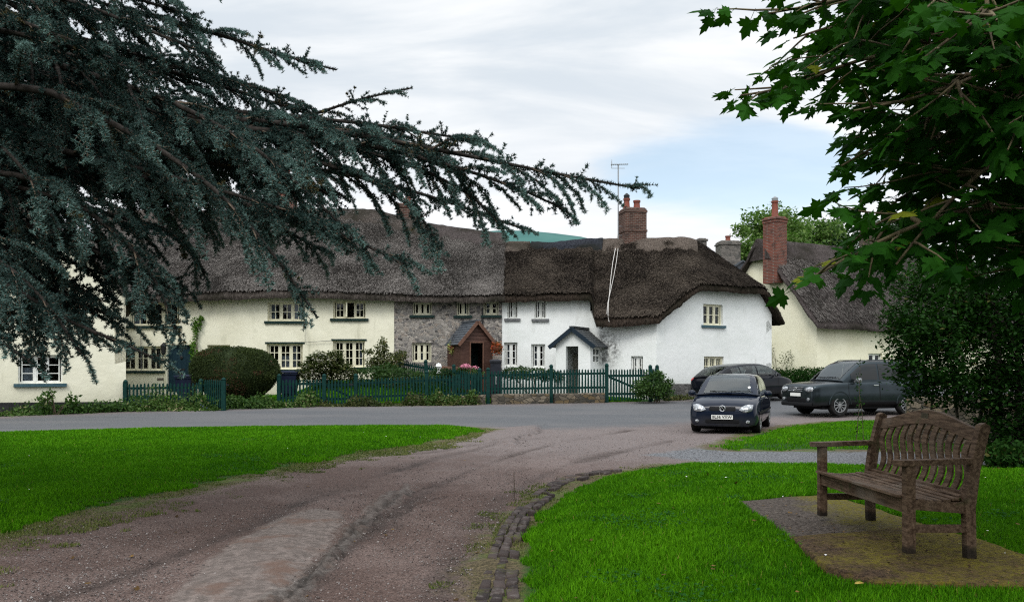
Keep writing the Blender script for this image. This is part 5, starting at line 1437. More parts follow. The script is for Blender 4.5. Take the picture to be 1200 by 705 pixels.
bush('low_hedge', 'dark green low hedge at the foot of the cream gable beyond the cars', 'hedge', [B3(900+8*i, 446-.5*i, 39.5+.2*i, .5, .45, .50) for i in range(9)], 9000, .09, 'hedge', stems=0 or 4)
bush('climbing_plant', 'yellow green climber on the cream wall at right above the dark four wheel drive', 'plant', [B3(1012, 404, 43.9, .35, .15, .55), B3(1010, 417, 43.8, .45, .15, .4), B3(1003, 410, 43.7, .3, .15, .35)], 1500, .10, 'olive', bright=.3, shell=.2)
bush('bare_creeper', 'thin withered creeper stains at the foot of the cream gable', 'plant', [(tuple(K_+Gd*1.6+Vector((-.1, -.12)))+(2.0,), (.8, .2, .5)), (tuple(K_+Gd*2.8+Vector((-.1, -.12)))+(2.4,), (.5, .2, .6))], 500, .07, 'olive', stems=8, stem_r=.006, shell=.1)
bush('climbing_plant', 'light green creeper climbing beside the teal front door', 'plant', [B3(229, 390, 35.85, .10, .08, .50), B3(231, 380, 35.85, .22, .08, .30), B3(226, 414, 35.8, .16, .10, .6), B3(236, 373, 35.85, .12, .06, .15)], 700, .10, 'creeper', stems=3, shell=.2)
bush('flower_plant', 'pink flowers in front of the brown weatherboard porch', 'flowers', [B3(545, 429.5, 33.2, .22, .15, .08), B3(554, 431, 33.2, .2, .15, .06)], 500, .07, 'pink', stems=3)
bush('garden_bush', 'dark leafy shrub in the cottage garden below the pink flowers', 'bush', [B3(548, 437, 33.2, .6, .4, .22), B3(520, 437, 33.4, .5, .4, .2)], 2200, .08, 'shrub', bright=-.3)
# trough and white ornament by the porch
m = MB(); a = at(517, 431, 33.6); b = at(548, 433, 33.4); m.bar(a, b, .28, .16)
tag(m.build('planter', MT['porch_trim'], bevel=.01), 'reddish brown wooden trough before the weatherboard porch', 'planter')
o = at(514, 431, 33.5)
m = MB(); m.lathe([(.10, -.25), (.12, -.2), (.05, -.1), (.06, 0), (.12, .06), (.09, .16), (.001, .2)], o, 12); m.box((o.x+.05, o.y, o.z+.02), (.14, .12, .12))
tag(m.build('garden_ornament', MT['white_paint'], smooth=50), 'small white garden ornament left of the wooden trough', 'ornament')
def basket(label, px, py, d, mat, hang=True, pot='terracotta'):
    c = at(px, py, d); t = thing('hanging_basket', label, 'basket', c)
    cloud('flowers', [((c.x, c.y, c.z+.02), (.27, .22, .20)), ((c.x, c.y, c.z-.10), (.22, .2, .22))], 700, .075, mat, t, shell=.3)
    MB().lathe([(.001, -.20), (.10, -.18), (.19, -.08), (.22, .02)], c, 14).build('bowl', MT[pot], t, True, 50)
    m = MB()
    for k in range(3):
        a = k*2*PI/3; m.tube([(c.x+.2*math.cos(a), c.y+.2*math.sin(a), c.z+.02), (c.x, c.y, c.z+.45)], .006, 5)
    m.bar((c.x, c.y, c.z+.45), (c.x, c.y+.7, c.z+.5), .02)
    m.build('chain', MT['black_metal'], t, True)
basket('hanging basket of yellow and white flowers on the left cheek of the brown porch', 531, 406, 34.9, 'yellowflower')
basket('hanging basket of red flowers right of the brown porch', 582.5, 406.5, 34.3, 'redflower')
# lantern by the door
c = at(191.5, 408.5, 35.82); t = thing('wall_lantern', 'black wall lantern beside the teal front door', 'lamp', c)
MB().lathe([(.05, -.24), (.09, -.2), (.12, .10), (.14, .12), (.03, .24), (.001, .27)], c, 8).build('lamp_case', MT['black_metal'], t, True, 30)
MB().bar((c.x, c.y, c.z+.2), (c.x, c.y+.2, c.z+.2), .03).build('bracket', MT['black_metal'], t, True)
# verge weeds along the far road edge
def weeds(label, pts, n, h, mat, wid=.35, size=.10, name='verge_plants', dens=None):
    P = polyline(pts, .05); i = rng.integers(0, len(P), n)
    x = np.array([P[k].x for k in i])+rng.normal(0, wid*.5, n); y = np.array([P[k].y for k in i])+rng.normal(0, wid, n)
    clump = np.clip(.55+.9*fbm(x*1.1, y*1.1, seed=61), .05, 1.5)
    z = gz(x, y)+rng.uniform(0, 1, n)**1.5*h*clump
    V, F = scatter(LEAF_V, LEAF_F, np.stack([x, y, z], 1), size*rng.uniform(.5, 1.4, n), rotmats(n))
    v = np.clip(rng.normal(.4, .25, n)+.3*fbm(x*.8, y*.8, seed=62), 0, 1)
    return tag(npmesh(name, V, F, MT[mat], attrs={'v': np.repeat(v, 4)}), label, 'plants', kind='stuff')
weeds('weeds and wild flowers in front of the cream gable and teal fence', [fp(-60, 26.0), fp(0, 27.3), fp(80, 28.1), fp(145, 28.9), fp(200, 29.3), fp(262, 29.6)], 9000, .42, 'weed', .22)
weeds('tall weeds tangled in the teal picket fence', [fp(148, 29.1), fp(200, 29.4), fp(255, 29.3)], 3000, .85, 'weed', .15, .08)
weeds('leafy weeds at the foot of the clipped hedge', [fp(265, 30.1), fp(300, 30.2), fp(335, 30.6), fp(370, 30.9)], 4200, .48, 'weed', .2)
weeds('weeds growing along the foot of the green picket fence', [fp(378, 31.0), fp(420, 31.05), fp(470, 31.3), fp(520, 31.5), fp(560, 31.8)], 5200, .42, 'olive', .15)
weeds('green weeds below the fence beside the wall stub', [fp(500, 31.4), fp(530, 31.6), fp(558, 31.75)], 2600, .5, 'weed', .12)
weeds('blue flowers among weeds by the teal fence', [fp(160, 29.2), fp(175, 29.3)], 140, .6, 'blueflower', .1, .06)
weeds('blue flowers by the open teal gate', [fp(236, 29.3), fp(243, 29.3)], 70, .9, 'blueflower', .08, .05)
weeds('grass tufts at the foot of the plinth of the white gable', [tuple(B_+NG*.5), tuple(B_+NG*.5+UG*3), tuple(C_+NG*.5)], 2600, .25, 'olive', .15)
# two taller weeds against the left cottage
bush('tall_weed', 'tall thin weed against the black plinth of the cream gable', 'plant', [B3(52, 470, 27.6, .3, .15, .28), B3(85, 470, 27.9, .25, .15, .25), B3(60, 462, 27.6, .1, .1, .2)], 260, .14, 'weed', stems=9, shell=.1)
# yellow leaf and daisies on the lawn
p = g0(1007, 691, .20); zl = gz1(*p)+.045
m = MB(); m.add([(p[0]+a, p[1]+b, zl+c) for a, b, c in ((-.030, 0, 0), (-.01, -.022, .006), (.022, -.018, .010), (.034, .004, .004), (.012, .024, .010), (-.016, .02, .008), (0, 0, .016))], [(0, 1, 6), (1, 2, 6), (2, 3, 6), (3, 4, 6), (4, 5, 6), (5, 0, 6)])
tag(m.build('fallen_leaf', simple('yellow_dead_leaf', (.36, .27, .05), .7, (.25, .17, .03), 40)), 'single yellow fallen leaf on the grass in front of the bench', 'leaf')
def daisies():
    n = 170; r = 6*(20/6)**rng.uniform(0, 1, n); t = np.radians(rng.uniform(-32, 32, n)); x, y = r*np.sin(t), r*np.cos(t)
    ok = ((sdpoly(LAWN_L, x, y) > .2) & (rng.uniform(0, 1, n) < .5)) | ((sdpoly(LAWN_R, x, y) > .3) & (x > 2.2)); x, y = x[ok], y[ok]; n = len(x)
    disc = [(0, 0, .004)]+[(math.cos(k*PI/4), math.sin(k*PI/4), 0) for k in range(8)]; fc = [(0, 1+k, 1+(k+1) % 8) for k in range(8)]
    V, F = scatter(disc, fc, np.stack([x, y, gz(x, y)+.055], 1), rng.uniform(.006, .012, n), rotmats(n, .3))
    tag(npmesh('daisies', V, F, MT['white_paint']), 'scattered white daisies in the lawns', 'flowers', kind='stuff')
daisies()
def fallen():
    n = 150; r = 4.8*(15/4.8)**rng.uniform(0, 1, n); t = np.radians(rng.uniform(-30, 36, n)); x, y = r*np.sin(t), r*np.cos(t)
    ok = (sdpoly(LAWN_R, x, y) > .1) | (rng.uniform(0, 1, n) < .35); x, y = x[ok], y[ok]; n = len(x)
    lv = [(0, 0, 0), (.30, .25, .06), (.48, .62, .02), (.16, .62, 0), (0, 1, .05), (-.16, .62, 0), (-.48, .62, .02), (-.30, .25, .06)]
    V, F = scatter(lv, [(0, 1, 3), (1, 2, 3), (0, 3, 5), (3, 4, 5), (0, 5, 7), (7, 5, 6)], np.stack([x, y, gz(x, y)+np.where(sdpoly(LAWN_R, x, y) > 0, .048, .012)], 1), rng.uniform(.025, .055, n), rotmats(n, .4))
    t = newmat('fallen_brown_leaves'); k = t.attr('v'); t.out(t.mix(k, (.035, .020, .008), (.17, .10, .03)), .8, .1)
    tag(npmesh('fallen_leaves', V, F, t.m, attrs={'v': np.repeat(rng.uniform(0, 1, n), 8)}), 'small brown fallen leaves scattered over lawn and track', 'leaves', kind='stuff')
fallen()
# thin stake at the kerb
p = g0(602.5, 583); m = MB(); m.tube([(p[0], p[1], -.05), (p[0]+.002, p[1], .14), (p[0]-.003, p[1]+.01, .31)], [.006, .005, .004], 6)
tag(m.build('stake', MT['twig']), 'thin dark stake standing at the edge of the track by the kerb', 'stake')
# ------------------------------------------------------------------ cars
def pchip(xs, ys, x):
    """smooth monotone interpolation"""
    xs, ys = np.asarray(xs, float), np.asarray(ys, float); h = np.diff(xs); d = np.diff(ys)/h
    m = np.zeros_like(ys); m[0], m[-1] = d[0], d[-1]
    for i in range(1, len(xs)-1):
        m[i] = 0 if d[i-1]*d[i] <= 0 else 2*d[i-1]*d[i]/(d[i-1]+d[i])
    i = np.clip(np.searchsorted(xs, x)-1, 0, len(h)-1); t = (x-xs[i])/h[i]
    return (1+2*t)*(1-t)**2*ys[i]+t*(1-t)**2*h[i]*m[i]+t*t*(3-2*t)*ys[i+1]+t*t*(t-1)*h[i]*m[i+1]
def paint(name, c, rough=.05, metallic=.0, spec=.2):
    t = newmat(name); v = t.coord()
    col = t.mix(t.rng(t.noise(2.2, v, 5), .4, .75), c, [k*1.15+.004 for k in c])
    low = t.rng(t.n('ShaderNodeSeparateXYZ', {0: v}).outputs[2], .2, .6, 1, 0)
    col = t.mix(t.math('MULTIPLY', low, t.math('MULTIPLY', t.noise(6, v, 5), .45)), col, (.08, .072, .062))      # road dirt
    return t.out(col, t.mix(t.noise(9, v, 4), (rough,)*3, (rough*1.8,)*3), spec, None, metallic)
def car_glass():
    t = newmat('car_glass')
    g = t.n('ShaderNodeBsdfGlossy', {'Color': (.95, 1, 1), 'Roughness': .02}); tr = t.n('ShaderNodeBsdfTransparent', {'Color': (.50, .56, .55)})
    fr = t.n('ShaderNodeFresnel', {'IOR': 1.6})
    t.n('ShaderNodeOutputMaterial', {'Surface': t.n('ShaderNodeMixShader', {0: t.math('MINIMUM', fr.outputs[0], .8), 1: tr.outputs[0], 2: g.outputs[0]}).outputs[0]})
    return t.m
M_GLASS = car_glass()
M_TINT = simple('tinted_car_glass', (.006, .008, .009), .04, spec=.45)
M_SEAT = simple('dark_seat_cloth', (.012, .012, .013), .9, (.022, .022, .024), 20)
M_TYRE = simple('tyre_rubber', (.009, .009, .009), .85, (.017, .016, .015), 12, spec=.12)
M_TRIM = simple('black_car_plastic', (.008, .008, .009), .65, spec=.12)
M_ALLOY = simple('silver_alloy', (.34, .35, .36), .4, (.24, .24, .24), 9, metallic=.6)
M_CHROME = simple('chrome_trim', (.62, .63, .64), .15, metallic=.95)
M_PLATE = simple('white_number_plate', (.72, .72, .68), .5)
M_INK = simple('black_plate_letters', (.008, .008, .008), .6)
M_RED = simple('red_lamp_lens', (.30, .008, .012), .15, (.42, .02, .02), 20, spec=.6)
M_SEAM = simple('door_gap_rubber', (.004, .004, .004), .8)
def lamp_mat():
    t = newmat('headlamp_lens'); v = t.coord()
    vo = t.n('ShaderNodeTexVoronoi', {'Vector': v, 'Scale': 14.})
    col = t.mix(t.rng(vo.outputs[0], .15, .5), (.62, .64, .66), (.20, .21, .22))
    return t.out(col, .08, .7, None, .25, coat=1.)
M_LAMP = lamp_mat()
def text_mesh(name, txt, size, mat, parent, loc, rot, extrude=.002, bold=.0):
    cu = bpy.data.curves.new(name, 'FONT'); cu.body = txt; cu.size = size; cu.extrude = extrude; cu.align_x = 'CENTER'; cu.align_y = 'CENTER'; cu.offset = bold
    o = bpy.data.objects.new(name, cu); COL.objects.link(o)
    dg = bpy.context.evaluated_depsgraph_get(); me = bpy.data.meshes.new_from_object(o.evaluated_get(dg)); bpy.data.objects.remove(o)
    me.materials.clear(); me.transform(Matrix.Translation(loc) @ rot)
    return link(name, me, mat, parent)

class Car:
    def __init__(s, st, cab, wheels, spec):
        """st: rows (x, zb, zsh, zc, w, wsh); cab: dict of the glasshouse; wheels: (xf, xr, radius, width)"""
        s.st = np.array(st, float); s.cab = cab; s.wh = wheels; s.sp = spec
        s.x0, s.x1 = s.st[0, 0], s.st[-1, 0]
    def sec(s, x):
        x = np.clip(x, s.x0, s.x1)
        return [float(pchip(s.st[:, 0], s.st[:, k], np.array([x]))[0]) for k in range(1, 6)]
    def body_pt(s, x, u):
        """u 0 underside centre .. 1 top centre, left side"""
        zb, zs, zc, w, ws = s.sec(x)
        h = zs-zb
        P = [(0, zb), (.80*w, zb), (w*.955, zb+.05*h+.02), (w*.995, zb+.30*h), (w, zb+.50*h), (w*.985, zb+.72*h), (ws+(w-ws)*.62, zb+.91*h), (ws, zs), (ws*.80, zs+.52*(zc-zs)), (ws*.45, zs+.90*(zc-zs)), (0, zc)]
        K = [0, .12, .17, .30, .42, .54, .64, .72, .80, .90, 1.0]
        y = float(pchip(K, [p[0] for p in P], np.array([u]))[0]); z = float(pchip(K, [p[1] for p in P], np.array([u]))[0])
        return Vector((x, y, z))
    def u_at_z(s, x, z, lo=.12, hi=.72):
        for _ in range(30):
            m = (lo+hi)/2
            if s.body_pt(x, m).z < z: lo = m
            else: hi = m
        return lo
    def body(s, mat, root):
        xs = list(np.linspace(s.x0, s.x1, 46)); xs += [s.x0+.03, s.x0+.07, s.x1-.03, s.x1-.07]; xs = sorted(set(xs))
        us = np.linspace(0, 1, 31); m = MB(); ring = []
        for x in xs:
            r = [s.body_pt(x, u) for u in us]; r = r+[Vector((p.x, -p.y, p.z)) for p in reversed(r[1:-1])]
            ring.append(r)
        k = len(ring[0]); vs = [p for r in ring for p in r]
        fs = [(i*k+j, i*k+(j+1) % k, (i+1)*k+(j+1) % k, (i+1)*k+j) for i in range(len(ring)-1) for j in range(k)]
        fs += [tuple(reversed(range(k))), tuple((len(ring)-1)*k+j for j in range(k))]
        o = m.add(vs, fs).build('body', mat, root, smooth=38)
        xf, xr, R, wd = s.wh
        cut = MB()
        for x in (xf, xr):
            for sg in (-1, 1):
                yo = s.sec(x)[3]
                cut.lathe([(R*1.13, 0), (R*1.13, .40)], (x, sg*(yo+.12)-(.40 if sg > 0 else 0), R), 40, Matrix.Rotation(-PI/2, 3, 'X'))
        c = cut.build('arch_cut', None); 
        md = o.modifiers.new('arch', 'BOOLEAN'); md.object = c; md.operation = 'DIFFERENCE'; md.solver = 'EXACT'
        dg = bpy.context.evaluated_depsgraph_get(); me = bpy.data.meshes.new_from_object(o.evaluated_get(dg))
        o.modifiers.clear(); o.data = me; bpy.data.objects.remove(c)
        me.polygons.foreach_set('use_smooth', [True]*len(me.polygons)); me.set_sharp_from_angle(angle=math.radians(38))
        s.root = root; return o
    def cab_pt(s, x, u, off=0.):
        c = s.cab
        def raw(x, u):
            zt = float(pchip(c['x'], c['z'], np.array([x]))[0]); zb = c['zb'](x) if callable(c['zb']) else c['zb']
            zr = max(c['z']); H = zr-zb; f = max(0, min(1, (zt-zb)/H))
            wb = float(np.interp(x, c['wx'], c['wb'])); wt = wb-c['lean']*f
            P = [(wb, zb-.05), (wb-c['lean']*f*.42, zb+(zt-zb)*.5), (wt, zt-.045*f-.004), (wt-.035, zt-.012*f), (wt-.12, zt+.004), (wt*.5, zt+.022), (0, zt+.03)]
            K = [0, .30, .60, .66, .72, .86, 1.]
            y = float(pchip(K, [p[0] for p in P], np.array([u]))[0]); z = float(pchip(K, [p[1] for p in P], np.array([u]))[0])
            xm = (c['x'][0]+c['x'][-1])/2
            bow = c.get('bow', .10)*(1-(y/max(wb, .01))**2)*(1-f*.6)
            return Vector((x+(bow if x > xm else -bow*.6)*min(1, abs(x-xm)/.9), y, z))
        p = raw(x, u)
        if off:
            a = raw(x+.02, u)-raw(x-.02, u); b = raw(x, min(1, u+.02))-raw(x, max(0, u-.02)); n = a.cross(b); 
            if n.length > 1e-9:
                n.normalize()
                if n.dot(Vector((0, max(p.y, .05), .3))) < 0: n = -n
                p = p+n*off
        return p
    def cabin(s, mat, root):
        c = s.cab; xf0, xf1, xr1, xr0 = c['scr']
        xs = sorted(set(list(np.linspace(c['x'][0], c['x'][-1], 44))+[xf1-.02, xf0-.03, xr0+.05, xr1+.02]+[q for a in c['side'] for q in a])); us = sorted(set(list(np.linspace(0, 1, 25))+[.10, .555, .735, .75])); ring = []
        def hole(x, u):
            u = u if u <= 1 else 2-u
            return (xf1-.02 < x < xf0-.03 and u > .735) or (xr0+.05 < x < xr1+.02 and u > .75) or (.10 < u < .555 and any(a < x < b for a, b in c['side']))
        for x in xs:
            r = [s.cab_pt(x, u) for u in us]; ring.append(r+[Vector((p.x, -p.y, p.z)) for p in reversed(r[:-1])])
        k = len(ring[0]); m = MB()
        uu = list(us)+[2-u for u in reversed(us[:-1])]
        fs = [(i*k+j, i*k+j+1, (i+1)*k+j+1, (i+1)*k+j) for i in range(len(ring)-1) for j in range(k-1) if not hole((xs[i]+xs[i+1])/2, (uu[j]+uu[j+1])/2)]
        fs += [tuple(range(k)), tuple(reversed([(len(ring)-1)*k+j for j in range(k)]))]
        return m.add([p for r in ring for p in r], fs).build('cabin', mat, root, smooth=40)
    def patch(s, fn, a0, a1, b0, b1, na, nb, name, mat, parent, both=False, side=1, th=0):
        m = MB()
        vs = []
        for i in range(na+1):
            for j in range(nb+1):
                lo, hi = (b0(a0+(a1-a0)*i/na) if callable(b0) else b0), (b1(a0+(a1-a0)*i/na) if callable(b1) else b1)
                p = fn(a0+(a1-a0)*i/na, lo+(hi-lo)*j/nb); vs.append(Vector((p.x, p.y*side, p.z)))
        n = nb+1
        fs = [(i*n+j, i*n+j+1, (i+1)*n+j+1, (i+1)*n+j) for i in range(na) for j in range(nb)]
        m.add(vs, fs)
        if both:
            k = len(vs); m.add([(v.x, -v.y, v.z) for v in vs], [tuple(reversed(f)) for f in fs])
        me = bpy.data.meshes.new(name); me.from_pydata(m.v, [], m.f)
        bm = bmesh.new(); bm.from_mesh(me); bmesh.ops.remove_doubles(bm, verts=bm.verts, dist=.0008); bmesh.ops.recalc_face_normals(bm, faces=bm.faces)
        ctr = Vector((0, 0, .75)) if not callable(getattr(s, 'ctr', None)) else s.ctr
        if sum(q.normal.dot(q.calc_center_median()-ctr)*q.calc_area() for q in bm.faces) < 0: bmesh.ops.reverse_faces(bm, faces=bm.faces)
        bm.to_mesh(me); bm.free()
        return link(name, me, mat, parent, smooth='all')
    def glass(s, root, dark=None):
        c = s.cab; cp = lambda x, u: s.cab_pt(x, u, .007)
        xf0, xf1, xr1, xr0 = c['scr']
        s.patch(cp, xf1-.02, xf0-.03, .735, 1., 12, 12, 'windscreen', M_GLASS, root, both=True)
        s.patch(cp, xr0+.05, xr1+.02, .75, 1., 8, 10, 'rear_window', M_GLASS, root, both=True)
        for a, b in c['side']:
            for sg in (1, -1):
                s.patch(cp, a, b, .10, .555, 14, 6, 'side_window', dark or M_GLASS, root, side=sg)
    def inside(s, root, xs, zt, w=.36):
        """seats, dashboard and wheel seen through the glass"""
        zb = s.cab['zb']
        for x, rear in xs:
            for y in ((w, -w) if not rear else (w*.95, -w*.95)):
                m = MB().box((x, y, zb-.05), (.14, .44, (zt-zb)*1.1), Matrix.Rotation(-.2, 3, 'Y'), .85)
                m.sphere((x-.09, y, zt-.02), (.06, .13, .085), 12, 8); m.build('seat', M_SEAT, root, bevel=.02)
        xd = s.cab['scr'][0]-.30
        MB().box((xd, 0, zb+.02), (.42, 1.2, .10)).build('dashboard', M_SEAT, root, bevel=.03)
        m = MB(); cx_, cz = xd-.30, zb+.06
        m.tube([(cx_-.05*math.sin(a), -w+.17*math.cos(a), cz+.17*math.sin(a)) for a in np.linspace(0, 2*PI, 21)], .014, 6); m.build('steering_wheel', M_SEAT, root, smooth=60)
        MB().box((s.cab['scr'][1]+.08, 0, zt+.07), (.02, .2, .06)).build('rear_view_mirror', M_SEAT, root, bevel=.008)
    def front_pt(s, y, z, off=.0):
        """point on the nose at lateral y, height z"""
        lo, hi = s.x1-.9, s.x1
        for _ in range(26):
            mid = (lo+hi)/2
            zb, zs, zc, w, ws = s.sec(mid)
            top = zs+(zc-zs)*max(0, 1-(abs(y)/max(ws, .05))**2)
            h = zs-zb; ww = w if z < zb+.6*h else w+(ws-w)*min(1, (z-zb-.6*h)/(.4*h))
            if z < top and z > zb-.02 and abs(y) < ww: lo = mid
            else: hi = mid
        return Vector((lo+off, y, z))
    def rear_pt(s, y, z, off=.0):
        lo, hi = s.x0, s.x0+.9
        for _ in range(26):
            mid = (lo+hi)/2; zb, zs, zc, w, ws = s.sec(mid)
            if z < zs+.02 and z > zb-.02 and abs(y) < w: hi = mid
            else: lo = mid
        return Vector((hi-off, y, z))
    def facing(s, outline, name, mat, parent, off=.012, mirror=False, fn=None, dome=.02):
        """a fitting of the nose (lamp, grille): outline in (y, z), following the bodywork and slightly domed"""
        fn = fn or s.front_pt
        cy = sum(p[0] for p in outline)/len(outline); cz = sum(p[1] for p in outline)/len(outline)
        objs = []
        for sg in ((1, -1) if mirror else (1,)):
            vs, fs = [], []; n = len(outline); rings = [1., .8, .55, .28]
            for r in rings:
                for y, z in outline:
                    yy, zz = cy+(y-cy)*r, cz+(z-cz)*r
                    p = fn(yy, zz, (-.03 if r == 1. else off+dome*(1-r*r))); vs.append((p.x, p.y*sg, p.z))
            p = fn(cy, cz, off+dome); vs.append((p.x, p.y*sg, p.z))
            for a in range(len(rings)-1):
                for j in range(n): fs.append((a*n+j, a*n+(j+1) % n, (a+1)*n+(j+1) % n, (a+1)*n+j))
            for j in range(n): fs.append(((len(rings)-1)*n+j, (len(rings)-1)*n+(j+1) % n, len(vs)-1))
            objs.append(MB().add(vs, fs).build(name, mat, parent, smooth=50))
        return objs
    def wheels(s, root, spokes=9, double=False, thin=.038):
        xf, xr, R, wd = s.wh
        for x in (xf, xr):
            for sg in (-1, 1):
                y = sg*(s.sec(x)[3]-.005-wd/2); M = Matrix.Rotation(-sg*PI/2, 3, 'X')        # local z -> outward
                r0 = R*.66
                prof = [(r0, -wd/2), (R*.93, -wd/2), (R, -wd*.36), (R, wd*.36), (R*.93, wd/2), (r0+.03, wd/2), (r0, wd/2-.02), (r0*.97, 0)]
                wv = MB().lathe(prof, (x, y, R), 36, M).build('wheel', M_TYRE, root, smooth=40)
                rm = MB()
                rm.lathe([(r0*1.0, wd/2-.012), (r0*1.02, wd/2+.001), (r0*.93, wd/2+.002), (r0*.90, wd/2-.03), (r0*.88, 0)], (x, y, R), 36, M, cap=False)
                rm.lathe([(.001, wd/2-.005), (.05, wd/2-.008), (.065, wd/2-.03), (.07, wd/2-.06)], (x, y, R), 16, M)
                for k in range(spokes):
                    a = 2*PI*k/spokes
                    for da in ((-.09, .09) if double else (0,)):
                        p = Vector((math.cos(a)*.05, math.sin(a)*.05, wd/2-.022)); q = Vector((math.cos(a+da)*r0*.93, math.sin(a+da)*r0*.93, wd/2-.012))
                        c_ = Vector((x, y, R)); up = M @ Vector((0, 0, 1))
                        rm.bar(M @ p+c_, M @ q+c_, (.026 if double else thin), .022, up=up)
                rm.build('rim', M_ALLOY, wv, smooth=40)
                MB().lathe([(.001, wd/2-.07), (r0*.9, wd/2-.075), (r0*.9, wd/2-.10)], (x, y, R), 24, M).build('brake_disc', M_TRIM, wv, smooth=40)
    def mirror(s, x, z, mat, root, w=.17, h=.13):
        for sg in (1, -1):
            y = s.sec(x)[4]*sg
            m = MB().sphere((x-.02, y+sg*.16, z), (.075, w*.58, h*.60), 14, 10)
            m.bar((x, y, z-.05), (x, y+sg*.10, z-.02), .05, .04)
            o = m.build('wing_mirror', mat, root, smooth=60)
            MB().box((x-.082, y+sg*.16, z), (.012, w*.75, h*.78)).build('mirror_glass', M_CHROME, o, bevel=.004)
    def door(s, x0, x1, root, mat, zlo=.32, handle=.12, hm=None):
        for sg in (1, -1):
            def fn(x, u):
                p = s.body_pt(x, u); p.y += .0045; return p
            lo = lambda x: s.u_at_z(x, zlo)
            d = s.patch(fn, x0, x1, lo, .715, 10, 10, 'door', mat, root, side=sg)
            # dark gap round it
            m = MB(); pts = [s.body_pt(x0-.008, u) for u in np.linspace(s.u_at_z(x0, zlo), .715, 9)]; pts2 = [s.body_pt(x1+.008, u) for u in np.linspace(s.u_at_z(x1, zlo), .715, 9)]
            bt = [s.body_pt(x, s.u_at_z(x, zlo-.01)) for x in np.linspace(x0, x1, 9)]
            for q in (pts, pts2, bt): m.tube([(p.x, (p.y+.001)*sg, p.z) for p in q], .0055, 5)
            m.build('door_seam', M_SEAM, d)
            xh = x0+handle; ph = s.body_pt(xh, s.u_at_z(xh, s.sec(xh)[1]-.10))
            MB().box((xh+.02, (ph.y+.018)*sg, ph.z), (.19, .03, .032)).build('handle', hm or mat, d, bevel=.008)
    def plate(s, root, txt, z, front=True, w=.50, h=.105):
        y0 = 0; p = (s.front_pt(0, z) if front else s.rear_pt(0, z)); sg = 1 if front else -1
        x = p.x+.028*sg
        o = MB().box((x, 0, z), (.012, w, h)).build('number_plate', M_PLATE if front else simple('yellow_number_plate', (.55, .42, .04), .5), root, bevel=.003)
        if txt:
            R_ = Matrix.Rotation(PI/2*sg, 4, 'Z') @ Matrix.Rotation(PI/2, 4, 'X')
            text_mesh('plate_letters', txt, .098, M_INK, o, Vector((x+.008*sg, 0, z)), R_, .001, .0022)
        return o
def boxy(w, h, z, c=.25, n=4, y=0):
    """rounded outline in (y, z)"""
    r = min(w, h)*c; o = []
    for (sx, sz, a0) in ((1, 1, 0), (-1, 1, PI/2), (-1, -1, PI), (1, -1, 3*PI/2)):
        for k in range(n+1):
            a = a0+PI/2*k/n; o.append((y+sx*(w/2-r)+r*math.cos(a), z+sz*(h/2-r)+r*math.sin(a)))
    return o
def wipers(car, root, x, z, w):
    m = MB()
    for y0, y1 in ((.12, -.42), (.62, .10)):
        a = car.cab_pt(x, .99, .02); 
        def q(y, f): 
            xx = x-f*.22; p = car.cab_pt(xx, 1., .02); return Vector((p.x-.10*(abs(y)/w)**2, y, p.z+.006))
        m.tube([q(y0, 0), q((y0+y1)/2, .06), q(y1, .10)], .009, 5)
    m.build('wiper', M_TRIM, root)

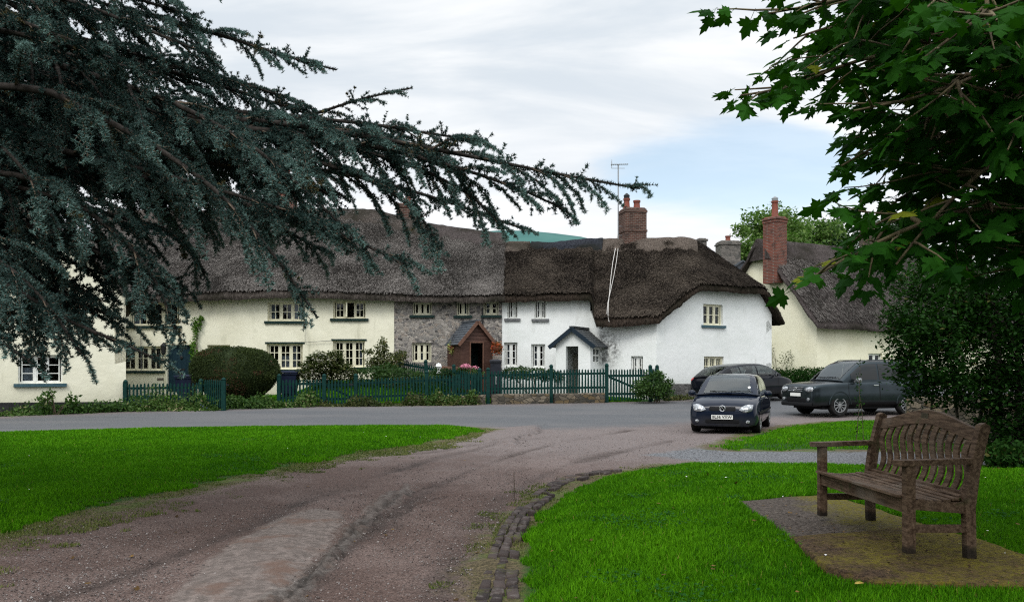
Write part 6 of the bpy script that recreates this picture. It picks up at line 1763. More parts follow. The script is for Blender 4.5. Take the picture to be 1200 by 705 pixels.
# --- the dark blue hatchback facing us
def small_hatch():
    th = math.radians(248.5); hd = Vector((math.cos(th), math.sin(th)))
    fr = Vector((ax(846.5, 20.3), 20.3)); c = fr-hd*1.93
    r = thing('parked_car', 'small dark blue hatchback facing the camera with silver headlamps, nearest of the parked cars', 'car', (c.x, c.y, gz1(c.x, c.y)+.005), th, 'parked cars')
    pt = paint('dark_blue_car_paint', (.006, .010, .021))
    st = [(-1.95, .42, .80, .83, .66, .60), (-1.90, .33, .92, .95, .76, .70), (-1.75, .26, .95, .98, .80, .74), (-1.3, .20, .95, .98, .822, .765), (-.4, .19, .94, .98, .825, .775), (.5, .19, .93, .98, .825, .775), (.95, .19, .91, .97, .822, .775),
          (1.3, .19, .86, .925, .818, .76), (1.6, .19, .80, .865, .805, .735), (1.78, .19, .755, .815, .785, .71), (1.88, .19, .70, .75, .745, .67), (1.93, .20, .62, .66, .69, .61), (1.955, .26, .54, .57, .60, .50)]
    c_ = dict(x=[-1.80, -1.66, -1.42, -1.25, -.6, .1, .32, .52, .80, 1.08], z=[1.00, 1.20, 1.39, 1.425, 1.465, 1.455, 1.425, 1.345, 1.165, .965], zb=.935, wx=[-1.8, -1.2, 0, .6, 1.08], wb=[.70, .755, .768, .765, .735], lean=.175,
              scr=(1.08, .32, -1.42, -1.80), side=[(-1.42, -.98), (-.92, -.12), (-.05, .80)], bow=.10)
    k = Car(st, c_, (1.24, -1.22, .305, .19), None)
    k.body(pt, r); k.cabin(pt, r); k.glass(r); k.wheels(r, 7)
    k.inside(r, ((.05, False), (-.85, True)), 1.24); k.mirror(.66, .985, pt, r); k.door(-.10, .93, r, pt); k.door(-.98, -.13, r, pt)
    # lower intake and grille
    k.facing(boxy(.74, .13, .635, .3), 'grille', M_TRIM, r, .006, dome=.004)
    k.facing(boxy(.95, .12, .325, .3), 'lower_grille', M_TRIM, r, .006, dome=.004)
    k.facing([(.36, .60), (.46, .545), (.60, .54), (.70, .58), (.735, .66), (.72, .745), (.63, .765), (.52, .745), (.42, .69)], 'headlight', M_LAMP, r, .012, mirror=True, dome=.03)
    k.facing(boxy(.11, .085, .325, .5, y=.59), 'fog_lamp', M_LAMP, r, .008, mirror=True, dome=.012)
    k.plate(r, 'BL56 VXW', .43)
    # round badge: ring with a V over a W
    p = k.front_pt(0, .645); x = p.x+.016; b = MB()
    b.tube([(x, .068*math.cos(a), .645+.068*math.sin(a)) for a in np.linspace(0, 2*PI, 25)], .0085, 6)
    for q in ([(-.030, .058), (0, .004), (.030, .058)], [(-.055, .038), (-.026, -.056), (0, -.006), (.026, -.056), (.055, .038)]): b.tube([(x, y, .645+z) for y, z in q], .0075, 6)
    b.build('badge', M_CHROME, r, smooth=60)
    MB().lathe([(.001, .004), (.064, .002), (.064, -.02)], (x-.004, 0, .645), 20, Matrix.Rotation(PI/2, 3, 'Y')).build('badge_ground', M_TRIM, r)
    wipers(k, r, 1.05, .97, .75)
    pw = k.cab_pt(.92, 1., .012); MB().lathe([(.001, .002), (.035, 0)], (pw.x-.03, .52, pw.z+.03), 14, Matrix.Rotation(.9, 3, 'Y')).build('tax_disc', M_PLATE, r)
    MB().box((-.1, 0, .16), (3.2, 1.3, .12)).build('underbody', M_TRIM, r)
    k.patch(lambda x, u: k.body_pt(x, u)+Vector((0, .012, 0)), -1.6, 1.55, lambda x: k.u_at_z(x, .50), lambda x: k.u_at_z(x, .56), 30, 2, 'rubbing_strip', M_TRIM, r, both=True)
small_hatch()
bpy.data.objects['parked_car'].scale = (1, 1, .955)

# --- the black hatchback behind
def far_hatch():
    th = math.radians(33); hd = Vector((math.cos(th), math.sin(th)))
    c = Vector((ax(872, 33.5), 33.5))
    r = thing('parked_car', 'black hatchback seen from behind against the white gable, half hidden by the nearer blue car', 'car', (c.x, c.y, gz1(c.x, c.y)+.005), th, 'parked cars')
    r.rotation_euler = (0, -.045, th)
    pt = paint('black_car_paint', (.004, .005, .008))
    st = [(-2.15, .45, .80, .83, .70, .62), (-2.08, .34, .95, .98, .80, .72), (-1.85, .26, 1.0, 1.03, .855, .78), (-1.2, .21, .985, 1.03, .884, .81), (0, .20, .96, 1.0, .884, .82), (.8, .20, .93, .99, .884, .80), (1.1, .20, .91, .98, .884, .82),
          (1.5, .20, .85, .92, .872, .79), (1.85, .20, .77, .84, .82, .72), (2.03, .22, .68, .75, .72, .56), (2.12, .25, .58, .64, .58, .46), (2.15, .3, .5, .54, .46, .38)]
    c_ = dict(x=[-2.02, -1.80, -1.45, -1.1, -.4, .1, .5, .85, 1.3], z=[1.02, 1.19, 1.37, 1.42, 1.455, 1.44, 1.38, 1.25, .985], zb=.955, wx=[-2., -1.2, 0, .7, 1.3], wb=[.72, .79, .81, .80, .76], lean=.20,
              scr=(1.3, .3, -1.5, -2.02), side=[(-1.40, -.98), (-.92, -.10), (-.03, .92)], bow=.12)
    k = Car(st, c_, (1.35, -1.25, .315, .20), None)
    k.body(pt, r); k.cabin(pt, r); k.glass(r); k.wheels(r, 7, True)
    k.inside(r, ((.05, False), (-.95, True)), 1.24, .38); k.mirror(.80, 1.0, pt, r); k.door(-.05, 1.0, r, pt); k.door(-1.0, -.09, r, pt)
    for sg in (1, -1):
        m = MB().sphere((-2.0, sg*.70, .90), (.11, .10, .10), 14, 8); m.build('tail_light', M_RED, r, smooth=60)
    MB().sphere((-1.70, -.60, 1.19), (.09, .06, .09), 12, 8)
    k.facing([(.45, .62), (.60, .60), (.70, .66), (.70, .74), (.58, .74), (.48, .68)], 'headlight', M_LAMP, r, .012, mirror=True, dome=.03)
    k.facing(boxy(.9, .12, .36, .3), 'lower_grille', M_TRIM, r, .006, dome=.004)
    MB().box((-.1, 0, .17), (3.5, 1.4, .12)).build('underbody', M_TRIM, r)
    p = k.rear_pt(0, .86); MB().lathe([(.001, .006), (.05, .004), (.05, -.02)], (p.x-.01, 0, .86), 16, Matrix.Rotation(-PI/2, 3, 'Y')).build('badge', M_CHROME, r)
far_hatch()

# --- the grey four wheel drive
def suv():
    th = math.radians(199)
    R2 = Matrix.Rotation(th, 2); wp = Vector((ax(982, 26.7), 26.7)); c = wp-R2 @ Vector((1.32, .78))
    r = thing('parked_car', 'big grey four wheel drive with roof rails and chrome grille, partly behind the dark hedge', 'car', (c.x, c.y, gz1(c.x, c.y)+.005), th, 'parked cars')
    pt = paint('steel_grey_car_paint', (.034, .044, .050), .16, .8, .3)
    st = [(-2.28, .50, .95, .98, .74, .66), (-2.2, .42, 1.05, 1.08, .83, .76), (-1.9, .36, 1.08, 1.10, .875, .80), (-1.0, .30, 1.07, 1.10, .89, .83), (.3, .30, 1.05, 1.10, .89, .83), (.9, .30, 1.04, 1.10, .89, .845),
          (1.2, .30, 1.03, 1.09, .89, .84), (1.6, .30, 1.01, 1.065, .888, .835), (1.95, .30, .985, 1.03, .875, .82), (2.14, .30, .955, .99, .845, .79), (2.24, .31, .90, .93, .79, .73), (2.29, .36, .82, .84, .71, .65)]
    c_ = dict(x=[-2.20, -2.13, -2.02, -1.6, -.6, .1, .38, .75, 1.15], z=[1.10, 1.40, 1.64, 1.70, 1.72, 1.71, 1.655, 1.42, 1.10], zb=1.05, wx=[-2.16, -1.2, 0, .7, 1.12], wb=[.81, .84, .845, .835, .80], lean=.135,
              scr=(1.15, .38, -2.02, -2.20), side=[(-1.98, -1.22), (-1.16, -.24), (-.17, .84)], bow=.10)
    k = Car(st, c_, (1.32, -1.30, .345, .215), None)
    k.body(pt, r); k.cabin(pt, r); k.glass(r, M_TINT); k.wheels(r, 10, thin=.022)
    k.inside(r, ((.1, False), (-.85, True)), 1.46, .38); k.mirror(.74, 1.12, simple('silver_mirror_shell', (.22, .23, .24), .35, metallic=.5), r, .19, .15); k.door(-.20, .98, r, pt, .42, hm=M_CHROME); k.door(-1.15, -.23, r, pt, .42, hm=M_CHROME)
    k.facing([(.38, .83), (.46, .765), (.62, .735), (.77, .77), (.80, .86), (.74, .915), (.58, .92), (.44, .90)], 'headlight', M_LAMP, r, .014, mirror=True, dome=.035)
    k.facing(boxy(.70, .18, .84, .35), 'grille', M_TRIM, r, .006, dome=.004)
    b = MB()
    for z in (.785, .84, .895):
        b.tube([k.front_pt(y, z, .022) for y in np.linspace(-.34, .34, 9)], .012, 6)
    b.build('grille_bar', M_CHROME, r, smooth=60)
    p = k.front_pt(0, .84); x = p.x+.038; b = MB()                 # square badge with an H
    o = boxy(.135, .11, .84, .3); b.tube([(x, y, z) for y, z in o+[o[0]]], .007, 6)
    for q in ([(-.032, .04), (-.026, -.04)], [(.032, .04), (.026, -.04)], [(-.028, 0), (.028, 0)]): b.tube([(x, y, .84+z) for y, z in q], .009, 6)
    b.build('badge', M_CHROME, r, smooth=60)
    k.facing(boxy(1.15, .15, .50, .3), 'lower_grille', M_TRIM, r, .008, dome=.004)
    k.facing(boxy(.13, .12, .525, .5, y=.60), 'fog_lamp', M_LAMP, r, .014, mirror=True, dome=.02)
    k.plate(r, None, .665)
    # black sill, wheel arch lips and bumper foot
    k.patch(lambda x, u: k.body_pt(x, u)+Vector((0, .012, 0)), -2.0, 2.1, .13, lambda x: k.u_at_z(x, .44), 40, 4, 'sill_cladding', M_TRIM, r, both=True) if False else None
    k.patch(lambda x, u: k.body_pt(x, u)+Vector((0, .010, 0)), -.92, .92, .13, lambda x: k.u_at_z(x, .43), 24, 4, 'sill_cladding', M_TRIM, r, both=True)
    m = MB()
    ys = np.linspace(-.76, .76, 15); 
    vs = []
    for y in ys:
        for z, o in ((.30, -.02), (.33, .022), (.405, .026), (.43, .0)):
            q = k.front_pt(y, max(z, .40), o); vs.append((q.x, q.y, z))
    n = 4; m.add(vs, [(i*n+j, i*n+j+1, (i+1)*n+j+1, (i+1)*n+j) for i in range(14) for j in range(3)])
    m.build('bumper_foot', M_TRIM, r, smooth=50)
    for sg in (1, -1):
        m = MB(); pts = [k.cab_pt(x, .67) for x in np.linspace(-1.6, .25, 12)]
        m.tube([(p.x, (p.y-.02)*sg, p.z+(.045 if 0 < i < 11 else .0)) for i, p in enumerate(pts)], .016, 8)
        m.build('roof_rail', M_CHROME if False else pt, r, smooth=60)
        for x in (1.32, -1.30):
            m = MB(); yb = k.sec(x)[3]
            m.tube([(x+.412*math.cos(a), sg*(yb-.012+.0*a), .345+.412*math.sin(a)) for a in np.linspace(.02*PI, .98*PI, 20)], .024, 6)
            m.build('arch_lip', pt, r, smooth=60)
    wipers(k, r, 1.09, 1.1, .8)
    MB().box((-.1, 0, .28), (3.9, 1.4, .14)).build('underbody', M_TRIM, r)
suv()
# ------------------------------------------------------------------ the bench
def bench():
    # local frame: x to the back, y along the seat towards the far end, origin on the slab between the near legs
    L = 1.56; D = .40
    near_z = gz1(2.83, 6.0)
    b = thing('park_bench', 'weathered brown teak bench with wavy slatted back and curved top rail, facing the track', 'bench', (2.80, 6.02, Z_NEAR+.002), -.045)
    b.rotation_euler = (-.006, 0, .028)
    T = MT['teak']; w = .068
    SH = .43; AH = .665
    for y in (0, L):
        m = MB(); m.box((0, y, AH/2+.02), (w, w, AH-.04), None, 1); leg = m.build('front_leg', T, b, bevel=.005)
        # back leg: one raked post from foot to top
        poly = [(D, 0), (D+w, 0), (D+w-.005, .36), (D+w+.03, .62), (D+.105+w, .93), (D+.10+w*.5, .955), (D+.10, .94), (D+.02, .62), (D-.012, .40)]
        m = MB().prism(poly, lambda u, v, t: (u, t, v), y-w/2, y+w/2); leg = m.build('back_leg', T, b, bevel=.005)
        # armrest with a rounded front
        sg = 1 if y > 0 else -1
        n = 10
        out = [(D+.06, -.035), (D+.06, .035), (.02, .042)]+[(-.045+.055*math.cos(a)-.01, .052*math.sin(a)) for a in [PI/2+k*PI/10 for k in range(1, 10)]]+[(.02, -.042)]
        m = MB().prism([(u, y+v) for u, v in out], lambda u, v, t: (u, v, t+(.012*(u/D) if u > 0 else 0)), AH-.012, AH+.030)
        m.build('armrest', T, b, bevel=.006)
        m = MB().box((D/2+.02, y, .21), (D-.03, .035, .055)); m.build('stretcher', T, b, bevel=.004)
        m = MB(); poly = [(w/2, SH-.085), (D+.01, SH-.115), (D+.005, SH-.035), (.2, SH-.030), (w/2, SH-.012)]
        m.prism(poly, lambda u, v, t: (u, t, v), y-.022, y+.022); m.build('side_rail', T, b, bevel=.003)
    m = MB().box((-.005, L/2, SH-.062), (.036, L-w, .10)); m.build('front_rail', T, b, bevel=.004)
    m = MB().box((D+.02, L/2, SH-.07), (.032, L-w, .08)); m.build('back_rail', T, b, bevel=.004)
    m = MB().box((D*.5, L/2, SH-.06), (D-.05, .04, .05)); m.build('seat_support', T, b, bevel=.003)
    # seat: shaped slats, hollowed
    k = 8; y0, y1 = -.02, L+.02
    for i in range(k):
        x = -.045+(D+.035)*i/(k-1); z = SH+.004-.034*math.sin(PI*min(1, i/(k-1)*.95))*.9; tl = .10*math.cos(PI*i/(k-1))
        ins = .048 if x < .06 or x > D-.05 else 0
        m = MB().box((x, L/2, z), (.050, y1-y0-2*ins if ins else y1-y0, .020), Matrix.Rotation(tl, 3, 'Y'))
        m.build('seat_slat', T, b, bevel=.004)
    # back: bottom rail, crested top rail, wavy slats
    xr = lambda z: D+.020+max(0, (z-.40))*.205             # rake of the back
    zlo = SH+.012
    m = MB().box((xr(zlo)+.01, L/2, zlo-.01), (.034, L-w, .055)); m.build('lower_back_rail', T, b, bevel=.004)
    def crest(y): 
        t = (y/L)*2-1
        return .905+.105*(math.cos(t*PI)*.5+.5)**.85
    def under(y):
        t = (y/L)*2-1
        return .815+.085*(math.cos(t*PI)*.5+.5)**.85
    n = 36; vs, fs = [], []
    for i in range(n+1):
        y = w*.4+(L-w*.8)*i/n
        for zz, dx in ((under(y), -.017), (crest(y), -.015), (crest(y), .019), (under(y), .019)):
            vs.append((xr(zz)+.02+dx, y, zz))
    for i in range(n):
        for j in range(4): fs.append((i*4+j, i*4+(j+1) % 4, (i+1)*4+(j+1) % 4, (i+1)*4+j))
    fs += [(3, 2, 1, 0), (n*4, n*4+1, n*4+2, n*4+3)]
    tr = MB().add(vs, fs).build('top_rail', T, b, bevel=.006)
    yc = L*.52; zc = (crest(yc)+under(yc))/2+.01
    MB().box((xr(zc)+.0015, yc, zc), (.004, .11, .042)).build('plaque', MT['plaque'], tr)
    ns = 12
    for i in range(ns):
        y = w/2+.035+(L-w-.07)*(i+.5)/ns
        m = MB(); q = 14; z0, z1 = zlo, under(y)+.015; sw = .036
        vs, fs = [], []
        for j in range(q+1):
            z = z0+(z1-z0)*j/q; wv = -.030*math.sin(2*PI*(j/q))*1.0
            dx = -.020*math.sin(PI*j/q)*0+.018*math.sin(2*PI*j/q)
            for a, c in ((-sw, -.008), (sw, -.008), (sw, .008), (-sw, .008)): vs.append((xr(z)+.018+dx*.6+c, y+a+wv, z))
        for j in range(q):
            for e in range(4): fs.append((j*4+e, j*4+(e+1) % 4, (j+1)*4+(e+1) % 4, (j+1)*4+e))
        fs += [(3, 2, 1, 0), (q*4, q*4+1, q*4+2, q*4+3)]
        m.add(vs, fs).build('back_slat', T, b, smooth=50)
bench()
# ------------------------------------------------------------------ trees
def tubes_np(lines, name, mat, parent, n=6):
    """many tapered tubes in one mesh; lines: (points, radii)"""
    m = MB()
    for p, r in lines: m.tube(p, r, n, cap=False)
    me = bpy.data.meshes.new(name); me.from_pydata(m.v, [], m.f)
    return link(name, me, MT[mat], parent, True, 'all')
def spline(P, step=.12):
    P = [Vector(p) for p in P]; out = []
    for i in range(len(P)-1):
        p0, p1, p2, p3 = P[max(i-1, 0)], P[i], P[i+1], P[min(i+2, len(P)-1)]
        k = max(2, int((p2-p1).length/step))
        for j in range(k):
            t = j/k
            out.append(.5*((2*p1)+(-p0+p2)*t+(2*p0-5*p1+4*p2-p3)*t*t+(-p0+3*p1-3*p2+p3)*t**3))
    out.append(P[-1]); return out

# --- the blue cedar whose boughs reach in from the left
def cedar():
    tx, ty = -9.6, 9.4; zb = gz1(tx, ty)
    t = thing('cedar_tree', 'huge blue green cedar whose drooping boughs fill the upper left', 'tree', (tx, ty, zb))
    TR = [Vector((tx, ty, zb-.2)), Vector((tx+.1, ty, 3)), Vector((tx+.05, ty+.1, 7)), Vector((tx-.1, ty, 11)), Vector((tx, ty, 15))]
    tubes_np([(spline(TR, .5), list(np.linspace(.62, .16, len(spline(TR, .5)))))], 'trunk', 'bark', t, 16)
    def B(z, pts, dens=1., droop=1., ln=1.): return ([Vector((tx, ty, z))]+[at(*p) for p in pts], dens, droop, ln)
    boughs = [
        B(5.2, [(-60, 140, 9.6), (120, 135, 9.3), (300, 142, 9.0), (430, 160, 8.7), (545, 182, 8.4), (660, 205, 8.2), (750, 221, 8.0)], 1., 1., 1.),
        B(5.5, [(0, 150, 10.3), (200, 130, 10.2), (400, 142, 9.8), (500, 156, 9.5), (572, 166, 9.2)], 1., .75, .8),
        B(6.0, [(80, 165, 10.8), (250, 152, 10.6), (350, 138, 10.4), (420, 117, 10.2), (483, 103, 10.1)], .8, .4, .5),
        B(7.5, [(40, 5, 10.6), (160, 15, 10.2), (260, 42, 9.9), (335, 66, 9.7), (394, 82, 9.6)], 1.1, .8, .8),
        B(6.8, [(60, 60, 11), (190, 70, 10.8), (290, 100, 10.6), (350, 119, 10.5)], 1.1, .8, .8),
        B(7.9, [(20, -40, 10.2), (100, -20, 10), (190, 8, 9.9), (232, 20, 9.8)], 1.1, .8, .9),
        B(4.6, [(-20, 100, 7.6), (110, 135, 7.3), (230, 205, 7.1), (310, 285, 7.0), (372, 372, 7.0)], .9, .9, .8),
        B(4.4, [(0, 190, 8.6), (150, 205, 8.4), (290, 240, 8.2), (400, 275, 8.1), (478, 312, 8.0)], 1., .9, .9),
        B(4.0, [(-20, 200, 8.0), (90, 240, 7.7), (170, 310, 7.6), (208, 392, 7.6)], 1.0, 1., .85),
        B(3.6, [(-100, 260, 7.2), (-10, 300, 6.9), (50, 350, 6.8), (95, 415, 6.8)], .9, 1., .8),
        B(3.4, [(-120, 290, 7.6), (0, 330, 7.3), (80, 375, 7.2), (150, 405, 7.2), (185, 422, 7.2)], .9, .9, .65),
        B(5.8, [(-40, 50, 8.8), (80, 80, 8.5), (200, 120, 8.3), (300, 175, 8.2), (375, 240, 8.1), (430, 292, 8.1)], 1., .9, .9),
        B(4.8, [(0, 170, 10.4), (200, 185, 10.2), (380, 200, 10.0), (510, 232, 9.7), (612, 268, 9.5)], 1., .8, .8),
        B(5.0, [(-40, 110, 10.2), (90, 150, 10.0), (180, 230, 9.8), (240, 320, 9.7)], 1., 1., .9),
        B(4.2, [(-60, 200, 9.6), (60, 240, 9.3), (140, 310, 9.2), (185, 370, 9.2)], 1., 1., .9),
        B(6.4, [(-60, 20, 9.8), (60, 55, 9.6), (160, 110, 9.5), (260, 190, 9.4), (330, 270, 9.4)], 1., 1., .9),
        B(3.2, [(-140, 330, 6.8), (-60, 375, 6.5), (0, 400, 6.4), (40, 428, 6.4)], .8, .8, .5),
        B(7.0, [(-80, -30, 9.2), (20, 20, 9.0), (110, 70, 8.9), (180, 150, 8.9)], 1., 1., .9),
        B(9.5, [(-80, -200, 10), (60, -160, 9.6), (180, -90, 9.4), (250, -30, 9.4)], .8, .8, .9),
        B(10.5, [(-160, -300, 10.5), (0, -280, 10), (120, -220, 10)], .7, .8, .9),
        B(8.5, [(-160, -120, 7.5), (-60, -80, 6.9), (20, -20, 6.6), (70, 50, 6.5)], .8, .9, .8),
        B(5.0, [(-160, 100, 7.4), (-60, 130, 7.0), (20, 190, 6.9), (70, 270, 6.9)], .9, 1., .8),
        B(4.9, [(150, 150, 9.2), (350, 165, 8.9), (470, 190, 8.6), (556, 232, 8.4), (590, 272, 8.3)], 1.1, 1., .9),
        B(4.7, [(150, 160, 8.9), (330, 180, 8.6), (440, 215, 8.4), (496, 258, 8.3), (515, 292, 8.2)], 1.1, 1., .9),
        B(5.0, [(200, 140, 9.0), (400, 165, 8.6), (520, 192, 8.3), (620, 226, 8.2), (664, 248, 8.1)], 1.1, .9, .8),
        B(5.1, [(160, 130, 9.6), (330, 140, 9.3), (450, 165, 9.0), (540, 205, 8.8)], 1.1, 1., .9),
        B(4.6, [(20, 190, 9.9), (170, 210, 9.7), (300, 255, 9.6), (390, 300, 9.6)], .9, .9, .8),
    ]
    # boughs on the far side of the trunk, mostly off the picture
    for k in range(9):
        a = PI*.65+k*.33; z = 3.6+k*.95; L = 6.2-.35*k
        e = Vector((math.cos(a), math.sin(a), 0))
        boughs.append(([Vector((tx, ty, z)), Vector((tx, ty, z+.25))+e*L*.4, Vector((tx, ty, z+.1))+e*L*.75, Vector((tx, ty, z-.5))+e*L], .22, .9, 1.))
    r2 = random.Random(29)
    for k in range(33):                          # the inner boughs that fill the crown on this side
        py = r2.uniform(20, 400) if k < 24 else r2.uniform(170, 415); lim = 330 if py < 120 else (430 if py < 270 else 360-(py-270)*1.75)
        px = lim*r2.uniform(.25, .95); d = r2.uniform(7.4, 10.8); e = at(px, py, d); z0 = min(10, max(3.2, e.z+r2.uniform(.3, 1.6)))
        s_ = Vector((tx, ty, z0)); m1 = s_.lerp(e, .4)+Vector((0, r2.uniform(-.4, .4), .45)); m2 = s_.lerp(e, .75)+Vector((0, 0, .30))
        boughs.append(([s_, m1, m2, e], .95, r2.uniform(.6, 1.2), r2.uniform(.75, 1.1), .45))
    wood, tp, td, tb = [], [], [], []
    rnd = random.Random(11)
    up = Vector((0, 0, 1))
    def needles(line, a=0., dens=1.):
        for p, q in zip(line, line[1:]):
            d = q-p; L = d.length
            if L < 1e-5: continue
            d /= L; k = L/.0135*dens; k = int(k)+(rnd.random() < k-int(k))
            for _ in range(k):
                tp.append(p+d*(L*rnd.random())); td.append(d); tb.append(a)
    for bg_ in boughs:
        pts, dens, droop, ln = bg_[:4]; inner_shade = bg_[4] if len(bg_) > 4 else 1.  # inner fill boughs get darker needles: crown shade painted into their colour
        line = spline(pts, .16); N = len(line)
        r0 = .060
        wood.append((line, [r0*(1-i/N)**.9+.007 for i in range(N)]))
        needles(line[int(N*.30):], .12, 1.6)
        s = 0.; side = 1
        while s < N-1:
            f = s/(N-1)
            if f > .14:
                p = line[int(s)]; d = (line[min(int(s)+1, N-1)]-line[max(int(s)-1, 0)]).normalized()
                lat = d.cross(up).normalized()*side; side = -side
                fw = .75+.7*f; L = ln*(.26+2.0*(1-f)**.60*(.28+.80*rnd.random()))*(1.15 if f > .3 else .9)
                v = (lat*(1.0-.35*f)*rnd.uniform(.5, 1.1)+d*fw*rnd.uniform(.5, 1.1)+up*rnd.uniform(-.42, .42)).normalized()
                hang = rnd.random() < .50
                k = max(4, int(L/.11)); cur = p.copy(); br = [cur.copy()]
                dd = v.copy()
                for i in range(k):
                    dd = (dd+Vector((rnd.uniform(-.08, .08), rnd.uniform(-.08, .08), -(.26 if hang else .11)*droop*(i/k+.15)*min(1.6, .6+L*.6)*11/k))).normalized()
                    cur = cur+dd*(L/k); br.append(cur.copy())
                wood.append((br, [max(.004, .016*L*(1-i/(k+1))) for i in range(k+1)]))
                kk = len(br)//2; needles(br[1:kk+1], .18*inner_shade, 1.); needles(br[kk:], .70*inner_shade, 1.)  # paler new growth at tips; inner half darkened to paint in crown shade
                # twigs
                m = int(L/.040*dens)
                for i in range(m):
                    g = .12+.86*(i+rnd.random())/max(m, 1); j = min(int(g*k), k-1); q = br[j].lerp(br[j+1], g*k-j) if j+1 <= k else br[j]
                    e = (br[j+1]-br[j]).normalized(); la = e.cross(up)
                    if la.length < .05: la = Vector((1, 0, 0))
                    la = la.normalized()*(1 if i % 2 else -1)
                    tl = (.05+.17*(1-g)*rnd.random()+.06*rnd.random()+(.30*rnd.random()*(1-g) if rnd.random() < .16 else 0))*min(1.15, .6+L*.4)
                    w = (la*rnd.uniform(.4, 1.0)+e*rnd.uniform(.5, 1.1)+up*rnd.uniform(-.25, .16)).normalized()
                    hg = rnd.random() < .30*droop
                    tw = [q.copy()]; c = q.copy(); n2 = 4
                    n2 = 3 if tl > .12 else 2
                    for _ in range(n2):
                        w = (w+Vector((rnd.uniform(-.12, .12), rnd.uniform(-.12, .12), -.30 if hg else -.07))).normalized(); c = c+w*(tl/n2); tw.append(c.copy())
                    wood.append((tw, [.0045, .0035, .003, .002][:len(tw)])); needles(tw, (.10+.85*g**1.3)*inner_shade, 1.)
            if f > .14:                      # short shoots that clothe the bough itself
                for _ in range(5):
                    q = p+d*rnd.uniform(-.1, .1); w = Vector((rnd.gauss(0, 1), rnd.gauss(0, 1), rnd.gauss(.35, .8))); w = (w-d*w.dot(d)*.5+d*.7).normalized(); tl = rnd.uniform(.07, .20)
                    tw = [q, q+w*tl*.5, q+w*tl+Vector((0, 0, -.01))]; wood.append((tw, [.004, .003, .002])); needles(tw, .25*inner_shade, 1.)
            s += (1.0+.55*rnd.random())/max(.5, dens)
    big = [w for w in wood if w[1][0] > .02]; small = [w for w in wood if w[1][0] <= .02]
    tubes_np(big, 'bough', 'cedar_bark', t, 8)
    tubes_np(small, 'branchlet', 'twig', t, 3)
    P = np.array([tuple(p) for p in tp]); D = np.array([tuple(d) for d in td]); n = len(P)
    # every tuft: a whorl of needles standing off the twig, leaning forward
    K = 8
    rv = rng.normal(size=(n, K, 3)); Dn = D[:, None, :]
    rv -= (rv*Dn).sum(-1, keepdims=True)*Dn; rv /= np.linalg.norm(rv, axis=-1, keepdims=True)+1e-9
    rv[..., 2] += .28
    nd = rv+Dn*rng.uniform(-.1, .9, (n, K, 1)); nd /= np.linalg.norm(nd, axis=-1, keepdims=True)
    ln = rng.uniform(.020, .038, (n, K, 1)); wd = rng.uniform(.0034, .0058, (n, K, 1))
    sd = np.cross(nd, rng.normal(size=(n, K, 3))); sd /= np.linalg.norm(sd, axis=-1, keepdims=True)+1e-9
    b = P[:, None, :]+rng.normal(0, .003, (n, K, 3))
    V = np.stack([b-sd*wd, b+sd*wd, b+nd*ln], 2).reshape(-1, 3)
    F = np.arange(len(V)).reshape(-1, 3)
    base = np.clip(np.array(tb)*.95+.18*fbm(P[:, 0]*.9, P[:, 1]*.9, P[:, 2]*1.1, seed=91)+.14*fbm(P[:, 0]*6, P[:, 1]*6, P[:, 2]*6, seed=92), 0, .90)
    v = np.clip(base[:, None]+rng.normal(0, .08, (n, K)), 0, .93)
    brown = (fbm(P[:, 0]*2.1, P[:, 1]*2.1, P[:, 2]*2.1, seed=95) > .75); v[brown & (rng.uniform(0, 1, n) < .5)] = 1.
    print('cedar tufts', n)
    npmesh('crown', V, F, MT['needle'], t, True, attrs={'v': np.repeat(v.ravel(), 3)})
cedar()

# --- the maple overhanging on the right, with lobed leaves
def maple_leaf():
    half = [(.0, .0), (.10, -.06), (.30, -.10), (.26, .04), (.52, .06), (.44, .17), (.60, .36), (.42, .36), (.36, .44), (.22, .40), (.26, .62), (.30, .74), (.17, .72), (.11, .84), (.0, 1.05)]
    vs = [(x, y, -.10*abs(x)-.10*(y-.3)**2+.05*math.sin(9*x+5*y)) for x, y in half]
    mid = [(0, y, .02-.10*(y-.3)**2) for y in (.0, .18, .36, .54, .72)]
    V, F = [], []
    for sg in (1, -1):
        b = len(V); V += [(x*sg, y, z) for x, y, z in vs]; c = len(V); V += mid
        idx = [(0, 1, c+1), (1, 2, 3), (1, 3, c+1), (3, 4, 5), (3, 5, c+1), (5, 6, 7), (5, 7, c+2), (c+1, 5, c+2), (7, 8, c+2), (8, 9, c+2), (9, 10, c+3), (c+2, 9, c+3), (10, 11, 12), (10, 12, c+4), (c+3, 10, c+4), (12, 13, c+4), (13, 14, c+4)]
        for f in idx:
            f = tuple((b+q if q < c else q) for q in f); F.append(f if sg > 0 else tuple(reversed(f)))
    # leaf stalk
    k = len(V); V += [(-.012, -.55, .10), (.012, -.55, .10), (.012, 0, 0), (-.012, 0, 0)]; F += [(k, k+1, k+2), (k, k+2, k+3)]
    return V, F
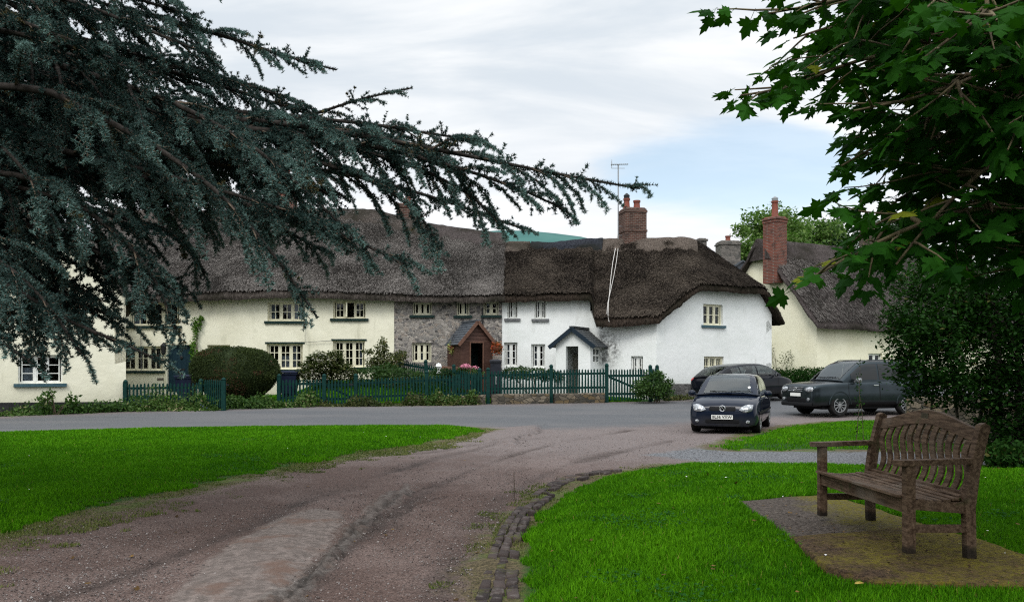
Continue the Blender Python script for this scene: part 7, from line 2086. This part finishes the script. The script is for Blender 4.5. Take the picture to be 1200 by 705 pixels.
def maple():
    tx, ty = 6.6, 5.6; zb = gz1(tx, ty)
    t = thing('maple_tree', 'dark green maple whose leafy branches hang over the upper right', 'tree', (tx, ty, zb))
    TR = spline([Vector((tx, ty, zb-.2)), Vector((tx-.05, ty+.05, 2.2)), Vector((tx+.1, ty-.05, 5)), Vector((tx, ty+.1, 9))], .4)
    wood = [(TR, list(np.linspace(.26, .07, len(TR))))]
    rnd = random.Random(5)
    br = []
    specs = [  # start height, then (px, py, d)
        (3.0, [(1270, -10, 5.6), (1120, -25, 5.1), (980, 0, 4.8), (960, 5, 4.7), (900, 16, 4.6)]),
        (3.0, [(1260, 60, 5.8), (1130, 50, 5.4), (1010, 70, 5.1), (930, 100, 4.9), (868, 112, 4.8)]),
        (2.8, [(1280, 120, 5.4), (1160, 120, 5.0), (1050, 160, 4.9), (985, 195, 4.8)]),
        (2.6, [(1290, 215, 5.9), (1190, 195, 5.5), (1110, 205, 5.2), (1050, 235, 5.0)]),
        (2.5, [(1260, 255, 5.0), (1160, 243, 4.7), (1080, 262, 4.5), (1000, 298, 4.4), (930, 338, 4.35)]),
        (2.7, [(1270, 170, 5.0), (1170, 190, 4.7), (1100, 250, 4.5), (1050, 310, 4.4)]),
        (3.4, [(1220, -100, 5.5), (1060, -110, 5.2), (940, -70, 5.0)]),
        (3.8, [(1260, -220, 5.8), (1080, -220, 5.6), (960, -160, 5.3)]),
        (3.2, [(1300, 30, 6.6), (1180, 20, 6.6), (1060, 40, 6.4), (960, 50, 6.2)]),
        (2.9, [(1310, 140, 6.8), (1200, 130, 6.6), (1110, 150, 6.5), (1010, 165, 6.3)]),
        (3.1, [(1240, -30, 4.4), (1150, 20, 4.1), (1080, 70, 4.0)]),
        (2.6, [(1330, 250, 6.2), (1240, 260, 6.0), (1170, 285, 5.9), (1120, 320, 5.8)]),
        (3.0, [(1330, 80, 4.6), (1230, 110, 4.2), (1170, 160, 4.1)]),
        (2.6, [(1340, 300, 5.2), (1250, 300, 4.8), (1195, 320, 4.7)]),
        (3.0, [(1300, 60, 5.0), (1200, 70, 4.7), (1090, 110, 4.5), (1000, 130, 4.4)]),
        (2.8, [(1320, 180, 6.4), (1200, 220, 6.2), (1110, 260, 6.0), (1040, 290, 5.9)]),
        (3.2, [(1300, -20, 6.2), (1150, -20, 5.9), (1010, 20, 5.7), (930, 45, 5.6)]),
        (2.7, [(1330, 130, 5.9), (1200, 140, 5.8), (1100, 170, 5.7), (1010, 180, 5.6)]),
    ]
    for z, pts in specs:
        p = [Vector((tx, ty, z))]+[at(*q) for q in pts]; l = spline(p, .14)
        wood.append((l, [.042*(1-i/len(l))**.9+.004 for i in range(len(l))])); br.append(l)
    for k in range(10):                        # the rest of the crown, out of the picture
        a = -PI*.55+k*.42; z = 3.2+.45*k
        e = Vector((math.cos(a), math.sin(a), 0)); l = spline([Vector((tx, ty, z)), Vector((tx, ty, z+.7))+e*1.4, Vector((tx, ty, z+.9))+e*2.9], .14)
        wood.append((l, [.04*(1-i/len(l))**.9+.004 for i in range(len(l))])); br.append(l)
    sub_ = []
    z_of = [q[1][-1][1] > 230 for q in specs]
    for bi0, l in enumerate(br[:len(specs)]):
        N = len(l)
        for k in range(8 if z_of[bi0] else 13):
            f = .18+.78*k/(8 if z_of[bi0] else 13)+rnd.uniform(-.03, .03); p = l[int(f*(N-1))]; d = (l[min(int(f*(N-1))+1, N-1)]-l[max(int(f*(N-1))-1, 0)]).normalized()
            lat = d.cross(Vector((0, 0, 1))).normalized()*(1 if k % 2 else -1); L = rnd.uniform(.45, 1.15)*(1.15-.75*f)*(.72 if z_of[bi0] else 1)
            v = (lat*rnd.uniform(.5, 1.1)+d*rnd.uniform(.5, 1.)+Vector((0, 0, rnd.uniform(-.30, .35)))).normalized()
            q = [p, p+v*L*.5+Vector((0, 0, .05)), p+v*L+Vector((0, 0, rnd.uniform(-.22, .05)))]; ll = spline(q, .14)
            wood.append((ll, [.013*(1-i/len(ll))+.003 for i in range(len(ll))])); sub_.append(ll)
    LP, LD = [], []
    def leafy(tw, dens):
        for i in range(1, len(tw)):
            d = (tw[i]-tw[i-1]).normalized()
            for sg in (-1, 1):
                if rnd.random() < dens:
                    LP.append(tw[i]); lat = d.cross(Vector((0, 0, 1))); lat = lat.normalized() if lat.length > .05 else Vector((1, 0, 0))
                    LD.append((lat*sg*rnd.uniform(.3, 1.0)+d*rnd.uniform(.2, 1.)+Vector((0, 0, rnd.uniform(-.75, .05)))).normalized())
        LP.append(tw[-1]); LD.append((d+Vector((0, 0, rnd.uniform(-.7, 0)))).normalized())
    for bi, l in enumerate(br+sub_):
        N = len(l); main = bi < len(specs) or bi >= len(br)
        s = N*.16; side = 1
        while s < N-1:
            f = s/N; p = l[int(s)]; d = (l[min(int(s)+1, N-1)]-l[max(int(s)-1, 0)]).normalized()
            lat = d.cross(Vector((0, 0, 1))).normalized()*side; side = -side
            L = (.22+.62*(1-f)*rnd.random()+.2*rnd.random())
            v = (lat*rnd.uniform(.4, 1.)+d*rnd.uniform(.4, 1.1)+Vector((0, 0, rnd.uniform(-.35, .40)))).normalized()
            k = max(3, int(L/.085)); tw = [p.copy()]; c = p.copy()
            for i in range(k):
                v = (v+Vector((rnd.uniform(-.16, .16), rnd.uniform(-.16, .16), rnd.uniform(-.16, .10)))).normalized(); c = c+v*(L/k); tw.append(c.copy())
            wood.append((tw, [.006*(1-i/(k+1))+.0018 for i in range(k+1)])); leafy(tw, .80 if main else .45)
            s += (.80 if main else 1.6)+.5*rnd.random()
        leafy(l[int(N*.55):], .35)
    tubes_np(wood[:1], 'trunk', 'bark', t, 16); tubes_np(wood[1:], 'branch', 'paleTwig', t, 6)
    P = np.array([tuple(p) for p in LP]); D = np.array([tuple(d) for d in LD]); n = len(P)
    print('maple leaves', n)
    upv = np.tile(np.array([0, 0, 1.]), (n, 1))+rng.normal(0, .42, (n, 3))
    Z = upv-(upv*D).sum(1, keepdims=True)*D; Z /= np.linalg.norm(Z, axis=1, keepdims=True); X = np.cross(D, Z)
    R = np.stack([X, D, Z], 2)
    tv, tf = maple_leaf(); sz = rng.uniform(.075, .135, n)
    V, F = scatter(tv, tf, P+D*sz[:, None]*.5, sz, R)
    v = np.clip(rng.normal(.42, .22, n), 0, .92); v[rng.uniform(0, 1, n) < .012] = 1.
    npmesh('crown', V, F, MT['maple'], t, True, attrs={'v': np.repeat(v, len(tv))})
maple()

# --- the dark hedge at right with the garden wall behind it
def big_hedge():
    t = thing('overgrown_hedge', 'tall dark overgrown hedge at right behind the bench', 'hedge', (7.0, 13.6, gz1(7, 13.6)))
    bl = [B3(1090, 410, 13.0, .62, .7, .75), B3(1130, 400, 13.4, 1.0, .9, .95), B3(1180, 390, 13.6, 1.2, 1., 1.2), B3(1235, 400, 13.4, 1.2, 1., 1.3), B3(1310, 390, 13.6, 1.4, 1.2, 1.5), B3(1100, 365, 13.6, .75, .8, .75), B3(1065, 400, 13.2, .34, .5, .55),
          B3(1160, 340, 13.8, 1.0, .9, .9), B3(1240, 330, 14, 1.3, 1., 1.1), B3(1075, 440, 13.0, .35, .45, .42), B3(1050, 375, 13.4, .22, .3, .35), B3(1185, 470, 13.2, .55, .6, .85), B3(1215, 480, 12.9, .6, .6, .8), B3(1110, 455, 13.0, .5, .5, .35),
          B3(1150, 462, 13.1, .5, .5, .35), B3(1165, 505, 12.9, .32, .4, .40), B3(1250, 510, 12.6, .6, .5, .5), B3(1080, 330, 14.2, .6, .6, .5)]
    cloud('foliage', bl, 60000, .075, 'hedge', t, tilt=.75, shell=.30, noise=.45, seed=4, bright=-.05)
    cloud('pale_shoots', [B3(1178, 535, 12.4, .34, .3, .22)], 900, .08, 'hedge', t, bright=.3, shell=.2)  # leaves coloured paler than the rest of the hedge
    m = MB(); rnd = random.Random(3)
    for px, d, r in ((1172, 13.2, .09), (1192, 13.1, .07), (1210, 13.3, .08), (1150, 13.3, .035), (1118, 13.2, .03), (1095, 13.1, .022), (1240, 13.2, .08)):
        x = ax(px, d); z = gz1(x, d)-.1
        m.tube(spline([Vector((x, d, z)), Vector((x+rnd.uniform(-.1, .1), d, z+.8)), Vector((x+rnd.uniform(-.3, .3), d+.1, z+1.9)), Vector((x+rnd.uniform(-.5, .5), d+.2, z+3))], .3), r, 8) if False else m.tube([Vector((x, d, z)), Vector((x+rnd.uniform(-.1, .1), d, z+.8)), Vector((x+rnd.uniform(-.3, .3), d+.1, z+1.9)), Vector((x+rnd.uniform(-.5, .5), d+.2, z+3))], [r, r*.85, r*.6, r*.3], 8)
    m.build('stem', MT['bark'], t, True, 60)
big_hedge()
a, b = Vector((ax(1062, 17.6), 17.6)), Vector((13.5, 15.6))
lowwall('garden_wall', 'brown stone garden wall showing beneath the dark hedge', a, b, zt(466, 17.6), zt(455, 15.8), .4)
# loose thin stems standing before the four wheel drive
def saplings():
    for px0, px1, pyt, d in ((1003, 1008, 420, 16.9), (1012, 1006, 452, 16.8)):
        x = ax(px0, d); z = gz1(x, d); e = at(px1, pyt, d)
        s = thing('wispy_stem', 'thin leafy wisp standing in front of the four wheel drive, '+('the taller one' if pyt < 440 else 'the shorter one'), 'plant', (x, d, z))
        MB().tube([(x, d, z-.05), ((x+e.x)/2+.03, d, (z+e.z)/2), tuple(e)], [.008, .006, .003], 5).build('stem', MT['twig'], s, True)
        cloud('foliage', [(((x*(1-f)+e.x*f), d, z*(1-f)+e.z*f), (.07, .07, .12)) for f in (.15, .35, .5, .65, .8, .97)], 80, .045, 'hedge', s, shell=.1)
saplings()

# --- trees behind the houses
def bg_tree(name, label, px, py_top, d, w, mat, n, size, seed, trunk=.25, blobs=None, tilt=None):
    x = ax(px, d); zb = gz1(x, d); top = EYE+(HY-py_top)/FPX*d; H = top-zb; rnd = random.Random(seed)
    t = thing(name, label, 'tree', (x, d, zb), 0, 'trees behind the cottages')
    bl = []
    for k in range(blobs or 16):
        a = rnd.uniform(0, 2*PI); r = w*.5*rnd.uniform(.15, .82)*1; z = zb+H*rnd.uniform(.42, .9)
        f = 1-((z-zb)/H-.55)**2*2.2; s = w*rnd.uniform(.13, .24)
        bl.append(((x+r*f*math.cos(a), d+r*f*math.sin(a), z), (s*1.1, s*1.1, s*.85)))
    bl.append(((x, d, zb+H*.62), (w*.28, w*.28, H*.24)))
    bl.append(((x+w*.03, d, top-w*.14), (w*.17, w*.17, w*.14)))
    cloud('crown', bl, n, size, mat, t, tilt=tilt, shell=.25, noise=.55, seed=seed)
    m = MB(); m.tube([(x, d, zb-.3), (x+.1, d, zb+H*.4), (x, d, zb+H*.85)], [trunk, trunk*.7, trunk*.2], 8)
    for b in bl[:9]:
        c = Vector(b[0]); m.tube([(x, d, zb+H*.3), ((x+c.x)/2, (d+c.y)/2, (zb+H*.3+c.z)/2+.2), tuple(c)], [trunk*.4, trunk*.25, .03], 6)
    m.build('trunk', MT['bark'], t, True, 60)
bg_tree('willow_tree', 'pale yellow green willow above the red brick chimney', 908, 247, 66, 8.4, 'willow', 15000, .30, 21, tilt=1.1)
bg_tree('willow_tree', 'pale green willow crown between the brick chimney and the dark tree behind the right thatch', 950, 252, 68, 6.6, 'willow', 10000, .30, 22, tilt=1.1)
bg_tree('willow_tree', 'low pale green tree left of the squat grey chimney', 866, 262, 64, 4.0, 'willow', 5500, .28, 23, tilt=1.1)
bg_tree('dark_tree', 'small dark green tree top right of the pale willow', 982, 250, 82, 4.6, 'darktree', 5000, .34, 24)
bg_tree('dark_tree', 'dark tree standing left of the tan far chimney', 1016, 255, 80, 4.6, 'darktree', 5000, .34, 25)
bg_tree('dark_tree', 'dark tree standing right of the tan far chimney', 1042, 250, 84, 6, 'darktree', 6000, .36, 26)
# ------------------------------------------------------------------ sky, sun, camera
SUN_EL, SUN_AZ = math.radians(48), math.radians(205)      # azimuth from +Y clockwise: behind the camera, a little left
def world():
    w = bpy.data.worlds.new('World'); S.world = w; w.use_nodes = True
    t = NT.__new__(NT); t.t = w.node_tree; t.t.nodes.clear(); t.m = w
    sky = t.n('ShaderNodeTexSky'); sky.sky_type = 'NISHITA'; sky.sun_disc = False; sky.sun_elevation = SUN_EL; sky.sun_rotation = SUN_AZ
    sky.air_density = 1.0; sky.dust_density = .6; sky.ozone_density = .6
    tc = t.n('ShaderNodeTexCoord'); d = tc.outputs['Generated']
    sp = t.n('ShaderNodeSeparateXYZ', {0: d})
    # flatten the direction onto a cloud layer: streaks thin out towards the horizon
    zz = t.math('ADD', t.math('MAXIMUM', sp.outputs[2], 0.), .30)
    cv = t.n('ShaderNodeCombineXYZ', {0: t.math('DIVIDE', sp.outputs[0], zz), 1: t.math('MULTIPLY', t.math('DIVIDE', sp.outputs[1], zz), 1.0), 2: t.math('MULTIPLY', sp.outputs[2], 2.2)}).outputs[0]
    mp = t.n('ShaderNodeMapping', {'Vector': cv, 'Scale': (.75, 2.0, 1.), 'Location': (2.6, 1.1, .4), 'Rotation': (0, 0, .12)}).outputs[0]
    n1 = t.noise(1.05, mp, 6, .55, .4); n2 = t.noise(2.1, t.n('ShaderNodeMapping', {'Vector': mp, 'Location': (7, 3, 1)}).outputs[0], 6, .55, .3)
    up = sp.outputs[2]
    # an opening of blue to the right of the view, cloud thick elsewhere
    yy = t.math('MAXIMUM', sp.outputs[1], .2)
    az = t.math('DIVIDE', t.math('SUBTRACT', t.math('DIVIDE', sp.outputs[0], yy), .25), .17); el = t.math('DIVIDE', t.math('SUBTRACT', t.math('DIVIDE', sp.outputs[2], yy), .235), .075)
    gap = t.rng(t.math('ADD', t.math('MULTIPLY', az, az), t.math('MULTIPLY', el, el)), .1, 1.8, 1, 0)
    dens = t.math('SUBTRACT', t.math('ADD', n1, .20), t.math('MULTIPLY', gap, .34))
    cov = t.math('MAXIMUM', t.rng(dens, .40, .62), t.rng(up, .20, .04, 0, .95))
    col = t.mix(t.rng(n2, .36, .66), (.67, .735, .80), (.95, .965, .975))
    col = t.mix(t.math('MULTIPLY', t.rng(up, .34, .10), .75), col, (.99, 1., 1.02))
    zen = t.math('ADD', 1., t.math('MULTIPLY', t.rng(up, .42, .95), 1.25))        # overcast brightens overhead
    back = t.math('ADD', zen, t.math('MULTIPLY', t.math('MULTIPLY', t.rng(sp.outputs[1], .3, -.7), t.rng(up, .12, .5)), .9))
    bg1 = t.n('ShaderNodeBackground', {'Color': t.mix(1., sky.outputs[0], (.92, 1.06, 1.03), 'MULTIPLY'), 'Strength': .15})
    bg2 = t.n('ShaderNodeBackground', {'Color': col, 'Strength': back})
    ms = t.n('ShaderNodeMixShader', {0: t.math('ADD', t.math('MULTIPLY', cov, .52), .48), 1: bg1.outputs[0], 2: bg2.outputs[0]})
    t.n('ShaderNodeOutputWorld', {'Surface': ms.outputs[0]})
def unseen_woodland():
    # unseen trees added behind the viewer to darken car reflections and light from behind
    n = 16; m = MB(); nu, nv = 90, 14; vs = []
    for i in range(nu+1):
        a = math.radians(100+160*i/nu); r = 34
        for j in range(nv+1):
            h = (8.5+2.5*fbm(np.array([i*.35]), np.array([0.]), seed=5)[0])*j/nv
            q = r+1.6*fbm(np.array([i*.5]), np.array([j*.7]), seed=8)[0]-3.5*(j/nv)**2*(1 if j > nv*.5 else 0)
            vs.append((q*math.sin(a), q*math.cos(a), h-.5))
    fs = [(i*(nv+1)+j, (i+1)*(nv+1)+j, (i+1)*(nv+1)+j+1, i*(nv+1)+j+1) for i in range(nu) for j in range(nv)]
    o = npmesh('unseen_woodland', vs, fs, simple('unseen_foliage', (.015, .03, .008), .95, (.04, .07, .02), .8, spec=.05), smooth='all')
    tag(o, 'unseen belt of dark trees added behind the viewer to darken reflections', 'wood', kind='stuff')
unseen_woodland()
world()
sl = bpy.data.lights.new('sun', 'SUN'); sl.energy = 1.5; sl.angle = math.radians(22); sl.color = (1, .965, .91)
so = bpy.data.objects.new('sun', sl); COL.objects.link(so)
sd_ = Vector((math.sin(SUN_AZ)*math.cos(SUN_EL), math.cos(SUN_AZ)*math.cos(SUN_EL), math.sin(SUN_EL)))
so.rotation_euler = (-sd_).to_track_quat('-Z', 'Y').to_euler(); so.location = sd_*60
cam = bpy.data.cameras.new('camera'); co = bpy.data.objects.new('camera', cam); COL.objects.link(co)
cam.sensor_width = 36; cam.lens = 30.0; cam.shift_y = (HY-352.5)/1200; cam.clip_start = .1; cam.clip_end = 8000
co.location = (0, 0, EYE); co.rotation_euler = (PI/2, 0, 0)
S.camera = co
S.view_settings.view_transform = 'Standard'; S.view_settings.look = 'None'; S.view_settings.gamma = 1; S.view_settings.exposure = .12
S.view_settings.use_curve_mapping = False
S.render.engine = 'CYCLES'
S.cycles.filter_width = 1.2; S.cycles.use_adaptive_sampling = False; S.cycles.sampling_pattern = 'BLUE_NOISE'; S.cycles.denoising_prefilter = 'NONE'; S.cycles.denoising_input_passes = 'RGB_ALBEDO_NORMAL'; S.cycles.max_bounces = 6; S.cycles.transparent_max_bounces = 8; S.cycles.use_denoising = False
S.render.resolution_x, S.render.resolution_y = 1024, 601
